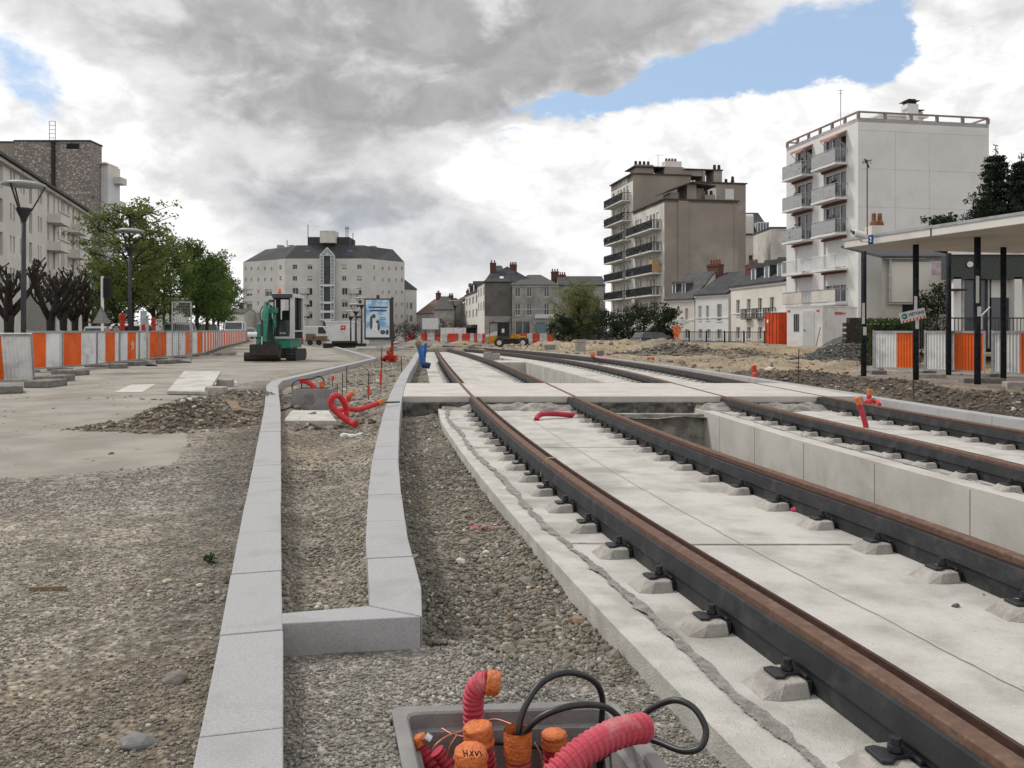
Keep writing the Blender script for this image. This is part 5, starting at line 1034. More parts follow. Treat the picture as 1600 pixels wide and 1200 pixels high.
def tree(label, loc, h, rad, trunk_h, n, size, mat, seed, name='street_tree', bark='bark', clump=.45, tr=.13, shape='round', cat='tree', nb=26, group=None, wood=1):
    rr = random.Random(seed); r = thing(name, label, cat, loc, 0, group); m = MB(); cl = []
    top = Vector((rr.uniform(-.3, .3), rr.uniform(-.3, .3), h * .9)); tk = spline([(0, 0, -.3), (rr.uniform(-.1, .1), rr.uniform(-.1, .1), h * .3), (top.x * .5, top.y * .5, h * .6), top], 4)
    m.tube(tk, [tr * (1.15 - .95 * i / (len(tk) - 1)) for i in range(len(tk))], 8)
    for k in range(nb):
        t = (k + .5) / nb; z = trunk_h + (h * .93 - trunk_h) * t; q = tk[min(len(tk) - 1, int(z / h / .9 * (len(tk) - 1)))]
        prof = {'round': math.sin(math.pi * min(1, .12 + .86 * t)) ** .6, 'cone': 1.05 - t, 'spread': .5 + .5 * math.sin(math.pi * t), 'weep': math.sin(math.pi * min(1, .25 + .72 * t)) ** .5}[shape]
        a = k * 2.4 + rr.uniform(-.5, .5); R_ = rad * prof * rr.uniform(.55, 1.08); up = {'cone': -.05, 'weep': .1}.get(shape, .55) * R_
        s = Vector((q.x, q.y, z - .35 * R_ * (shape != 'cone'))); e = Vector((q.x + math.cos(a) * R_, q.y + math.sin(a) * R_, min(h, z + up * rr.uniform(.3, 1)))); mid = s.lerp(e, .5) + Vector((0, 0, .12 * R_))
        br = spline([s, mid, e], 3); m.tube(br, [tr * .42 * (1 - .8 * i / (len(br) - 1)) * wood for i in range(len(br))], 5, cap=False)
        for u_ in (.45, .7, .92, 1.05):
            p = s.lerp(e, u_) + Vector([rr.gauss(0, .12 * rad) for _ in range(3)]); cl.append((p, clump * rad * rr.uniform(.35, .75)))
            for _ in range(2):
                pe_ = p + Vector([rr.gauss(0, .2 * rad), rr.gauss(0, .2 * rad), rr.uniform(-.02, .22) * rad]); m.tube([s.lerp(e, u_ * .85), pe_], [tr * .16 * wood, .008], 4, cap=False); cl.append((pe_, clump * rad * rr.uniform(.2, .45)))
            if shape == 'weep':
                for _ in range(2): cl.append((p - Vector((0, 0, rr.uniform(.15, .5) * rad)), clump * rad * .4))
    m.build('trunk', bark, r, smooth=True); link('crown', leaves_mesh(cl, n, size, seed), mat, r); return r
def gz(x, y): return hz(x, y)
def at(px, Y): x = (px - 800) / F * Y; return (x, Y, gz(x, Y))
tree('tall thin leaved street tree with visible branches, in front of the pale block', at(203, 38), 7.0, 2.1, 2.2, 8500, .085, 'leaf', 11, clump=.34, tr=.12, nb=30)
tree('green street tree with sparse lower crown just right of the tall thin one', at(240, 44), 6.0, 2.0, 1.8, 7000, .09, 'leafd', 12, clump=.42)
tree('rounded green street tree with a thin leader standing above its crown', at(306, 50), 6.3, 2.0, 2.0, 9500, .09, 'leafd', 13, clump=.45)
for i, (px, Y, h, rd, lab) in enumerate([(322, 60, 6.3, 1.7, 'third green street tree of the receding row'), (333, 70, 6.6, 1.7, 'fourth green street tree of the receding row'), (342, 80, 6.8, 1.8, 'fifth and smallest looking green street tree at the end of the row'), (350, 95, 7.0, 2.0, 'last green street tree, beside the far small house')]):
    tree(lab, at(px, Y), h, rd, 1.9, 6000, .10, 'leafd', 20 + i, nb=20)
tree('dark green street tree filling the gap behind the traffic light', at(182, 52), 5.2, 2.2, 1.2, 6000, .1, 'leafd', 31, nb=22)
# weeping and dark trees in the middle
tree('pale green weeping willow in front of the grey house', at(905, 92), 6.9, 2.5, 1.0, 17000, .12, 'willow', 41, name='willow_tree', shape='weep', clump=.42, nb=34, wood=.6)
for i, (px, Y, h, rd) in enumerate([(880, 88, 3.1, 1.6), (948, 84, 3.5, 1.9), (972, 76, 3.0, 1.5), (1005, 73, 3.6, 1.9), (1036, 70, 3.0, 1.4)]):
    tree(['dark shrubby tree at the left foot of the willow', 'dark shrubby tree between willow and balcony block', 'small dark tree behind the end of the railing', 'dark round tree in front of the beige block corner', 'rightmost dark tree beside the white terrace'][i], at(px, Y), h, rd, .5, 4500, .09, 'bush', 50 + i, name='small_tree', nb=16, tr=.08)
for i, (px, h) in enumerate([(616, 2.6), (634, 2.9), (645, 2.4), (693, 2.9), (712, 3.1)]):
    tree(['bare brown shrub tree, first right of the advertising panel', 'bare brown shrub tree in the middle of the three by the round building', 'bare brown shrub tree left of the white board', 'bare reddish tree right of the white board', 'bare reddish tree before the pink shop front'][i], at(px, 118), h, 1.5, .3, 260, .1, pm('bare_twig', (.10, .07, .06), None, 3), 60 + i, name='bare_tree', nb=22, tr=.07, cat='tree', wood=1.3)
# conifers
def conifer(label, loc, h, rad, n, seed, layers=26):
    rr = random.Random(seed); r = thing('conifer_tree', label, 'tree', loc); m = MB(); cl = []
    m.tube([(0, 0, -.3), (.05, 0, h * .5), (0, 0, h)], [.2, .12, .02], 8)
    for k in range(layers):
        t = k / layers; z = h * (.12 + .86 * t)
        for j in range(6):
            a = j * 1.05 + k * .7 + rr.uniform(-.3, .3); R_ = rad * (1.03 - t) ** .8 * rr.uniform(.6, 1.15) + .1; e = Vector((math.cos(a) * R_, math.sin(a) * R_, z - .1 * R_ + .12 * R_)); s = Vector((0, 0, z)); m.tube([s, e], [.03, .008], 4, cap=False)
            for u_ in (.3, .55, .78, 1.0): cl.append((s.lerp(e, u_) + Vector((0, 0, -.06)), .12 + .14 * rad * (1 - u_ * .5) * (1 - t * .6)))
    cl += [(Vector((0, 0, h + .05)), .12), (Vector((0, 0, h - .2)), .2)]
    m.build('trunk', 'bark', r); link('crown', leaves_mesh(cl, n, .10, seed, .35), 'conif', r)
conifer('tall dark conifer with pointed tip above the canopy roof', at(1556, 45), 10.9, 3.0, 34000, 71)
conifer('dark conifer partly cut by the right picture edge', at(1596, 44), 10.3, 3.2, 34000, 72)
conifer('dark conifer filling the gap behind the pointed conifer', at(1543, 48), 9.0, 4.4, 40000, 74)
tree('low dark cedar peeping over the canopy roof', at(1478, 42), 6.9, 1.15, 4.6, 6500, .08, 'conif', 73, name='cedar_tree', shape='round', nb=14)
tree('dark drooping shrub in front of the roller shutter shed', at(1466, 30), 3.0, .75, .5, 2600, .06, 'bush', 75, name='shrub', shape='weep', nb=12, cat='shrub', tr=.05)
# pollarded planes
def pollard(label, loc, h, seed, spread=1.4, nl=8, rt=.2):
    rr = random.Random(seed); r = thing('pollarded_tree', label, 'tree', loc); m = MB(); ht = h * .5
    m.tube([(0, 0, -.3), (0.03, 0, .4), (0, 0, ht * .6), (0, 0, ht)], [rt * 1.3, rt, rt * .9, rt * 1.1], 10); m.build('trunk', 'bark', r, smooth=True); m = MB()
    def limb(s, d, L, r0, dep):
        n = 5; pts = [s]; 
        for i in range(n): d = (d + Vector((rr.gauss(0, .16), rr.gauss(0, .16), .12))).normalized(); pts.append(pts[-1] + d * L / n)
        rs = [r0 * (1 - .45 * i / n) for i in range(n)] + [r0 * .95]
        pts.append(pts[-1] + d * .06); rs.append(r0 * .5); m.tube(pts, rs, 7)
        if dep:
            for _ in range(rr.randint(2, 3)): limb(pts[rr.randint(2, 4)], (d + Vector((rr.gauss(0, .8), rr.gauss(0, .8), .1))).normalized(), L * .45, r0 * .6, dep - 1)
    for k in range(nl):
        a = 2 * math.pi * k / nl + rr.uniform(-.3, .3); limb(Vector((math.cos(a) * .08, math.sin(a) * .08, ht * rr.uniform(.72, .98))), Vector((math.cos(a) * spread * rr.uniform(.3, .8), math.sin(a) * spread * rr.uniform(.3, .8), 1)).normalized(), (h - ht) * rr.uniform(.8, 1.05), rt * .5, 2)
    m.build('crown', 'bark', r, smooth=True)
pollard('bare pollarded tree cut by the left picture edge', at(14, 34), 3.9, 81)
for i, (px, Y, h) in enumerate([(79, 40, 4.0), (99, 45, 4.3), (117, 50, 4.3), (133, 56, 4.4), (147, 62, 4.4)]):
    pollard(['thickest bare pollarded tree, first right of the street lamp', 'second bare pollarded tree right of the street lamp', 'third bare pollarded tree right of the street lamp', 'fourth bare pollarded tree right of the street lamp', 'fifth bare pollarded tree, beside the white traffic light pole'][i], at(px, Y), h, 82 + i)
# ================================================================== street lamps and signs on the left
def lamp(label, px, Y, h, d=1.12, rpost=.06, parts=True):
    p = at(px, Y); H = h; r = thing('street_lamp', label, 'street lamp', p); m = MB()
    m.tube([(0, 0, -.2), (0, 0, H * .52), (0, 0, H * .53), (0, 0, H - 1.05)], [rpost * 1.25, rpost * 1.15, rpost, rpost], 12); m.build('pole', pm('grey_lamp_paint', (.04, .042, .048), (.055, .055, .06), 5, .6), r, smooth=True)
    m = MB(); m.tube([(0, 0, H - 1.05), (0, 0, H - .92), (0, 0, H - .70), (0, 0, H - .66)], [rpost, rpost * 1.7, rpost * 3.4, rpost * 3.4], 14); m.build('lamp_cup', 'iron', r)
    m = MB()
    for a in (.4, 2.5, 4.6): m.bar((math.cos(a) * rpost * 3, math.sin(a) * rpost * 3, H - .75), (math.cos(a) * d * .47, math.sin(a) * d * .47, H - .05), .035)
    m.build('arm', 'iron', r)
    m = MB(); m.tube([(0, 0, H - .07), (0, 0, H - .04), (0, 0, H), (0, 0, H + .06), (0, 0, H + .09)], [d * .30, d * .49, d * .5, d * .33, d * .04], 28); m.build('lamp_shade', pm('pale_shade', (.45, .46, .46), (.38, .39, .39), 2, .5), r, smooth=True)
lamp('tall grey street lamp with a wide white disc on V arms, left foreground', 37, 23.6, 5.15)
lamp('street lamp half hidden in the thin leaved tree', 203, 35, 5.2)
lamp('far street lamp left of the advertising panel, nearest of that group', 548, 95, 3.9, 1.4, .08); lamp('far street lamp with shade just above its neighbour, left of the advertising panel', 556, 80, 4.0, 1.5, .08); lamp('highest far street lamp touching the advertising panel edge', 565, 84, 4.9, 1.5, .08)
lamp('far street lamp before the side street shop fronts', 711, 120, 5.8, 2.6, .08)
p = at(160, 30); r = thing('traffic_light', 'traffic light on a white pole with the back of a triangular sign', 'traffic light', p)
m = MB(); m.tube([(0, 0, -.2), (0, 0, 3.0)], .05, 10); m.build('pole', 'whitep', r); m = MB(); m.box(.07, -.1, 2.25, .27, .15, 2.95); m.build('signal_head', 'dark', r, bevel=.02)
m = MB(); m.add([(-.45, -.07, 1.35), (.45, -.07, 1.35), (0, -.07, 2.1), (-.45, -.055, 1.35), (.45, -.055, 1.35), (0, -.055, 2.1)], [(0, 1, 2), (5, 4, 3), (0, 3, 4, 1), (1, 4, 5, 2), (2, 5, 3, 0)]); m.v = [(a * .72, b, 1.35 + (c - 1.35) * .8) for a, b, c in m.v]; m.build('sign_plate', 'box', r)
p = at(229, 27); r = thing('road_sign', 'grey backed rounded road sign on a steel post behind the hoarding', 'road sign', p); m = MB(); m.tube([(0.03, 0, -.2), (.03, 0, 1.55)], .035, 8); m.build('post', 'galv', r)
m = MB(); m.box(-.18, -.05, 1.28, .02, -.02, 1.72); m.build('sign_plate', 'galv', r, bevel=.01)
for i, (px, w_, y0) in enumerate([(191, 10, 490), (224, 8, 497), (240, 7, 496)]):
    Y = 40; p = at(px, Y); r = thing('red_bollard', ['widest red plastic post showing above the hoarding, under the tall thin tree', 'middle red plastic post above the hoarding, behind the road sign', 'rightmost red plastic post above the hoarding with a rounded top'][i], 'post', p); h = zz(y0, Y) - p[2]; q = w_ / F * Y / 2
    m = MB(); m.tube([(0, 0, 0), (0, 0, h - .25), (0, 0, h - .24), (0, 0, h - .05), (0, 0, h)], [q * .75, q * .75, q, q, q * .8], 12); m.build('body', 'redw', r); m = MB(); m.cyl((0, 0, -.05), q * 1.3, .12, 12); m.build('base', 'iron', r)
for i, (px, y0) in enumerate([(256, 440), (201, 420), (266, 455)]):
    p = at(px, 48); m = MB(); m.tube([(0, 0, -.2), (0, 0, zz(y0, 48) - p[2])], [.08, .05], 8); tag(m.build('pole', 'steel', loc=p), ['tall dark pole right of the second street tree', 'tall dark pole inside the thin leaved tree', 'dark pole beside the mesh fence frame'][i], 'pole')
# mesh fence frame
p = at(284, 30); r = thing('mesh_fence', 'tall galvanised mesh fence panel rising above the hoarding', 'fence', p); m = MB(); w_ = .33; h = zz(472, 30) - p[2]
for x in (-w_, w_): m.tube([(x, 0, -.05), (x, 0, h)], .025, 8)
m.bar((-w_, 0, h), (w_, 0, h), .04); m.bar((-w_, 0, .2), (w_, 0, .2), .04); m.build('frame', 'galv', r); m = MB()
for k in range(1, 9): m.bar((-w_ + 2 * w_ * k / 9, 0, .2), (-w_ + 2 * w_ * k / 9, 0, h), .006)
for k in range(1, 18): m.bar((-w_, 0, .2 + (h - .2) * k / 18), (w_, 0, .2 + (h - .2) * k / 18), .006)
m.build('mesh', 'galv', r)
# ================================================================== striped hoarding panels
def corr(m, x0, x1, z0, z1, y=0, pitch=.076, d=.018):
    n = max(2, int((x1 - x0) / pitch * 4)); vs = []
    for i in range(n + 1):
        x = x0 + (x1 - x0) * i / n; q = (i % 4); yy = y + (-d if q in (1, 2) else 0); vs += [(x, yy, z0), (x, yy, z1)]
    m.add(vs, [(2 * i, 2 * i + 2, 2 * i + 3, 2 * i + 1) for i in range(n)])
def hoarding(label, group, A, B, zt=.97, bands=((0, .5, 'panel'), (.5, 1, 'orange')), lean=0.0, foot=True, gap=.10, zA=None):
    A = Vector(A); B = Vector(B); d = B - A; Wd = d.length - .05; z0 = (gz(A.x, A.y) if zA is None else zA); z0 = -.12 if A.x < 0 else z0; r = thing('hoarding_panel', label, 'barrier panel', (A.x, A.y, z0), math.atan2(d.y, d.x), group); r.rotation_euler = (lean, 0, r.rotation_euler.z)
    h = zt - z0; m = MB(); m.box(0, -.03, gap, Wd, .02, gap + .045); m.box(0, -.035, h - .055, Wd, .025, h); m.box(0, -.03, gap + .046, .035, .02, h - .056); m.box(Wd - .035, -.03, gap + .046, Wd, .02, h - .056); m.tube([(-.02, 0, 0), (-.02, 0, h + .02)], .022, 8); m.build('frame', 'galv', r)
    for a, b, mt in bands:
        m = MB(); corr(m, .036 + (Wd - .072) * a, .036 + (Wd - .072) * b, gap + .046, h - .056, .0); m.build('corrugated_sheet', mt, r)
    if foot:
        m = MB(); m.box(-.13, -.30, -.02, .11, .30, .10); m.build('foot_block', 'footb', r, bevel=.015)
    return r
ZB = -.12
hoarding('leaning hoarding panel nearest the left picture edge, orange left and white right', None, (-12.6, 18.0), (-10.45, 18.75), .985, ((0, .74, 'orange'), (.74, 1, 'panel')), lean=R(17), gap=.0, foot=False)
hoarding('narrow looking hoarding panel just behind the leaning one, orange left half', None, (-12.45, 21.9), (-12.1, 23.0), .985, ((0, .5, 'orange'), (.5, 1, 'panel')))
hoarding('third hoarding panel from the left with a wide clean orange left half', None, (-12.15, 22.9), (-12.2, 25.0), .985, ((0, .55, 'orange'), (.55, 1, 'panel')))
LP = [Vector(p) for p in ((-12.25, 25.1), (-12.9, 30), (-13.0, 33), (-13.5, 37), (-17.8, 52), (-25.0, 80), (-30.5, 98))]
rp = resample([Vector((p.x, p.y, 0)) for p in LP], 2.05)
base_h = None
for i in range(len(rp) - 1):
    A, B = rp[i], rp[i + 1]
    if i < 4:
        hoarding(['fourth hoarding panel from the left, white with orange middle band', 'hoarding panel with faint white graffiti on its orange band', 'hoarding panel with orange band behind the steel sign post', 'hoarding panel left of the tall mesh fence with wide white band'][i], None, A.xy, B.xy, .985, [((0, .35, 'panel'), (.35, .8, 'orange'), (.8, 1, 'panel')), ((0, .4, 'panel'), (.4, .85, 'orange'), (.85, 1, 'panel')), ((0, .5, 'panel'), (.5, 1, 'orange')), ((0, .35, 'orange'), (.35, 1, 'panel'))][i])
    elif base_h is None: base_h = hoarding('small looking striped hoarding panel in the long receding left row', 'hoarding panels of the receding left row', A.xy, B.xy, .985)
    else: d = B - A; dup(base_h, (A.x, A.y, -.12), math.atan2(d.y, d.x))
# graffiti
m = MB()
A, B = rp[1], rp[2]; d = (B - A).normalized(); nrm = Vector((d.y, -d.x, 0))
q0 = A + d * 1.1 + nrm * .03
for a, b in (((0, .62), (.12, .75)), ((.12, .75), (.1, .5)), ((.1, .5), (.02, .45)), ((.18, .5), (.22, .78)), ((.22, .62), (.3, .7)), ((.3, .7), (.26, .48))): m.bar(q0 + d * a[0] + Vector((0, 0, a[1] - .12)), q0 + d * b[0] + Vector((0, 0, b[1] - .12)), .014)
gpar = [o for o in COL.objects if o.get('label', '').startswith('hoarding panel with faint white graffiti')][0]
mi = (Matrix.Translation(gpar.location) @ gpar.rotation_euler.to_matrix().to_4x4()).inverted(); m.v = [tuple(mi @ Vector(v)) for v in m.v]; m.build('graffiti', 'panel', gpar)
for i, (px, py) in enumerate([(13, 613), (85, 596), (72, 604), (110, 586), (185, 575), (212, 571), (262, 568)]):
    p = G(px, py, -.085); m = MB(); m.box(-.22, -.4, 0, .22, .4, .13); tag(m.build('foot_block', 'footb', bevel=.02, loc=p), ['concrete foot block at the very left below the leaning panel', 'rear one of two stacked looking foot blocks by the leaning panel', 'front foot block at the corner of the leaning panel', 'foot block under the third panel from the left', 'grey foot block below the graffiti panel', 'grey foot block right of the one below the graffiti panel', 'foot block near the steel sign post'][i], 'concrete block').rotation_euler = (0, 0, R(random.uniform(-20, 80)))
for i, (px, py, w_) in enumerate([(235, 572, .7), (285, 567, .7), (350, 555, 1.2)]):
    p = G(px, py, -.085); me = stones('sandbag', np.array([0.]), np.array([0.]), np.array([0.]), np.array([w_ * .5]), np.array([(.05, .05, .05) if i < 2 else (.2, .18, .15)]), flat=.25, sink=.5); tag(link('sandbag', me, 'stone_mat', loc=p), ['flat black bag lying under the left hoarding', 'second flat black bag under the left hoarding, near the mesh fence', 'dusty bag at the foot of the receding hoarding'][i], 'bag')
# right hoarding
RP = [((9.68, 22.75), (10.42, 21.7), 'white and orange hoarding panel behind the first two canopy columns', ((0, .52, 'panel'), (.52, 1, 'orange'))), ((10.47, 21.55), (11.28, 20.2), 'middle right hoarding panel with a bent orange edge, behind the third column', ((0, .5, 'panel'), (.5, 1, 'orange'))), ((11.33, 20.05), (12.1, 18.7), 'rightmost hoarding panel with a grey smudge, cut by the picture edge', ((0, .42, 'panel'), (.42, 1, 'orange')))]
for A, B, l, bd in RP: hoarding(l, None, A, B, .985, bd, zA=-.12)
for i, (px, py, s) in enumerate([(1357, 584, .24), (1372, 586, .18), (1452, 592, .33), (1548, 600, .26), (1600, 606, .35), (1526, 600, .3)]):
    p = G(px, py, -.12); m = MB(); m.box(-s, -.15, -.1, s, .15, .12); tag(m.build('foot_block', 'footb' if i % 2 else 'plinth', bevel=.02, loc=p), ['concrete block beside the first canopy column', 'small dark block under the first right hoarding panel', 'pale long block between second and third columns', 'dark block right of the third column', 'pale block at the right picture edge', 'block at the foot of the third canopy column'][i], 'concrete block').rotation_euler = (0, 0, R(-12))
p = G(1470, 600, -.118); m = MB(); m.prism([(8.2, 20.9), (9.1, 18.0), (9.7, 16.2), (12.6, 16.5), (12.5, 22), (9, 22.5)], -.4, -.10); tag(m.build('pavement', pm('dusty_kerbside', (.27, .23, .2), (.2, .17, .15), 2, .9, .3, 60)), kind='structure')
# ================================================================== canopy
r = thing('canopy', 'flat pale concrete canopy on thin dark columns at the right edge', 'canopy', (9, 18, -.12)); L = r.location
poly = [(7.65, 19.6), (10.6, 10.2), (15.2, 11.4), (12.5, 21.0)]; poly = [(x - L.x, y - L.y) for x, y in poly]; z = 2.89 + .12
m = MB(); m.prism(poly[::-1] if False else poly, z, z + .19); m.build('roof', 'canopy', r, bevel=.01)
def grow(P, k): c = (sum(p[0] for p in P) / 4, sum(p[1] for p in P) / 4); return [(c[0] + (x - c[0]) * k, c[1] + (y - c[1]) * k) for x, y in P]
m = MB(); m.prism(grow(poly, 1.008), z + .16, z + .215); m.build('roof_edge', 'galv', r)
m = MB(); f0, f1 = Vector((*poly[0], 0)), Vector((*poly[1], 0)); dd = (f1 - f0).normalized(); nn = Vector((-dd.y, dd.x, 0)) * -1
for s in (2.6, 5.6): q = f0 + dd * s; m.box(q.x - .012, q.y - .012, z - .003, q.x + .012, q.y + .012, z + .2)
m.build('roof_joint', 'post', r)
for i, (x, y, nt) in enumerate([(8.43, 20.4, (1.15, .5)), (8.92, 18.8, (1.3, .45)), (9.46, 17.3, (1.55, .55)), (10.0, 15.7, (1.2, .4)), (10.72, 20.9, 0), (11.2, 19.4, 0), (11.75, 17.9, 0)]):
    m = MB(); m.tube([(x - L.x, y - L.y, -.05), (x - L.x, y - L.y, z)], .062, 16); c_ = m.build('column', 'post', r, smooth=True)
    if nt:
        m = MB(); a = x - L.x - .052; b = y - L.y - .045; m.box(a - .015, b - .026, nt[0] + .12, a + .05, b - .02, nt[0] + nt[1] + .12); m.box(a + .01, b - .034, nt[0] - .15, a + .085, b - .027, nt[0] + .05); m.build('notice', 'paper', c_)
# house number plate and camera on the canopy fascia
def on_fascia(px, Y): return W(px, 375, Y)
m = MB(); q = W(1361, 375, 18.6); m.box(-.075, -.012, -.1, .075, 0, .1); pl_ = m.build('number_plate', 'bluesg', loc=(q.x - .02, q.y - .05, q.z)); tag(pl_, 'small blue house number plate on the canopy edge', 'number plate'); pl_.rotation_euler = (0, 0, math.atan2(-9.4, 2.95))
text('2', .15, 'paper', pl_, Matrix.Translation((0, -.016, 0)) @ Matrix.Rotation(R(90), 4, 'X'))
q = W(1345, 368, 18.7); r = thing('security_camera', 'white cylindrical security camera fixed to the canopy corner', 'camera', (q.x, q.y, q.z)); m = MB(); m.tube([(-.17, -.05, .05), (.06, -.02, .0)], .075, 14); m.build('housing', 'plast', r); m = MB(); m.tube([(-.185, -.052, .053), (-.168, -.05, .05)], .045, 12); m.build('lens', 'dark', r)
m = MB(); m.bar((-.05, -.03, -.07), (.05, .05, -.13), .03); m.bar((.05, .05, -.13), (.24, .15, -.12), .025); m.build('bracket', 'plast', r)
# PIETONS sign
q = W(1426, 493, 18.62); r = thing('pedestrian_sign', 'tilted white sign with blue arrow disc and word PIETONS taped to a column', 'sign', q, 0); r.rotation_euler = (0, R(-13), 0)
m = MB(); m.box(-.28, -.012, -.115, .28, 0, .115); m.build('sign_plate', 'paper', r)
m = MB()
for k in range(7): x = -.26 + k * .078; m.add([(x, -.015, -.113), (x + .035, -.015, -.113), (x + .05, -.015, -.06), (x + .015, -.015, -.06)], [(0, 1, 2, 3)])
m.build('red_stripes', 'redw', r); m = MB(); m.tube([(-.185, -.0125, .02), (-.185, -.016, .02)], .062, 20); m.build('disc', pm('petrol_blue', (.02, .16, .24), None), r)
m = MB(); m.bar((-.155, -.018, .02), (-.215, -.018, .02), .016); m.bar((-.222, -.018, .02), (-.19, -.018, .045), .014); m.bar((-.222, -.018, .02), (-.19, -.018, -.005), .014); m.build('arrow', 'paper', r)
text('PIÉTONS', .088, MATS['petrol_blue'], r, Matrix.Translation((.082, -.015, .025)) @ Matrix.Rotation(R(90), 4, 'X'))
# ================================================================== buildings under and behind the canopy
def wb_box(m, px0, px1, py0, py1, Y, dep): a = W(px0, py1, Y); b = W(px1, py0, Y); m.box(a.x, Y, a.z, b.x, Y + dep, b.z)
def wbr(m, px0, px1, py0, py1, Y, dep):
    a = W(px0, py1, Y); b = W(px1, py0, Y); k = (Y + dep) / Y * 1.004; m.prism([(a.x, Y), (b.x, Y), (b.x * k, Y + dep), (a.x * k, Y + dep)], a.z, b.z)
def pxthing(name, label, cat, px, py, Y): return thing(name, label, cat, W(px, py, Y))
r = pxthing('school_building', 'low modern building with green panelled fascia and glass door behind the canopy', 'building', 1540, 540, 27)
m = MB(); wbr(m, 1487, 1700, 395, 545, 27.6, 8); wb(m, 'wall', 'cream', r)
m = MB(); wb_box(m, 1485, 1700, 398, 436, 27.0, .58); wb(m, 'fascia', pm('green_granite', (.05, .062, .055), (.03, .04, .035), 14, .5), r)
m = MB(); wbr(m, 1481, 1700, 390, 397.5, 26.9, 4); wb(m, 'roof_edge', 'frame', r)
m = MB(); wb_box(m, 1508, 1544, 438, 545, 27.3, .25); d_ = wb(m, 'door', 'glass', r); m = MB()
for a in (1505, 1526, 1544): wb_box(m, a, a + 2, 434, 545, 27.2, .09)
wb_box(m, 1507, 1544, 433.5, 435.5, 27.2, .09); wb(m, 'door_frame', 'galv', d_)
m = MB(); wb_box(m, 1549, 1585, 466, 545, 27.3, .25); wb(m, 'window', 'glass', r); m = MB(); wb_box(m, 1549, 1585, 430, 465, 27.3, .25); wb(m, 'panel', 'white', r)
for a in (1490, 1585): m = MB(); wb_box(m, a, a + 12, 433, 545, 27.0, .3); wb(m, 'pillar', 'white', r)
m = MB(); m.tube([W(1516, 413, 26.9), W(1516, 413, 26.99)], .09, 14); wb(m, 'wall_lamp', 'plast', r)
m = MB(); wb_box(m, 1487, 1512, 451, 454, 26.5, .5); wb(m, 'letter_shelf', 'rustd', r)
r = pxthing('iron_railing', 'dark iron railing with handrail in front of the low modern building', 'railing', 1540, 540, 25.5); m = MB(); a, b = W(1440, 540, 25.5), W(1640, 540, 25.5); z = zz(497, 25.5)
m.bar((a.x, a.y, z), (b.x, b.y, z), .04); m.bar((a.x, a.y, z - .9), (b.x, b.y, z - .9), .03); k = a.x
while k < b.x: m.bar((k, a.y, z - .9), (k, a.y, z), .018); k += .11
wb(m, 'railing', 'iron', r); m = MB(); m.tube([W(1534, 515, 25.2), W(1534, 493, 25.2), W(1547, 480, 25.2)], .025, 8); wb(m, 'handrail', 'galv', r)
r = pxthing('shed', 'grey rendered shed with wide closed roller shutter under the canopy', 'shed', 1430, 530, 33)
m = MB(); wbr(m, 1378, 1490, 404, 545, 33.3, 4); wb(m, 'wall', 'conc_wall', r)
m = MB(); wb_box(m, 1391, 1487, 409, 472, 33.2, .09); wb(m, 'roller_shutter', 'beigef', r); m = MB(); wb_box(m, 1388, 1490, 473, 475.5, 33.15, .14); wb_box(m, 1390, 1393, 405, 472, 33.1, .09); wb(m, 'shutter_rail', 'galv', r)
m = MB(); a, b = W(1376, 402, 33), W(1492, 402, 33); m.add([(a.x, 32.9, a.z - .05), (b.x, 32.9, b.z - .05), (b.x, 37, b.z + .75), (a.x, 37, a.z + .75), (a.x, 32.9, a.z + .05), (b.x, 32.9, b.z + .05), (b.x, 37, b.z + .85), (a.x, 37, a.z + .85)], [(0, 1, 2, 3), (7, 6, 5, 4), (0, 4, 5, 1), (1, 5, 6, 2), (2, 6, 7, 3), (3, 7, 4, 0)]); wb(m, 'roof', 'slate', r)
m = MB(); wb_box(m, 1411, 1445, 475, 545, 33.25, .05); wb(m, 'opening', 'dark', r)
m = MB(); wb_box(m, 1455, 1474, 408, 430, 31.9, .05); tag(m.build('poster', pm('faded_poster', (.42, .36, .40), (.3, .26, .3), 5, .6)), 'faded pinkish notice board hanging above the dark shrub', 'notice board')
r = pxthing('chimney_house', 'small house with slate roof and orange chimney pots behind the canopy corner', 'house', 1370, 530, 38)
m = MB(); wbr(m, 1353, 1386, 372, 545, 38, 5); wb(m, 'wall', 'white', r)
m = MB(); a, b = W(1362, 366, 37.6), W(1420, 366, 37.6); m.add([(a.x, 37.6, a.z - .3), (b.x, 37.6, a.z - .35), (b.x + .8, 42, a.z + .35), (a.x + .8, 42, a.z + .6), (a.x, 37.6, a.z), (b.x, 37.6, a.z - .2), (b.x + .8, 42, a.z + .45), (a.x + .8, 42, a.z + .7)], [(0, 1, 2, 3), (7, 6, 5, 4), (0, 4, 5, 1), (1, 5, 6, 2), (2, 6, 7, 3), (3, 7, 4, 0)]); wb(m, 'roof', 'slate', r)
m = MB(); wb_box(m, 1362, 1379, 352, 380, 37.2, .7); k = wb(m, 'chimney', 'cream', r); kp = W(1370, 352, 37.55)
for dx in (-.13, .13): m = MB(); m.tube([kp + Vector((dx, 0, 0)), kp + Vector((dx, 0, .12)), kp + Vector((dx, 0, .2)), kp + Vector((dx, 0, .52))], [.17, .16, .10, .09], 10); wb(m, 'chimney_pot', 'terra', k)
r = pxthing('television_aerial', 'tall thin television aerial mast before the blank white gable', 'aerial', 1355, 376, 37); m = MB(); m.bar(W(1355, 376, 37), W(1355, 250, 37), .035); m.bar(W(1347, 254, 37), W(1363, 250, 37), .025); m.bar(W(1351, 248, 37), W(1358, 262, 37), .05)
for k in range(5): m.bar(W(1348 + 3 * k, 249, 37), W(1349 + 3 * k, 257, 37), .015)
wb(m, 'mast', 'steel', r)
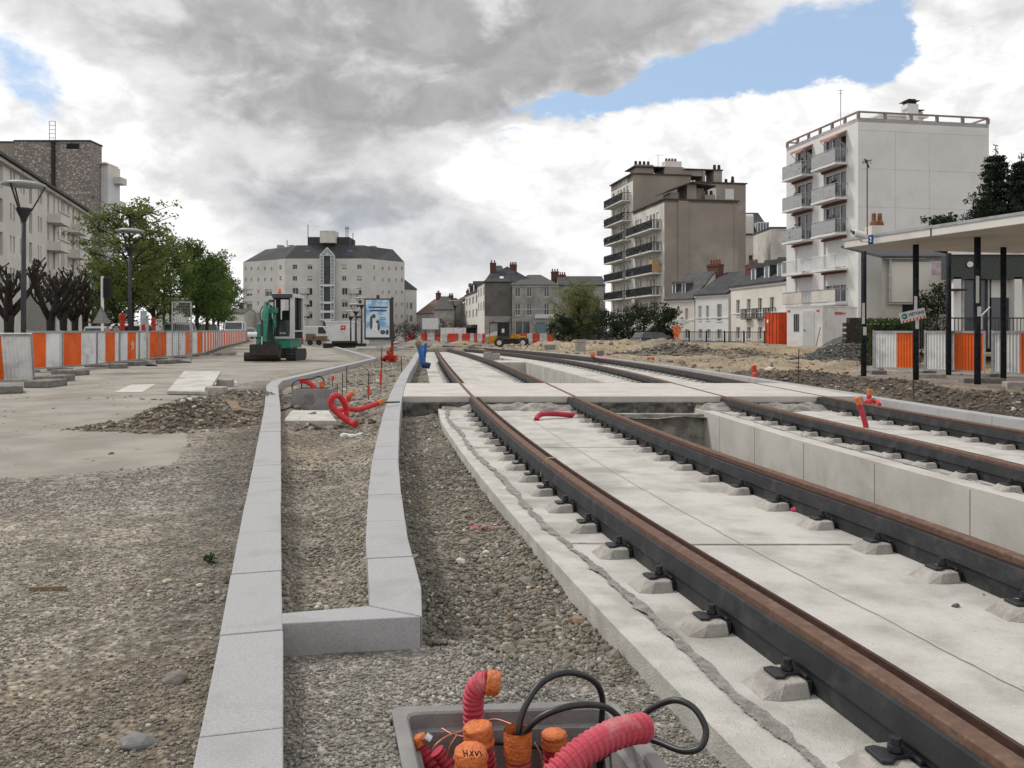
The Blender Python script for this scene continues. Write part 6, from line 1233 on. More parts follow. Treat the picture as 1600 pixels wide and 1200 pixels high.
r = pxthing('hedge', 'clipped green hedge above the right hoarding', 'hedge', 1395, 540, 27); a, b = W(1358, 520, 27), W(1432, 500, 27)
rg = np.random.default_rng(5); n = 9000; me = leaves_mesh([(Vector((x, y, z)), .17) for x in np.linspace(0, b.x - a.x, 16) for y in (0, .35, .7) for z in np.linspace(.1, b.z + .55, 9)], n, .045, 9); hd = link('foliage', me, 'hedge', r); hd.location = (a.x - r.location.x, 0, -.6 - r.location.z)
m = MB(); m.box(a.x + .1, 27.1, -.6, b.x - .1, 27.6, b.z - .15); wb(m, 'branches', 'bark', r)
# ================================================================== containers and cabin
def ground_loc(px, py, Zg): p = G(px, py, Zg); return p
def corner(px, Y, L_, deg): C_ = Vector((W(px, 0, Y).x, Y, 0)); u = Vector((math.cos(R(deg)), -math.sin(R(deg)), 0)); return C_ - u * L_, -R(deg)
Wd = 2.2; o, rz = corner(1217, 65, Wd, 79); r = thing('shipping_container', 'bright orange shipping container standing beside the white site cabin', 'container', (o.x, o.y, -.2), rz); H = zz(488.5, 65) + .2; D = 3.0
m = MB(); m.box(.02, .02, .06, Wd - .02, D, H - .03); m.build('shell', 'cont_o', r)
m = MB()
for k in range(20): m.box(Wd - .02, .15 + k * .14, .1, Wd + .02, .22 + k * .14, H - .1)
m.build('side_ribs', 'cont_o', r)
for k in range(2):
    m = MB(); m.box(.03 + k * Wd / 2, -.03, .1, Wd / 2 - .02 + k * Wd / 2, .018, H - .1); d_ = m.build('door', 'cont_o', r, bevel=.01); m = MB()
    for x in (.25, .8): m.tube([(x + k * Wd / 2, -.06, .1), (x + k * Wd / 2, -.06, H - .1)], .02, 6)
    m.build('lock_bar', 'rustd', d_)
m = MB(); m.tube([(.5, -.05, 1.9), (.5, -.034, 1.9)], .14, 12); m.build('badge', 'paper', r)
m = MB(); m.box(0, -.02, 0, Wd, D + .02, .058); m.box(0, -.025, H - .028, Wd, D + .02, H); m.build('frame', 'cont_o', r)
Wd = 2.2; o, rz = corner(1285, 51, Wd, 41); r = thing('site_cabin', 'white portable site cabin with door and small barred window beside the orange container', 'site cabin', (o.x, o.y, -.1), rz); H = zz(479, 51) + .1; D = 5.9
m = MB(); facade(m, (0, 0), (1, 0), Wd, .05, H, [(.42, 1.0, .78, 2.1)], .06); facade(m, (Wd, 0), (0, 1), D, .05, H, []); facade(m, (0, D), (0, -1), D, .05, H, []); facade(m, (Wd, D), (-1, 0), Wd, .05, H, []); m.build('wall', 'cont_w', r)
window(r, (0, 0), (1, 0), (.42, 1.0, .78, 2.1), .06, nv=2, fr='galv', t=.03)
m = MB(); m.box(-.03, -.04, H, Wd + .03, D + .04, H + .1); m.box(-.02, -.03, 0, Wd + .02, D, .049); m.build('frame', 'frame', r)
m = MB(); m.box(1.0, -.03, .12, 1.72, -.004, H - .25); d_ = m.build('door', 'shut', r, bevel=.004); m = MB(); m.box(1.1, -.06, 1.05, 1.16, -.031, 1.15); m.build('handle', 'iron', d_)
m = MB(); m.box(.04, -.012, H - .32, .22, -.003, H - .2); m.box(1.85, -.012, H - .32, 2.02, -.003, H - .2); m.build('badge', 'redw', r); m = MB(); m.box(Wd + .003, 2.0, H - .45, Wd + .012, 3.2, H - .28); m.build('badge', 'redw', r); m = MB(); m.box(Wd + .003, 3.21, H - .43, Wd + .012, 3.9, H - .30); m.build('badge', 'yellow', r)
m = MB(); m.bar(W(1275, 541, 50.2), W(1282, 511, 50.6), .04); tag(m.build('pole', 'wood'), 'thin dark pole leaning against the white site cabin', 'pole')
m = MB(); a, b = W(1328, 540, 46), W(1347, 495, 46); m.box(0, 0, 0, b.x - a.x, .5, b.z + .1)
for k in range(5): m.box(-.25, -.02, .15 + .3 * k, -.01, .4, .35 + .3 * k)
tag(m.build('pallet_stack', 'steel', loc=(a.x, 46, -.15)), 'dark stacked crates right of the white cabin', 'crates')
# ================================================================== railing on low wall in front of terrace
A, B = Vector((W(1196, 0, 62).x, 62, 0)), Vector((W(905, 0, 86).x, 86, 0)); d = A - B
m = MB(); u = d.normalized(); nn = Vector((u.y, -u.x, 0)); m.prism([(p.x, p.y) for p in (B, A, A - nn * .3, B - nn * .3)], -1.2, .02); tag(m.build('low_wall', 'conc_wall'), 'low concrete wall carrying the dark railing before the terrace', 'wall')
r = thing('iron_railing', 'long dark iron railing on the low wall in front of the terraced houses', 'railing', (B.x, B.y, .02), math.atan2(d.y, d.x)); m = MB(); LL = d.length; m.bar((0, .15, .85), (LL, .15, .85), .06); m.bar((0, .15, .1), (LL, .15, .1), .05); m.build('rail', 'iron', r); m = MB()
for k in range(int(LL / 2.2) + 1): m.box(k * 2.2 - .04, .11, 0, k * 2.2 + .04, .19, .95)
m.build('post', 'iron', r); m = MB()
for k in range(int(LL / .17)): m.bar((k * .17, .15, .1), (k * .17, .15, .84), .022)
m.build('bars', 'iron', r)
# ================================================================== heaps
def heap(name, label, cat, px, py, rx, ry, h, mat_base, seed, zb=None, n=2500, r0=.02, r1=.09, pale=.05, warm=.1, pw=3, rot=0):
    p = GG(px, py); r = thing(name, label, cat, (p.x, p.y, p.z)); xs = np.linspace(-rx * 1.3, rx * 1.3, 70); ys = np.linspace(-ry * 1.3, ry * 1.3, 50); X_, Y_ = np.meshgrid(xs, ys)
    def hh(x, y): d = (x / rx) ** 2 + (y / ry) ** 2; return h * np.exp(-d * 2.2) * (1 + .55 * fbm(x + seed, y, rx * .45, seed)) + .06 * h * fbm(x, y, .2, seed + 3) - .07 * h - .02
    me = grid_mesh('soil', X_, Y_, hh(X_, Y_)); set_col(me, 'soil', np.array(mat_base)[None, None] * (1 + .5 * fbm(X_, Y_, .4, seed)[..., None])); link('soil', me, 'soil_mat', r)
    g = np.random.default_rng(seed); x = g.normal(0, rx * .5, n); y = g.normal(0, ry * .5, n); k = ((x / rx) ** 2 + (y / ry) ** 2) < 1.5; x, y = x[k], y[k]; z = hh(x, y)
    me = stones('rubble', x, y, z, r0 + (r1 - r0) * g.random(len(x)) ** pw, tints(len(x), mat_base, pale=pale, warm=warm)); tag(link('rubble', me, 'stone_mat', r), kind='stuff'); return r
heap('rubble_heap', 'heap of earth and broken stones on the left pavement beside the kerb', 'heap', 292, 668, .95, .75, .36, (.17, .145, .115), 91, n=5000, r0=.005, r1=.045, pw=5, pale=.06)
heap('rubble_heap', 'low stony ridge trailing left of the main rubble heap', 'heap', 200, 672, .9, .45, .12, (.19, .165, .13), 92, n=2600, r0=.005, r1=.035, pw=5)
heap('rubble_heap', 'rubble heap behind the leaning concrete slab by the left kerb', 'heap', 378, 626, .7, 1.2, .20, (.18, .155, .125), 93, n=2500, r0=.005, r1=.04, pw=5)
heap('gravel_heap', 'large dark grey gravel heap left of the first canopy column', 'heap', 1328, 565, 2.5, 1.8, .75, (.10, .10, .095), 94, n=3500, r0=.02, r1=.07)
heap('gravel_heap', 'smaller pointed grey gravel heap in front of the site cabin', 'heap', 1316, 545, 1.5, 1.2, .85, (.13, .13, .13), 95, n=700, r0=.01, r1=.04)
heap('rubble_heap', 'low brown spoil heap in the middle of the right plain', 'heap', 1062, 551, 2.6, 1.6, .55, (.16, .14, .115), 96, n=1200, r0=.03, r1=.16)
heap('rubble_heap', 'long spoil heap below the orange container', 'heap', 1150, 556, 2.6, 1.0, .3, (.24, .20, .16), 97, n=900, r0=.02, r1=.10)
heap('rubble_heap', 'pale rubble heap in front of the yellow loader', 'heap', 720, 543, 2.2, 1.2, .3, (.30, .26, .20), 98, n=500, r0=.05, r1=.22)
# ================================================================== corrugated conduits
def conduit(par, name, pts, r, mat, pitch=.0155, cap=True, n=10, depth=.14, seg=18):
    P_ = resample(spline(pts, n), pitch / 4); rs = [r * (1 - (depth if (i % 4) in (2, 3) else 0)) for i in range(len(P_))]
    m = MB(); m.tube(P_, rs, seg, cap); return m.build(name, mat, par, smooth=False)
def tapecap(par, a, b, r, seed=0, closed=True, mat='tape'):
    a = Vector(a); b = Vector(b); rr = random.Random(seed); n = 9; pts = [a.lerp(b, i / n) for i in range(n + 1)]; rs = [r * (1.05 + .05 * rr.uniform(-1, 1)) for _ in pts]
    if closed: pts += [b + (b - a).normalized() * r * .12, b + (b - a).normalized() * r * .16]; rs[-1] = r * 1.0; rs += [r * .8, r * .25]
    m = MB(); m.tube(pts, rs, 16, closed); m.v = [tuple(Vector(v) + Vector([rr.gauss(0, r * .025) for _ in range(3)])) for v in m.v]; return m.build('tape_wrap', mat, par, smooth=True)
# ---- cable chamber in the foreground
ZB_ = -.10; Q = [Vector((-.349, 2.484, 0)), Vector((.30, 2.527, 0)), Vector((.455, 1.867, 0)), Vector((-.20, 1.824, 0))]; cq = sum(Q, Vector()) / 4
def ins(k): return [q + ((Q[(i + 1) % 4] - q).normalized() + (Q[i - 1] - q).normalized()) * k for i, q in enumerate(Q)]
r = thing('cable_chamber', 'open grey concrete cable chamber full of red conduits in the foreground', 'cable chamber', (cq.x, cq.y, ZB_)); L = r.location
rings = [(ins(-.004), -.5), (ins(-.004), 0), (ins(.034), 0), (ins(.040), -.006), (ins(.042), -.045), (ins(.062), -.048), (ins(.066), -.5)]
def rounded(q, z, c=.018):
    o = []
    for i in range(4):
        p = q[i]; a = (q[i - 1] - p).normalized(); b = (q[(i + 1) % 4] - p).normalized(); o += [p + a * c, p + (a + b) * c * .3, p + b * c]
    return [(v.x - L.x, v.y - L.y, z) for v in o]
m = MB(); k = 12
for q, z in rings: m.v += rounded(q, z, .008 if q is rings[0][0] else .03)
for i in range(len(rings) - 1): m.f += [(i * k + j, (i + 1) * k + j, (i + 1) * k + (j + 1) % k, i * k + (j + 1) % k) for j in range(k)]
m.f.append(tuple((len(rings) - 1) * k + j for j in range(k))[::-1]); m.build('chamber_wall', 'box', r)
def DW(L_, Y=None): return [W(a, b, c) for a, b, c in L_]
def dthing(name, label, cat, p): return thing(name, label, cat, p)
bz = -.58
def duct(label, pts, rad, mat, tip=None, tipr=1.06, closed=True, seed=1, name='conduit', **kw):
    P_ = DW(pts); base = P_[0]; r = thing(name, label, 'conduit', base); Pl = [p - base for p in P_]
    conduit(r, 'corrugated_tube', Pl, rad, mat, **kw)
    if tip: a, b = DW(tip); tapecap(r, a - base, b - base, rad * tipr, seed, closed)
    return r
duct('tall pink red conduit bending right with orange taped end, behind the scribbled cap', [(742, 1300, 2.42), (741, 1180, 2.42), (740, 1120, 2.42), (740, 1088, 2.42), (748, 1070, 2.41), (764, 1064, 2.40)], .031, 'rose', [(760, 1065.5, 2.40), (779, 1068, 2.40)], 1.05)
duct('straight red conduit with a brownish orange taped top in front of the tall bent one', [(762, 1330, 2.3), (757, 1200, 2.29), (750, 1165, 2.28), (747, 1158, 2.28)], .034, 'red', [(749, 1163, 2.28), (746, 1134, 2.28)], 1.12, seed=2)
r = duct('short conduit with black scribbles on crumpled orange tape, nearest the camera', [(738, 1330, 2.13), (736, 1230, 2.12), (736, 1212, 2.12)], .036, 'red', [(736, 1225, 2.12), (735, 1172, 2.11)], 1.1, seed=3)
m = MB(); q = W(737, 1176, 2.065); rr = random.Random(4)
for a, b in (((-.020, .008), (-.018, -.012)), ((-.012, .008), (-.010, -.012)), ((-.019, -.002), (-.010, -.002)), ((-.004, .006), (.004, -.012)), ((.004, .006), (-.004, -.012)), ((.008, .005), (.012, -.01)), ((.012, -.01), (.018, .006)), ((.02, .004), (.024, -.010)), ((-.002, -.018), (.006, -.026)), ((.006, -.018), (-.001, -.026))):
    m.bar(q + Vector((a[0], a[1] * -.5, a[1])) - r.location, q + Vector((b[0], b[1] * -.5, b[1])) - r.location, .0022)
m.build('scribble', 'cable', r)
rd = duct('open red conduit with orange rim out of which the black cables rise', [(811, 1330, 2.27), (810, 1210, 2.26), (809, 1170, 2.26), (809, 1152, 2.26)], .034, 'red', cap=False)
m = MB(); a = W(809, 1178, 2.26) - rd.location; b = W(809, 1140, 2.26) - rd.location; m.tube([a, a.lerp(b, .5), b], [.037, .038, .038], 18, False); m.tube([b, a.lerp(b, .4), a.lerp(b, -.5)], [.0345, .034, .033], 18, False); m.build('tape_wrap', 'tape', rd, smooth=True)
duct('red conduit with closed orange cap right of the open one, half behind a cable', [(867, 1330, 2.36), (866, 1200, 2.35), (866, 1165, 2.35)], .031, 'red', [(866, 1168, 2.35), (866, 1145, 2.35)], 1.08, seed=5)
duct('thickest bright red conduit curving up to the right over the chamber edge', [(800, 1290, 2.02), (860, 1222, 2.06), (900, 1183, 2.10), (945, 1154, 2.15), (985, 1140, 2.19), (1010, 1137.5, 2.22)], .038, 'rose', pitch=.018)
duct('small red conduit at the left chamber wall with orange tape and a steel clamp', [(700, 1260, 2.30), (678, 1205, 2.32), (660, 1175, 2.34), (653, 1160, 2.35)], .022, 'red', [(656, 1166, 2.345), (650, 1152, 2.35)], 1.12, seed=6)
m = MB(); m.tube([W(664, 1150, 2.33), W(672, 1156, 2.33)], .012, 10); tag(m.build('hose_clamp', 'chrome'), 'small shiny steel clamp on the left taped conduit', 'clamp')
duct('second small red conduit leaning beside the clamped one', [(728, 1270, 2.24), (704, 1205, 2.27), (690, 1183, 2.28), (682, 1172, 2.28)], .020, 'red')
def cable(label, pts, rad, mat='cable', name='cable', cat='cable', seg=12, world=False):
    P_ = pts if world else DW(pts); base = Vector(P_[0]); m = MB(); m.tube(spline([Vector(p) - base for p in P_], 12), rad, seg); return tag(m.build(name, mat, smooth=True, loc=base), label, cat)
cable('thick black cable forming the highest loop above the chamber', [(812, 1190, 2.26), (810, 1150, 2.26), (818, 1110, 2.28), (845, 1068, 2.32), (885, 1051, 2.36), (925, 1062, 2.4), (941, 1090, 2.42), (939, 1140, 2.43), (935, 1240, 2.43)], .0088)
cable('black cable arching low over the chamber and looping out to the right', [(814, 1195, 2.25), (817, 1153, 2.25), (840, 1124, 2.24), (880, 1106, 2.24), (920, 1101, 2.27), (950, 1107, 2.32), (975, 1126, 2.37), (998, 1122, 2.40), (1022, 1105, 2.38), (1055, 1094, 2.34), (1085, 1107, 2.3), (1103, 1140, 2.26), (1094, 1168, 2.24), (1065, 1173, 2.26), (1025, 1158, 2.32), (990, 1150, 2.36), (930, 1190, 2.38)], .0088)
cable('black cable lying low between the open conduit and the right cap', [(770, 1160, 2.42), (800, 1161, 2.42), (850, 1168, 2.42), (900, 1174, 2.42), (950, 1190, 2.42)], .008)
for pts, l in (([(690, 1138, 2.33), (706, 1147, 2.30), (728, 1152, 2.28)], 'copper wire pointing left from the second conduit'), ([(731, 1140, 2.27), (700, 1150, 2.22), (682, 1163, 2.2), (676, 1172, 2.2)], 'copper wire arching over the two small left conduits'), ([(715, 1148, 2.25), (704, 1165, 2.24), (697, 1190, 2.24)], 'copper wire hanging down beside the scribbled cap'), ([(757, 1128, 2.36), (775, 1124, 2.34), (800, 1132, 2.3)], 'copper wire crossing behind the open conduit'), ([(835, 1160, 2.24), (845, 1180, 2.24), (848, 1210, 2.24)], 'copper wire right of the open conduit')):
    cable(l, pts, .0028, 'copper', 'copper_wire', 'wire', 6)
# ---- conduits by the tracks
def gduct(label, pts, rad, mat='redm', tip=True, **kw):
    P_ = [Vector(p) for p in pts]; base = P_[0]; r = thing('conduit', label, 'conduit', base); Pl = [p - base for p in P_]; conduit(r, 'corrugated_tube', Pl, rad, mat, pitch=.03, depth=.05, seg=12)
    if tip: tapecap(r, Pl[-1] + (Pl[-2] - Pl[-1]).normalized() * .09, Pl[-1], rad * 1.05, 3)
    return r
def WL(L_, Y): return [W(a, b, Y) for a, b in L_]
gduct('dark red conduit lying on the near slab with an orange tip against the rail', [W(838, 656, 11.1), W(841, 650, 11.2), W(850, 646.5, 11.3), W(872, 647, 11.4), W(900, 649.5, 11.5), W(927, 651.5, 11.5)], .036, 'red')
gduct('red conduit sticking up between the two right rails', [W(1354, 672, 10.3), W(1351, 658, 10.3), W(1345, 638, 10.3), W(1339, 621, 10.3)], .033, 'red')
gduct('short red conduit stub poking out under the second rail', [W(1238, 801, 5.55), W(1248, 796, 5.55), W(1268, 787, 5.6), W(1285, 786, 5.65)], .03, 'red', tip=False)
gduct('small dark red conduit end with a pink cap beside the right kerb', [W(1358, 634, 12.6), W(1358, 622, 12.6), W(1359, 609, 12.6)], .035, 'red')
cable('pink conduit loop lying flat against the right kerb', [W(1352, 629, 12.0), W(1360, 626, 12.2), W(1370, 628, 12.2), W(1374, 632, 12.0)], .03, 'redm', 'conduit', 'conduit', 8, True)
gduct('bright red conduit twisted in an upright loop in the planting trench', [W(556, 663, 9.9), W(548, 660, 10), W(537, 653, 10), W(524, 642, 10), W(517, 630, 10), W(521, 619, 10), W(530, 619, 10.1), W(537, 628, 10.15), W(541, 640, 10.2), W(541, 655, 10.2)], .036, tip=False)
r = gduct('red conduit with orange taped bands leaning on the middle kerb', [W(528, 642, 10.6), W(544, 639, 10.7), W(558, 640, 10.8), W(571, 637, 10.9), W(585, 632, 11), W(598, 627, 11.1)], .033)
m = MB(); m.bar(W(600, 629, 11.1), W(624, 628, 11.4), .02); tag(m.build('cable', 'cable'), 'black rod sticking out of the taped conduit across the kerb', 'rod')
gduct('short orange red pipe elbow standing behind the red loop', [W(543, 628, 11.4), W(546, 618, 11.4), W(552, 613, 11.4)], .036, 'redm')
for i, (px, y0, y1, red) in enumerate([(471, 593, 638, 0), (520, 588, 618, 2), (527, 599, 617, 0), (535, 583, 620, 0), (542, 572, 612, 0), (576, 580, 625, 1), (595, 545, 612, 1), (628, 558, 583, 0), (1247, 545, 597, 0), (1428, 594, 622, 0), (597, 552, 575, 0)]):
    p = GG(px, y1); h = (y1 - y0) / F * p.y; r = thing('marker_stake', ['dark iron stake in front of the small junction box', 'iron stake with a red tip behind the red loop', 'short dark stake just right of the red tipped one', 'taller thin stake between short stake and kerb', 'thin stake standing near the far trench edge', 'yellowish iron stake alone before the middle kerb', 'tallest iron stake, with red lower half, near the orange netting', 'short stake beside the blue pipes', 'rusty stake alone at the edge of the right plain', 'thin stake in front of the second canopy column', 'short stake right behind the tallest stake'][i], 'stake', p)
    m = MB(); m.tube([(0, 0, -.1), (random.uniform(-.02, .02), 0, h)], max(.008, .75 / F * p.y), 6); m.build('rod', 'rustd' if i > 6 else 'iron', r)
    if red: m = MB(); m.box(-.02, -.02, h * (.78 if red == 2 else .15), .02, .02, h * (1.02 if red == 2 else .5)); m.build('red_mark', 'redw', r)
# junction box and slab in the trench
A = W(455, 638, 12.5); B = W(515, 608, 12.5); r = thing('junction_box', 'small grey concrete junction box with round knockout and red pipes in the trench', 'junction box', (A.x, 12.5, A.z)); w_ = B.x - A.x; h = B.z - A.z
m = MB(); m.box(0, 0, -.1, w_, .04, h); m.box(0, .46, -.1, w_, .5, h); m.box(0, .04, -.1, .04, .46, h); m.box(w_ - .04, .04, -.1, w_, .46, h); m.box(.04, .04, -.1, w_ - .04, .46, .0); m.build('box_wall', 'box', r)
m = MB(); m.tube([(w_ * .47, -.006, h * .5), (w_ * .47, -.002, h * .5)], .085, 24); m.build('knockout', 'footb', r)
gduct('curved red pipe rising out of the small junction box', [W(492, 618, 12.7), W(490, 606, 12.7), W(484, 599, 12.7), W(474, 595, 12.7), W(468, 595, 12.7)], .038, tip=False); gduct('short red pipe at the right inside the small junction box', [W(503, 620, 12.8), W(503, 606, 12.8), W(502, 596, 12.8)], .035); gduct('orange pipe stub at the left inside the small junction box', [W(461, 620, 12.7), W(462, 606, 12.7)], .035)
cable('thin black cable looping over the small junction box', [W(457, 608, 12.6), W(457, 600, 12.6), W(466, 594, 12.6), W(485, 592, 12.7), W(497, 588, 12.8), W(505, 592, 12.8), W(506, 602, 12.8), W(504, 612, 12.8)], .009, world=True)
a, b, c, d = G(442, 657, -.10), G(526, 657, -.10), G(514, 641, -.06), G(456, 641, -.06)
m = MB(); m.add([a, b, c, d] + [Vector((p.x, p.y, -.3)) for p in (a, b, c, d)] , [(0, 1, 2, 3), (4, 5, 1, 0), (5, 6, 2, 1), (7, 4, 0, 3), (6, 7, 3, 2)]); tag(m.build('concrete_slab', 'rim', bevel=.01), 'pale concrete slab set in the trench before the junction box', 'slab')
# blue pipes by the far kerb
r = thing('blue_pipe', 'pair of upright blue pipes with one taped top beside the middle kerb', 'pipe', W(661, 572, 24)); o = r.location
m = MB(); m.tube([p - o for p in spline(WL([(664, 574, ), (660, 566), (658, 552), (655, 541)], 24), 5)], .075, 12); m.build('pipe', 'blue', r, smooth=True); m = MB(); m.tube([p - o for p in spline(WL([(660, 570), (663, 556), (665, 536)], 24.3), 5)], .05, 12); m.build('pipe', 'blue', r, smooth=True)
m = MB(); m.tube([p - o for p in spline(WL([(660, 570), (668, 571), (672, 572)], 23.8), 4)], .085, 12); m.build('pipe_foot', pm('navy_pipe', (.02, .05, .13), None), r, smooth=True)
m = MB(); m.tube([W(655, 542, 24) - o, W(653.5, 536, 24) - o, W(654, 532, 24) - o], [.085, .09, .05], 10); m.build('tape_wrap', 'wood', r)
# pipes and blocks on the right plain
gduct('long red pipe lying on the sand beyond the right kerb', [GG(917, 559, .04), GG(930, 559, .04), GG(945, 561, .04), GG(965, 564, .03)], .06, 'red', tip=False); gduct('short upright red pipe stub with dark base beyond the right kerb', [GG(926, 561), W(926, 553, 29)], .07, 'red')
for i, (px0, px1, y0, y1, mt) in enumerate([(899, 915, 531, 549, 'plinth'), (933, 944, 547, 556, 'footb'), (851, 868, 540, 548, 'box'), (755, 768, 550, 560, 'plinth'), (768, 781, 552, 560, 'plinth')]):
    p = GG((px0 + px1) / 2, y1) if i < 3 else G((px0 + px1) / 2, y1, ZS); w_ = (px1 - px0) / F * p.y; h = (y1 - y0) / F * p.y; m = MB(); m.box(-w_ / 2, 0, -.05, w_ / 2, w_ * .8, h * (.78 if i == 0 else 1))
    if i == 0: m.box(-w_ * .56, -.03, h * .78, w_ * .56, w_ * .85, h)
    tag(m.build('concrete_block', mt, bevel=.015, loc=p), ['tall pale concrete block with a wider cap on the right plain', 'round looking dark grey block near the long red pipe', 'low brownish concrete block behind the far right rails', 'left one of two grey blocks at the end of the far pit', 'right one of two grey blocks at the end of the far pit'][i], 'concrete block')
for i, (px, py) in enumerate([(1013, 565), (1020, 565), (1180, 588), (1178, 594)]):
    p = GG(px, py); m = MB(); m.tube([(0, 0, 0), (0, 0, .12), (.02, 0, .16)], [.07, .06, .02], 8); tag(m.build('duct_plug', 'redw', loc=p), ['left of two orange caps on the right plain', 'right of two orange caps on the right plain', 'orange cap on the right kerb by the crossing', 'second tiny orange cap by the crossing end'][i], 'duct plug')
# orange netting
p = GG(608, 566); me = leaves_mesh([(Vector((0, 0, .1)), .22), (Vector((.12, 0, .12)), .2), (Vector((-.15, 0, .08)), .18), (Vector((.02, 0, .35)), .12), (Vector((.05, 0, .5)), .09)], 700, .045, 3, .8)
tag(link('safety_netting', me, 'redw', loc=p), 'crumpled orange red safety netting at the foot of the advertising panel', 'netting')
# leaning slab, planks, litter
a, b, c, d = G(261, 616, -.075), G(325, 617, -.075), W(346, 584, 17.0), W(288, 584, 17.0)
m = MB(); up = Vector((0, -.01, .055)); m.add([a, b, c, d, a + up, b + up, c + up, d + up], [(3, 2, 1, 0), (4, 5, 6, 7), (0, 1, 5, 4), (1, 2, 6, 5), (2, 3, 7, 6), (3, 0, 4, 7)]); tag(m.build('concrete_plate', 'conc', bevel=.006), 'large pale concrete plate propped like a ramp on the left pavement', 'plate')
for i, (px, py, s) in enumerate([(338, 617, .16), (352, 604, .14)]):
    p = G(px, py, -.085); m = MB(); m.box(-s, -.12, -.02, s, .12, .14); tag(m.build('concrete_block', 'plinth', bevel=.025, loc=p), ['grey block under the right side of the propped plate', 'dark block behind the propped plate'][i], 'concrete block')
for i, (A, B, w_) in enumerate([((352, 622), (372, 648), .12), ((368, 645), (400, 650), .10), ((46, 924), (104, 922), .012), ((398, 652), (428, 640), .015)]):
    a, b = GG(*A, .06 if i < 2 else .012), GG(*B, .05 if i < 2 else .012); m = MB(); m.bar(a, b, w_, .02 if i < 2 else .012); tag(m.build('plank', 'wood'), ['weathered plank standing askew in the rubble behind the left kerb', 'bent wooden board lying beside the left kerb', 'thin wood splinter lying on the left gravel', 'thin dark strip of wood touching the left kerb'][i], 'plank')
for i, (px, py, s) in enumerate([(540, 681, .05), (552, 684, .05), (563, 680, .04)]):
    pass
p = GG(548, 684); m = MB(); m.tube(spline([(-.11, 0, .01), (-.05, .02, .03), (.02, -.01, .015), (.08, .02, .03), (.14, .03, .02)], 4), [.02 + .006 * math.sin(k) for k in range(17)], 7); tag(m.build('rag', 'plast', loc=p), 'twisted white rag lying across the planting trench', 'rag')
p = GG(752, 829, .012); m = MB(); rr = random.Random(2)
for k in range(26): q = Vector((rr.gauss(0, .05), rr.gauss(0, .02) , .004)); m.quad(q, q + Vector((rr.uniform(.01, .03), 0, .003)), q + Vector((.012, .012, .006)))
tag(m.build('paint_mark', 'rose', loc=p), 'faint red spray mark on the gravel beside the slab', 'paint mark')
p = GG(328, 880); tag(link('weed', leaves_mesh([(Vector((0, 0, .02)), .03)], 60, .012, 8), 'hedge', loc=p), 'tiny green weed in the gravel left of the kerb', 'weed')
p = W(864, 717, 6.6); m = MB(); m.tube(spline([(-.10, -.03, -.13), (-.075, -.02, -.03), (-.04, 0, .006), (.03, 0, .008)], 5), .004, 6); tag(m.build('string', pm('lime_string', (.45, .55, .12), None), loc=p), 'bit of lime coloured string tied over the nearest rail', 'string')
# ================================================================== mini excavator
Y0 = 29.4; r = thing('mini_excavator', 'green mini excavator with white cab, raised arm and dark bucket seen from the front', 'excavator', W(430, 569, 30.4)); r.location.z = -.085
def eb(name, mat, boxes, par=r, **kw):
    m = MB()
    for b in boxes: wb_box(m, *b)
    return wb(m, name, mat, r if par is r else par, **kw) if par is r else _sub(m, name, mat, par, **kw)
def _sub(m, name, mat, par, **kw): L = r.location; m.v = [(q[0] - L.x, q[1] - L.y, q[2] - L.z) for q in m.v]; return m.build(name, mat, par, **kw)
bl = MB(); a, b = W(381.6, 569, Y0), W(438.8, 555, Y0); z0 = -.085
bl.side([(Y0, z0 + .01), (Y0 - .06, z0 + .10), (Y0 - .05, z0 + .22), (Y0, z0 + .32), (Y0 + .05, z0 + .32), (Y0 + .0, z0 + .2), (Y0 - .0, z0 + .1), (Y0 + .06, z0 + .01)], a.x, b.x); wb(bl, 'dozer_blade', 'steel', r)
m = MB(); 
for px in (398, 424): m.bar(W(px, 562, Y0 + .05), W(px + 4, 556, Y0 + 1.0), .09)
wb(m, 'blade_arm', 'steel', r)
for px0, px1 in ((392, 411), (446, 462)):
    a, b = W(px0, 569, 30.0), W(px1, 569, 30.0); m = MB(); pr = [(30.0 + .21 - .21 * math.cos(t), z0 + .21 + .21 * math.sin(t)) for t in np.linspace(-math.pi / 2, math.pi / 2, 7)] + [(31.4 + .21 * math.cos(t), z0 + .21 + .21 * math.sin(t)) for t in np.linspace(math.pi / 2, -math.pi / 2, 7)]
    m.side(pr, a.x, b.x); tk = wb(m, 'track', 'rubber', r); m = MB()
    for t in np.linspace(-1.3, 1.5, 7): m.box(a.x, 30.0 + .21 - .235 * math.cos(t) - .02, z0 + .21 + .235 * math.sin(t) - .025, (a.x + b.x) / 2 - .02, 30.21 - .19 * math.cos(t), z0 + .21 + .235 * math.sin(t) + .025); m.box((a.x + b.x) / 2 + .02, 30.0 + .21 - .235 * math.cos(t) - .02, z0 + .21 + .235 * math.sin(t) - .025, b.x, 30.21 - .19 * math.cos(t), z0 + .21 + .235 * math.sin(t) + .025)
    _sub(m, 'tread', 'rubber2', tk)
eb('undercarriage', 'steel', [(411, 451, 545, 560, 30.2, 1.0)])
eb('house', 'green', [(400, 454, 530, 544, 30.1, 1.6), (402, 424, 520, 530, 30.3, 1.5), (438, 453, 529.5, 531, 30.05, 1.2)], bevel=.04)
eb('side_tank', 'green', [(400.5, 409, 505, 530, 30.2, 1.2)], bevel=.07)
cabf, cabd = 30.1, 1.45
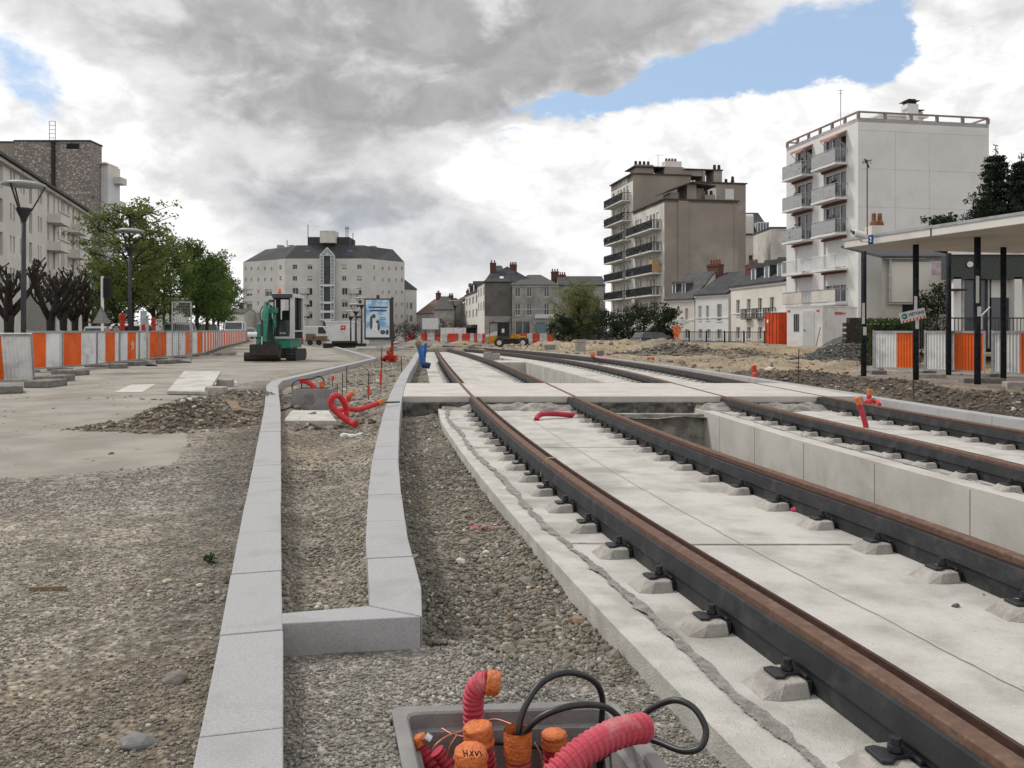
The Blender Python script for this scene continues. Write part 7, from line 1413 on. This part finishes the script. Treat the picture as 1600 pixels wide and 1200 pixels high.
cb = eb('cab_frame', 'cabw', [(424.5, 427.5, 462, 529, cabf, .08), (452.5, 457, 462, 529.5, cabf, .10), (425, 457.5, 458.5, 463, cabf + .02, cabd), (427.5, 452.5, 526, 529.5, cabf, .08), (425, 428, 463, 529, cabf + cabd - .08, .08), (469, 472.5, 463, 529, cabf + cabd - .08, .10), (428, 469, 463, 467, cabf + cabd - .08, .08)], bevel=.02)
m = MB(); wb_box(m, 425, 456, 459, 465, cabf - .06, .14); _sub(m, 'visor', 'blackp', cb)
m = MB(); a, b = W(457, 529, cabf), W(457, 460, cabf); 
for y in (cabf + .75,): m.box(a.x - .05, y, a.z, a.x + .02, y + .07, b.z)
m.box(a.x - .06, cabf + .1, a.z, a.x + .02, cabf + cabd, a.z + .25); _sub(m, 'door_frame', 'dark', cb)
m = MB(); wb_box(m, 428, 452, 500, 526, cabf + .02, .03); _sub(m, 'front_panel', 'blackp', cb)
m = MB(); m.box(a.x - .045, cabf + .12, a.z + .26, a.x - .02, cabf + 1.32, b.z - .1); _sub(m, 'side_glass', 'cabglass', cb)
m = MB(); m.box(a.x - .01, cabf, a.z, a.x + .05, cabf + .13, b.z); m.box(a.x - .01, cabf + 1.33, a.z, a.x + .05, cabf + 1.45, b.z); m.box(a.x - .01, cabf + .13, b.z - .1, a.x + .05, cabf + 1.33, b.z); m.box(a.x - .01, cabf + .13, a.z + .24, a.x + .045, cabf + 1.33, a.z + .29); _sub(m, 'side_frame', 'cabw', cb)
m = MB()
for q_ in ((427.5, 452.5, 465.2, 466.6), (427.5, 429, 466.6, 500), (451, 452.5, 466.6, 500), (427.5, 452.5, 499, 500.5)): wb_box(m, *q_, cabf - .01, .03)
wb_box(m, 431, 438, 466, 508, cabf + 1.2, .06); wb_box(m, 428, 470, 463.5, 468, cabf + 1.1, .05); wb_box(m, 429, 452, 463, 465.5, cabf + .1, 1.1); _sub(m, 'window_seal', 'dark', cb)
m = MB(); wb_box(m, 437, 441, 519, 522, cabf + .0, .01); wb_box(m, 442, 446, 519, 522, cabf + .0, .01); _sub(m, 'badge', 'galv', cb)
m = MB(); wb_box(m, 435, 452, 499, 520, cabf + .5, .5); wb_box(m, 440, 453, 485, 505, cabf + .85, .18); _sub(m, 'seat', 'dark', cb, bevel=.04)
m = MB(); m.tube([W(433, 515, cabf + .3), W(431, 505, cabf + .35)], .02, 6); m.tube([W(429, 504, cabf + .35), W(436, 504, cabf + .3)], .02, 6); _sub(m, 'lever', 'iron', cb)
m = MB(); m.tube([W(437, 458, 30.6), W(437, 453.5, 30.6), W(437, 450.5, 30.6)], [.055, .05, .03], 12); wb(m, 'beacon', 'orange', r); m = MB(); m.tube([W(437, 459.5, 30.6), W(437, 457.5, 30.6)], .07, 12); wb(m, 'beacon_base', 'steel', r)
# boom folded upwards and arm hanging in front
m = MB(); m.tube([W(424, 538, 29.95), W(422, 520, 29.8), W(421, 500, 29.6), W(418, 484, 29.4)], [.15, .13, .12, .09], 4); wb(m, 'boom', 'greend', r, bevel=.01)
m = MB(); wb_box(m, 418, 431, 481, 489, 29.35, .3); wb_box(m, 426, 430, 489, 512, 29.5, .15); wb(m, 'boom_head', 'green', r, bevel=.02)
m = MB(); m.tube([W(416, 472, 29.2), W(414.5, 490, 29.0), W(413, 515, 28.9), W(412, 534, 28.85)], [.08, .11, .10, .08], 4); wb(m, 'arm', 'green', r, bevel=.01)
m = MB(); m.tube([W(409.5, 500, 28.8), W(409.3, 526, 28.75)], .035, 10); m.tube([W(416, 476, 29.1), W(421, 470, 29.4), W(426, 470, 29.6)], .045, 8); k = wb(m, 'cylinder', 'iron', r); m = MB(); m.tube([W(409.3, 526, 28.75), W(409, 545, 28.75)], .024, 10); _sub(m, 'piston_rod', 'chrome', k)
for pts in ([(411, 478), (407, 486), (406.5, 497), (409, 503)], [(417, 474), (424, 478), (429, 483)], [(421, 505), (419, 520), (421, 533)], [(427, 505), (430, 518), (427, 532)]):
    m = MB(); m.tube(spline(WL(pts, 29.0), 5), .018, 6); wb(m, 'hose', 'cable', r)
m = MB(); a, b = W(392.5, 545, 28.9), W(437, 545, 28.9); zt_ = zz(538, 28.9); pr = [(28.72, zt_), (28.70, zt_ - .36), (28.74, zt_ - .41), (28.95, zt_ - .43), (29.12, zt_ - .30), (29.14, zt_ - .05), (29.04, zt_), (28.98, zt_ - .2), (28.85, zt_ - .30), (28.78, zt_ - .2)]
m.side(pr, a.x, b.x); bk = wb(m, 'bucket', 'steel', r); m = MB()
for k in range(5): x = W(417 + k * 4.4, 537, 28.7).x; m.add([(x - .035, 28.72, zt_), (x + .035, 28.72, zt_), (x, 28.70, zt_ + .09), (x - .03, 28.78, zt_), (x + .03, 28.78, zt_)], [(0, 1, 2), (4, 3, 2), (0, 2, 3), (1, 4, 2), (0, 3, 4, 1)])
_sub(m, 'tooth', 'steel', bk); m = MB(); wb_box(m, 405, 417, 534, 556, 28.82, .2); wb(m, 'bucket_link', 'steel', r, bevel=.02)
# ================================================================== wheel loader
Y0 = 85; r = thing('wheel_loader', 'yellow wheel loader with dark cab working beyond the tracks', 'loader', W(795, 543, Y0 + .5)); r.location.z = gz(r.location.x, Y0)
g0 = r.location.z; zl = lambda h: g0 + h
def LB(name, mat, bx, par=None, **kw):
    m = MB()
    for x0, x1, za, zb2, y, d in bx: a = W(x0, 0, Y0).x; b = W(x1, 0, Y0).x; m.box(a, Y0 + y, zl(za), b, Y0 + y + d, zl(zb2))
    L = r.location; m.v = [(q[0] - L.x, q[1] - L.y, q[2] - L.z) for q in m.v]; return m.build(name, mat, par or r, **kw)
LB('engine_hood', 'yellow', [(763, 779, .45, 1.2, .2, 1.6), (761, 764, .35, .8, .15, 1.7)], bevel=.06)
m = MB(); a, b = W(759, 0, Y0).x, W(780, 0, Y0).x; m.side([(0, 0)], 0, 0) if False else None
m.add([(a, Y0 + .2, zl(1.05)), (b, Y0 + .2, zl(1.25)), (b, Y0 + 1.8, zl(1.25)), (a, Y0 + 1.8, zl(1.05)), (a, Y0 + .2, zl(1.25)), (b, Y0 + .2, zl(1.75)), (b, Y0 + 1.8, zl(1.75)), (a, Y0 + 1.8, zl(1.25))], [(3, 2, 1, 0), (4, 5, 6, 7), (0, 1, 5, 4), (1, 2, 6, 5), (2, 3, 7, 6), (3, 0, 4, 7)]); wb(m, 'hood_top', 'cream', r, bevel=.03)
cbn = LB('cab', 'blackp', [(777, 796, .9, 1.15, .15, 1.7), (777, 778.2, 1.15, 2.45, .15, .12), (795, 796.2, 1.15, 2.45, .15, .12), (786, 787, 1.15, 2.45, .16, .1), (777, 778.2, 1.15, 2.45, 1.75, .12), (795, 796.2, 1.15, 2.45, 1.75, .12)]); LB('cab_glass', 'cabglass', [(778.2, 795, 1.15, 2.43, .20, 1.6)], cbn); LB('cab_roof', 'steel', [(765, 797, 2.45, 2.56, .1, 1.9)], cbn)
LB('roll_post', 'steel', [(764.5, 765.5, 1.2, 2.45, .2, .1)]); LB('chassis', 'steel', [(776, 820, .35, .85, .4, 1.2)]); LB('lift_arm', 'yellow', [(798, 822, .9, 1.15, .2, .2), (798, 822, .9, 1.15, 1.6, .2), (797, 806, .8, 1.35, .5, 1.0), (804, 813, 1.1, 1.35, .3, .25)], bevel=.04)
LB('bucket', 'steel', [(824, 832, .12, .35, -.1, 2.2), (824, 826, .12, .95, -.1, 2.2)]); 
for i, (px, y) in enumerate(((780, 0), (817, 0), (780, 1.55), (817, 1.55))):
    cx = W(px, 0, Y0).x; m = MB(); m.tube([(cx, Y0 + y - .02, zl(.5)), (cx, Y0 + y + .02, zl(.5)), (cx, Y0 + y + .4, zl(.5)), (cx, Y0 + y + .44, zl(.5))], [.42, .5, .5, .42], 20); t_ = wb(m, 'wheel', 'rubber', r); m = MB(); m.tube([(cx, Y0 + y - .04, zl(.5)), (cx, Y0 + y + .1, zl(.5))], .24, 14); L = r.location; m.v = [(q[0] - L.x, q[1] - L.y, q[2] - L.z) for q in m.v]; m.build('rim', 'cream', t_)
LB('notice', 'paper', [(784, 788, 1.5, 1.9, .14, .03)])
# ================================================================== advertising panel
r = thing('advertising_panel', 'blue advertising poster panel in a black frame on a single dark post', 'advertising panel', (W(612.5, 0, 39).x, 39, gz(W(612, 0, 39).x, 39)))
m = MB(); wb_box(m, 569, 611, 466, 531, 39.0, .2); wb(m, 'case', 'blackp', r, bevel=.03); m = MB(); wb_box(m, 611, 614.3, 464, 562, 39.02, .14); wb(m, 'post', pm('brown_steel', (.06, .045, .04), None, 5, .5), r)
m = MB(); wb_box(m, 571.5, 608.5, 468.5, 527, 38.985, .013); pmt = bpy.data.materials.new('poster_blue'); pmt.use_nodes = True; t = NT(pmt.node_tree); b_ = pmt.node_tree.nodes['Principled BSDF']; g = t.n('ShaderNodeNewGeometry').outputs['Position']
c = t.mix(t.ramp(t.noise(g, 2.3, 4, .6), .40, .6), (.16, .36, .58, 1), (.52, .66, .74, 1)); s_ = t.n('ShaderNodeSeparateXYZ'); t.set(s_, 0, g); c = t.mix(t.ramp(s_.outputs[2], .95, 1.25), (.62, .66, .70, 1), c); t.set(b_, 'Base Color', c); b_.inputs['Roughness'].default_value = .25; M['poster_blue'] = pmt
po = wb(m, 'poster', 'poster_blue', r)
m = MB(); 
for (a, b, y0, y1) in ((576, 606, 479, 481.5), (578, 604, 484, 486.5), (593, 603, 496, 497), (594, 603, 499, 500)): wb_box(m, a, b, y0, y1, 38.978, .006)
_l = r.location; m.v = [(q[0] - _l.x, q[1] - _l.y, q[2] - _l.z) for q in m.v]; m.build('text_lines', pm('poster_navy', (.06, .09, .2), None), po)
def blobm(mb, cx, cy, rx, ry, Yv):
    vs = [W(cx + rx * math.cos(a), cy + ry * math.sin(a), Yv) for a in np.linspace(0, 2 * math.pi, 14, endpoint=False)]; mb.add([v - _l for v in vs], [tuple(range(13, -1, -1))])
m = MB(); blobm(m, 583, 507, 4.5, 11, 38.976); blobm(m, 589, 511, 4, 8, 38.974); m.build('poster_figure', 'paper', po)
m = MB(); blobm(m, 580, 504, 2.2, 11, 38.970); blobm(m, 584, 494, 3, 3.4, 38.969); blobm(m, 591.5, 511, 1.8, 6, 38.968); blobm(m, 590, 503, 2.3, 2.6, 38.967); blobm(m, 598, 519, 4, 3.5, 38.972); blobm(m, 605, 519, 2.5, 4, 38.971); m.build('poster_figure', pm('poster_grey', (.10, .11, .13), None), po)
m = MB(); wb_box(m, 588, 592.5, 461, 466, 39.02, .12); wb(m, 'lamp', 'iron', r)
# ================================================================== far site objects
A = W(509, 0, 100); B = W(556, 0, 100)
r, wl, E = house('site_container', 'white corrugated site container with a small orange sign, right of the excavator', (A.x, 100), (B.x, 100.6), zz(504, 100), 0, 3, 'cont_w', 'cont_w', [], z0=gz(A.x, 100), flat=True, cat='container')
m = MB(); m.box(1.7, -.06, 1.75, 2.3, -.01, 2.25); sg = m.build('sign', 'redw', r); m = MB(); m.box(1.85, -.075, 1.95, 2.15, -.061, 2.1); m.build('sign_mark', 'paper', sg)
m = MB(); corr(m, 0.02, (B - A).length - .3, .1, E - .1, -.02, .3, .04); m.build('corrugated_sheet', 'cont_w', r)
house('site_container', 'smaller white box container between the big container and the advertising panel', (W(556.5, 0, 102).x, 102), (W(570, 0, 102).x, 102), zz(507, 102), 0, 3, 'cont_w', 'cont_w', [], z0=-.7, flat=True, cat='container')
def far_barriers(name, lst, Y, ytop, label, grp):
    first = None
    for i, (a, b, c) in enumerate(lst):
        A = W(a + .3, 0, Y); B = W(b - .3, 0, Y); z = gz((A.x + B.x) / 2, Y); h = zz(ytop, Y) - z; w_ = B.x - A.x; m = MB(); pr = [(-.25, 0), (-.25, h * .25), (-.1, h * .5), (-.08, h), (.08, h), (.1, h * .5), (.25, h * .25), (.25, 0)]; m.side(pr, 0, w_)
        tag(m.build('road_barrier', 'redw' if c == 'r' else 'whiteb', bevel=.03, loc=(A.x, Y, z)), ('red ' if c == 'r' else 'white ') + label, 'barrier', ('red ' if c == 'r' else 'white ') + grp)
far_barriers('a', [(558, 567, 'r'), (615, 637, 'w'), (637, 647, 'r'), (647, 658, 'w'), (658, 668, 'r'), (668, 679, 'w'), (679, 688, 'r')], 128, 520.5, 'plastic road barrier in the far line left of the side street', 'barriers of the far left line')
far_barriers('b', [(688, 699, 'w'), (699, 716, 'r'), (716, 722, 'w'), (722, 734, 'r'), (734, 741, 'w'), (741, 746, 'r'), (746, 753, 'w'), (753, 758, 'r'), (812, 823, 'r'), (823, 832, 'w'), (832, 843, 'r'), (843, 855, 'w'), (855, 865, 'r'), (865, 877, 'w'), (877, 893, 'w'), (893, 899, 'r')], 112, 521, 'plastic road barrier in the line running behind the yellow loader', 'barriers of the loader line')
for i, (a, b) in enumerate(((688, 708), (708.5, 728))):
    A = W(a, 0, 114); B = W(b, 0, 114); z = gz(A.x, 114); m = MB(); m.box(0, 0, zz(521, 114) - z - .3, B.x - A.x, .12, zz(512, 114) - z); m.box(.1, .02, 0, .2, .1, 1.1); m.box(B.x - A.x - .2, .02, 0, B.x - A.x - .1, .1, 1.1); tag(m.build('panel_board', 'panel', loc=(A.x, 114.3, z)), ['left pale panel standing behind the far red and white barriers', 'right pale panel standing behind the far red and white barriers'][i], 'panel')
r = thing('white_board', 'blank white site board on two posts right of the round building', 'sign board', (W(672, 0, 116).x, 116, gz(W(672, 0, 116).x, 116))); m = MB(); wb_box(m, 659.5, 685, 497, 514.5, 116, .1); wb(m, 'board', 'frame', r)
m = MB(); 
for a in (664, 680.5): wb_box(m, a, a + 1, 499, 533, 116.1, .1)
wb(m, 'post', 'steel', r)
# ================================================================== vehicles
def car(label, x, y, rz, L_=4.1, W2=.85, H=1.42, paint='silver', kind='hatch', z=-.08, name='parked_car'):
    r = thing(name, label, 'van' if kind == 'van' else 'car', (x, y, z), rz); h = H
    if kind == 'van': lower = [(-L_ / 2, .3), (-L_ / 2, h * .55), (L_ / 2 - .9, h * .55), (L_ / 2 - .05, h * .42), (L_ / 2, .3)]; top = [(-L_ / 2 + .03, h * .55), (-L_ / 2 + .08, h - .03), (-L_ / 2 + .2, h), (L_ / 2 - 1.7, h), (L_ / 2 - .95, h * .56)]; tap = .93
    else: lower = [(-L_ / 2, .3), (-L_ / 2, h * .45), (-L_ / 2 + .08, h * .62), (L_ / 2 - 1.15, h * .62), (L_ / 2 - .1, h * .5), (L_ / 2, h * .38), (L_ / 2, .28)]; top = [(-L_ / 2 + .1, h * .62), (-L_ / 2 + .35, h - .04), (-L_ / 2 + .7, h), (L_ / 2 - 2.0, h), (L_ / 2 - 1.15, h * .62)]; tap = .80
    def ex(prof, wa, wb_): m = MB(); n = len(prof); zm = max(z for _, z in prof); z0_ = min(z for _, z in prof); f = lambda z: wa + (wb_ - wa) * ((z - z0_) / (zm - z0_)); m.add([(x_, -f(z_), z_) for x_, z_ in prof] + [(x_, f(z_), z_) for x_, z_ in prof], [tuple(range(n)), tuple(range(2 * n - 1, n - 1, -1))] + [(i, n + i, n + (i + 1) % n, (i + 1) % n) for i in range(n)]); return m
    b = ex(lower, W2, W2 * .97).build('body', paint, r, bevel=.05); t_ = ex(top, W2 * .95, W2 * tap).build('roof', paint, r, bevel=.05)
    def q(pts, name='window'): m = MB(); m.add(pts, [tuple(range(len(pts)))]); m.build(name, 'glass', r)
    x1, x2 = top[-1][0], top[-2][0]; zb_, zt_ = top[-1][1], h; lerp = lambda a, c, t: a + (c - a) * t
    fx = lambda t: lerp(x1, x2, t) + .02; fz = lambda t: lerp(zb_, zt_, t) + .015; fw = lambda t: lerp(W2 * .95, W2 * tap, t) * .9
    q([(fx(.1), -fw(.1), fz(.1)), (fx(.1), fw(.1), fz(.1)), (fx(.88), fw(.88), fz(.88)), (fx(.88), -fw(.88), fz(.88))], 'windscreen')
    for s in (-1, 1):
        g = lambda z_: s * (lerp(W2 * .95, W2 * tap, (z_ - zb_) / (zt_ - zb_)) + .008); za, zc = zb_ + .05, zt_ - .1; xa = x1 - .15; xb = x2 - .05
        q([(xa - .0, g(za), za), (xb, g(zc), zc), (xb - .75, g(zc), zc), (xb - .75, g(za), za)])
        if kind != 'van': q([(xb - .85, g(za), za), (xb - .85, g(zc), zc), (-L_ / 2 + .55, g(zc), zc), (-L_ / 2 + .3, g(za), za)])
    if kind != 'van': q([(-L_ / 2 + .11, -W2 * .75, h * .68), (-L_ / 2 + .11, W2 * .75, h * .68), (-L_ / 2 + .29, W2 * .7, h - .12), (-L_ / 2 + .29, -W2 * .7, h - .12)], 'rear_window')
    for sx in (-1, 1):
        for s in (-1, 1):
            m = MB(); cx = sx * L_ * .31; m.tube([(cx, s * W2 * .78, .31), (cx, s * (W2 + .01), .31)], .31, 18); w_ = m.build('wheel', 'rubber', r); m = MB(); m.tube([(cx, s * W2 * .9, .31), (cx, s * (W2 + .02), .31)], .18, 14); m.build('rim', 'galv', w_)
    for s in (-1, 1):
        m = MB(); m.box(L_ / 2 - .06, s * W2 * .9 - (.28 if s > 0 else 0), h * .40, L_ / 2 + .012, s * W2 * .9 + (.28 if s < 0 else 0), h * .46); m.build('headlight', 'frame', r)
        m = MB(); m.box(-L_ / 2 - .012, s * W2 * .9 - (.2 if s > 0 else 0), h * .45, -L_ / 2 + .03, s * W2 * .9 + (.2 if s < 0 else 0), h * .56); m.build('tail_light', 'redw', r)
        m = MB(); m.box(x1 - .1, s * (W2 + .16) - .09, zb_ - .02, x1 + .02, s * (W2 + .16) + .09, zb_ + .12); m.build('mirror', paint, r, bevel=.02)
    return r
def cpos(px, Y): return ((px - 800) / F * Y, Y)
x, y = cpos(212, 42); car('white car parked behind the hoarding under the thin leaved tree', x, y, R(100), H=1.40, paint='whitep')
x, y = cpos(291, 40); car('silver estate car behind the hoarding beside the mesh fence', -17.9, 46, R(106), H=1.5, L_=4.3, paint='silver')
x, y = cpos(172, 47); car('pale car behind the hoarding at the traffic light', x, y, R(95), H=1.30, paint='silver')
x, y = cpos(345, 70); car('dark car with red tail lights at the far end of the hoarding', x - 1.0, y, R(105), H=1.55, paint='blackp')
x, y = cpos(367, 87); car('white van facing the camera at the far end of the hoarding', x, y, R(-78), H=1.95, L_=5, W2=.95, paint='whitep', kind='van')
x, y = cpos(388, 106); car('small white car partly hidden behind the excavator', x, y, R(-60), H=1.4, paint='whitep', z=-.1)
x, y = cpos(505, 108); car('white van standing behind the site container', x, y, R(-25), H=2.2, L_=4.8, W2=.95, paint='whitep', kind='van', z=-.7)
x, y = cpos(650, 150); car('pale car crossing in front of the bare shrub trees', x, y, R(0), H=1.5, paint='silver', z=-.7)
x, y = cpos(1028, 68); car('dark car seen through the railing beside the dark trees', x, y, R(20), H=1.35, paint='blackp', z=-.5)
A = W(476, 0, 96); r = thing('trailer', 'beige flat trailer with load parked left of the site container', 'trailer', (A.x, 96, gz(A.x, 96)))
m = MB(); m.box(0, 0, .45, 2.5, 1.6, .65); m.box(.1, .1, .65, .9, 1.5, 1.3); m.box(1.0, .2, .65, 2.3, 1.3, 1.05); m.build('bed', 'wood', r, bevel=.03); m = MB()
m.tube([(.6, 0, .3), (.6, .2, .3)], .3, 14); m.build('wheel', 'rubber', r); m = MB(); m.tube([(1.6, 0, .3), (1.6, .2, .3)], .3, 14); m.build('wheel', 'rubber', r)
m = MB(); m.box(-.6, .3, .1, -.3, .6, 1.25); tag(m.build('post', 'redw', loc=r.location), 'red striped marker standing left of the beige trailer', 'marker')
# bikes and scooter like clutter is left out; barrier boards near container
m = MB(); p = GG(535, 545); m.box(-1.2, 0, 0, 1.4, .5, .35); m.box(-.6, -.3, .35, .9, .2, .5); tag(m.build('timber_stack', 'steel', loc=p, bevel=.02), 'dark stack of timbers in front of the site container', 'timber stack')
m = MB(); p = W(572, 542, 50); m.box(-.6, 0, 0, .6, .1, .16); tag(m.build('chevron_board', 'frame', loc=(p.x, 50, hz(p.x, 50) + .1)), 'small black and white board lying before the advertising panel', 'board')
# ================================================================== people
def person(label, x, y, z, h, top='hiviz', legs='cloth', rz=0, bend=0.0, arms=((-.25, .05, .80), (.25, .05, .80))):
    r = thing('person', label, 'person', (x, y, z), rz); s = h / 1.75
    J = {'pelvis': (0, 0, .95), 'waist': (0, -.02 - bend * .2, 1.12), 'chest': (0, -.02 - bend * .5, 1.36 - bend * .1), 'neck': (0, -.02 - bend * .6, 1.50 - bend * .14), 'head': (0, -.04 - bend * .7, 1.62 - bend * .18), 'crown': (0, -.03 - bend * .7, 1.70 - bend * .18),
         'hl': (-.09, 0, .90), 'kl': (-.10, -.03, .50), 'al': (-.10, .02, .09), 'fl': (-.11, -.14, .04), 'hr': (.09, 0, .90), 'kr': (.10, -.05, .50), 'ar': (.10, 0, .09), 'fr': (.11, -.16, .04),
         'sl': (-.18, -.02 - bend * .5, 1.42 - bend * .1), 'el': (-.24, -.04 - bend * .4, 1.14), 'wl': arms[0], 'sr': (.18, -.02 - bend * .5, 1.42 - bend * .1), 'er': (.24, -.04 - bend * .4, 1.14), 'wr': arms[1]}
    Rr = dict(pelvis=.15, waist=.135, chest=.155, neck=.055, head=.095, crown=.06, hl=.10, kl=.06, al=.045, fl=.035, hr=.10, kr=.06, ar=.045, fr=.035, sl=.065, el=.045, wl=.033, sr=.065, er=.045, wr=.033)
    Ed = [('pelvis', 'waist'), ('waist', 'chest'), ('chest', 'neck'), ('neck', 'head'), ('head', 'crown'), ('pelvis', 'hl'), ('hl', 'kl'), ('kl', 'al'), ('al', 'fl'), ('pelvis', 'hr'), ('hr', 'kr'), ('kr', 'ar'), ('ar', 'fr'), ('chest', 'sl'), ('sl', 'el'), ('el', 'wl'), ('chest', 'sr'), ('sr', 'er'), ('er', 'wr')]
    def skin(name, edges, mat, g=1.0):
        ks = []
        for a, b in edges:
            for k in (a, b):
                if k not in ks: ks.append(k)
        me = bpy.data.meshes.new(name); me.from_pydata([Vector(J[k]) * s for k in ks], [(ks.index(a), ks.index(b)) for a, b in edges], []); o = link(name, me, mat, r)
        md = o.modifiers.new('skin', 'SKIN'); sv = me.skin_vertices[0].data if me.skin_vertices else None
        if sv is None: bm = bmesh.new(); bm.from_mesh(me); bm.verts.layers.skin.verify(); bm.to_mesh(me); bm.free(); sv = me.skin_vertices[0].data
        for i, k in enumerate(ks): sv[i].radius = (Rr[k] * s * g, Rr[k] * s * g * (.72 if k in ('waist', 'chest', 'pelvis') else 1)); sv[i].use_root = (i == 0)
        o.modifiers.new('sub', 'SUBSURF').render_levels = 2; return o
    skin('body', Ed, 'skin')
    skin('jacket', [e for e in Ed if e[0] in ('pelvis', 'waist') and e[1] in ('waist', 'chest')] + [('chest', 'sl'), ('sl', 'el'), ('el', 'wl'), ('chest', 'sr'), ('sr', 'er'), ('er', 'wr')], top, 1.14)
    skin('trousers', [('pelvis', 'hl'), ('hl', 'kl'), ('kl', 'al'), ('pelvis', 'hr'), ('hr', 'kr'), ('kr', 'ar')], legs, 1.12)
    m = MB(); c = Vector(J['head']) * s + Vector((0, .01, .035)) * s
    for i in range(7):
        pass
    m.tube([c + Vector((0, 0, -.02)) * s, c + Vector((0, .0, .03)) * s, c + Vector((0, 0, .075)) * s, c + Vector((0, 0, .10)) * s], [.098 * s, .104 * s, .08 * s, .03 * s], 14); m.build('hair', 'hair', r, smooth=True); return r
x, y = cpos(1057, 63.5); person('person in full orange work clothes standing behind the railing by the white terrace', x, y, gz(x, y) + .02, 1.72, 'hiviz', 'hiviz', bend=.25)
x, y = cpos(169, 33.5); person('dark haired person whose head shows over the hoarding, left of the traffic light', x, y, -.10, 1.36, 'cloth', 'cloth')
x, y = cpos(182, 35); person('second dark haired person behind the hoarding, closer to the traffic light pole', x, y, -.10, 1.37, 'cloth', 'cloth')
x, y = cpos(936, 92); person('person in dark clothes standing beneath the dark trees right of the willow', x, y, gz(x, y), 1.65, 'blackp', 'cloth')
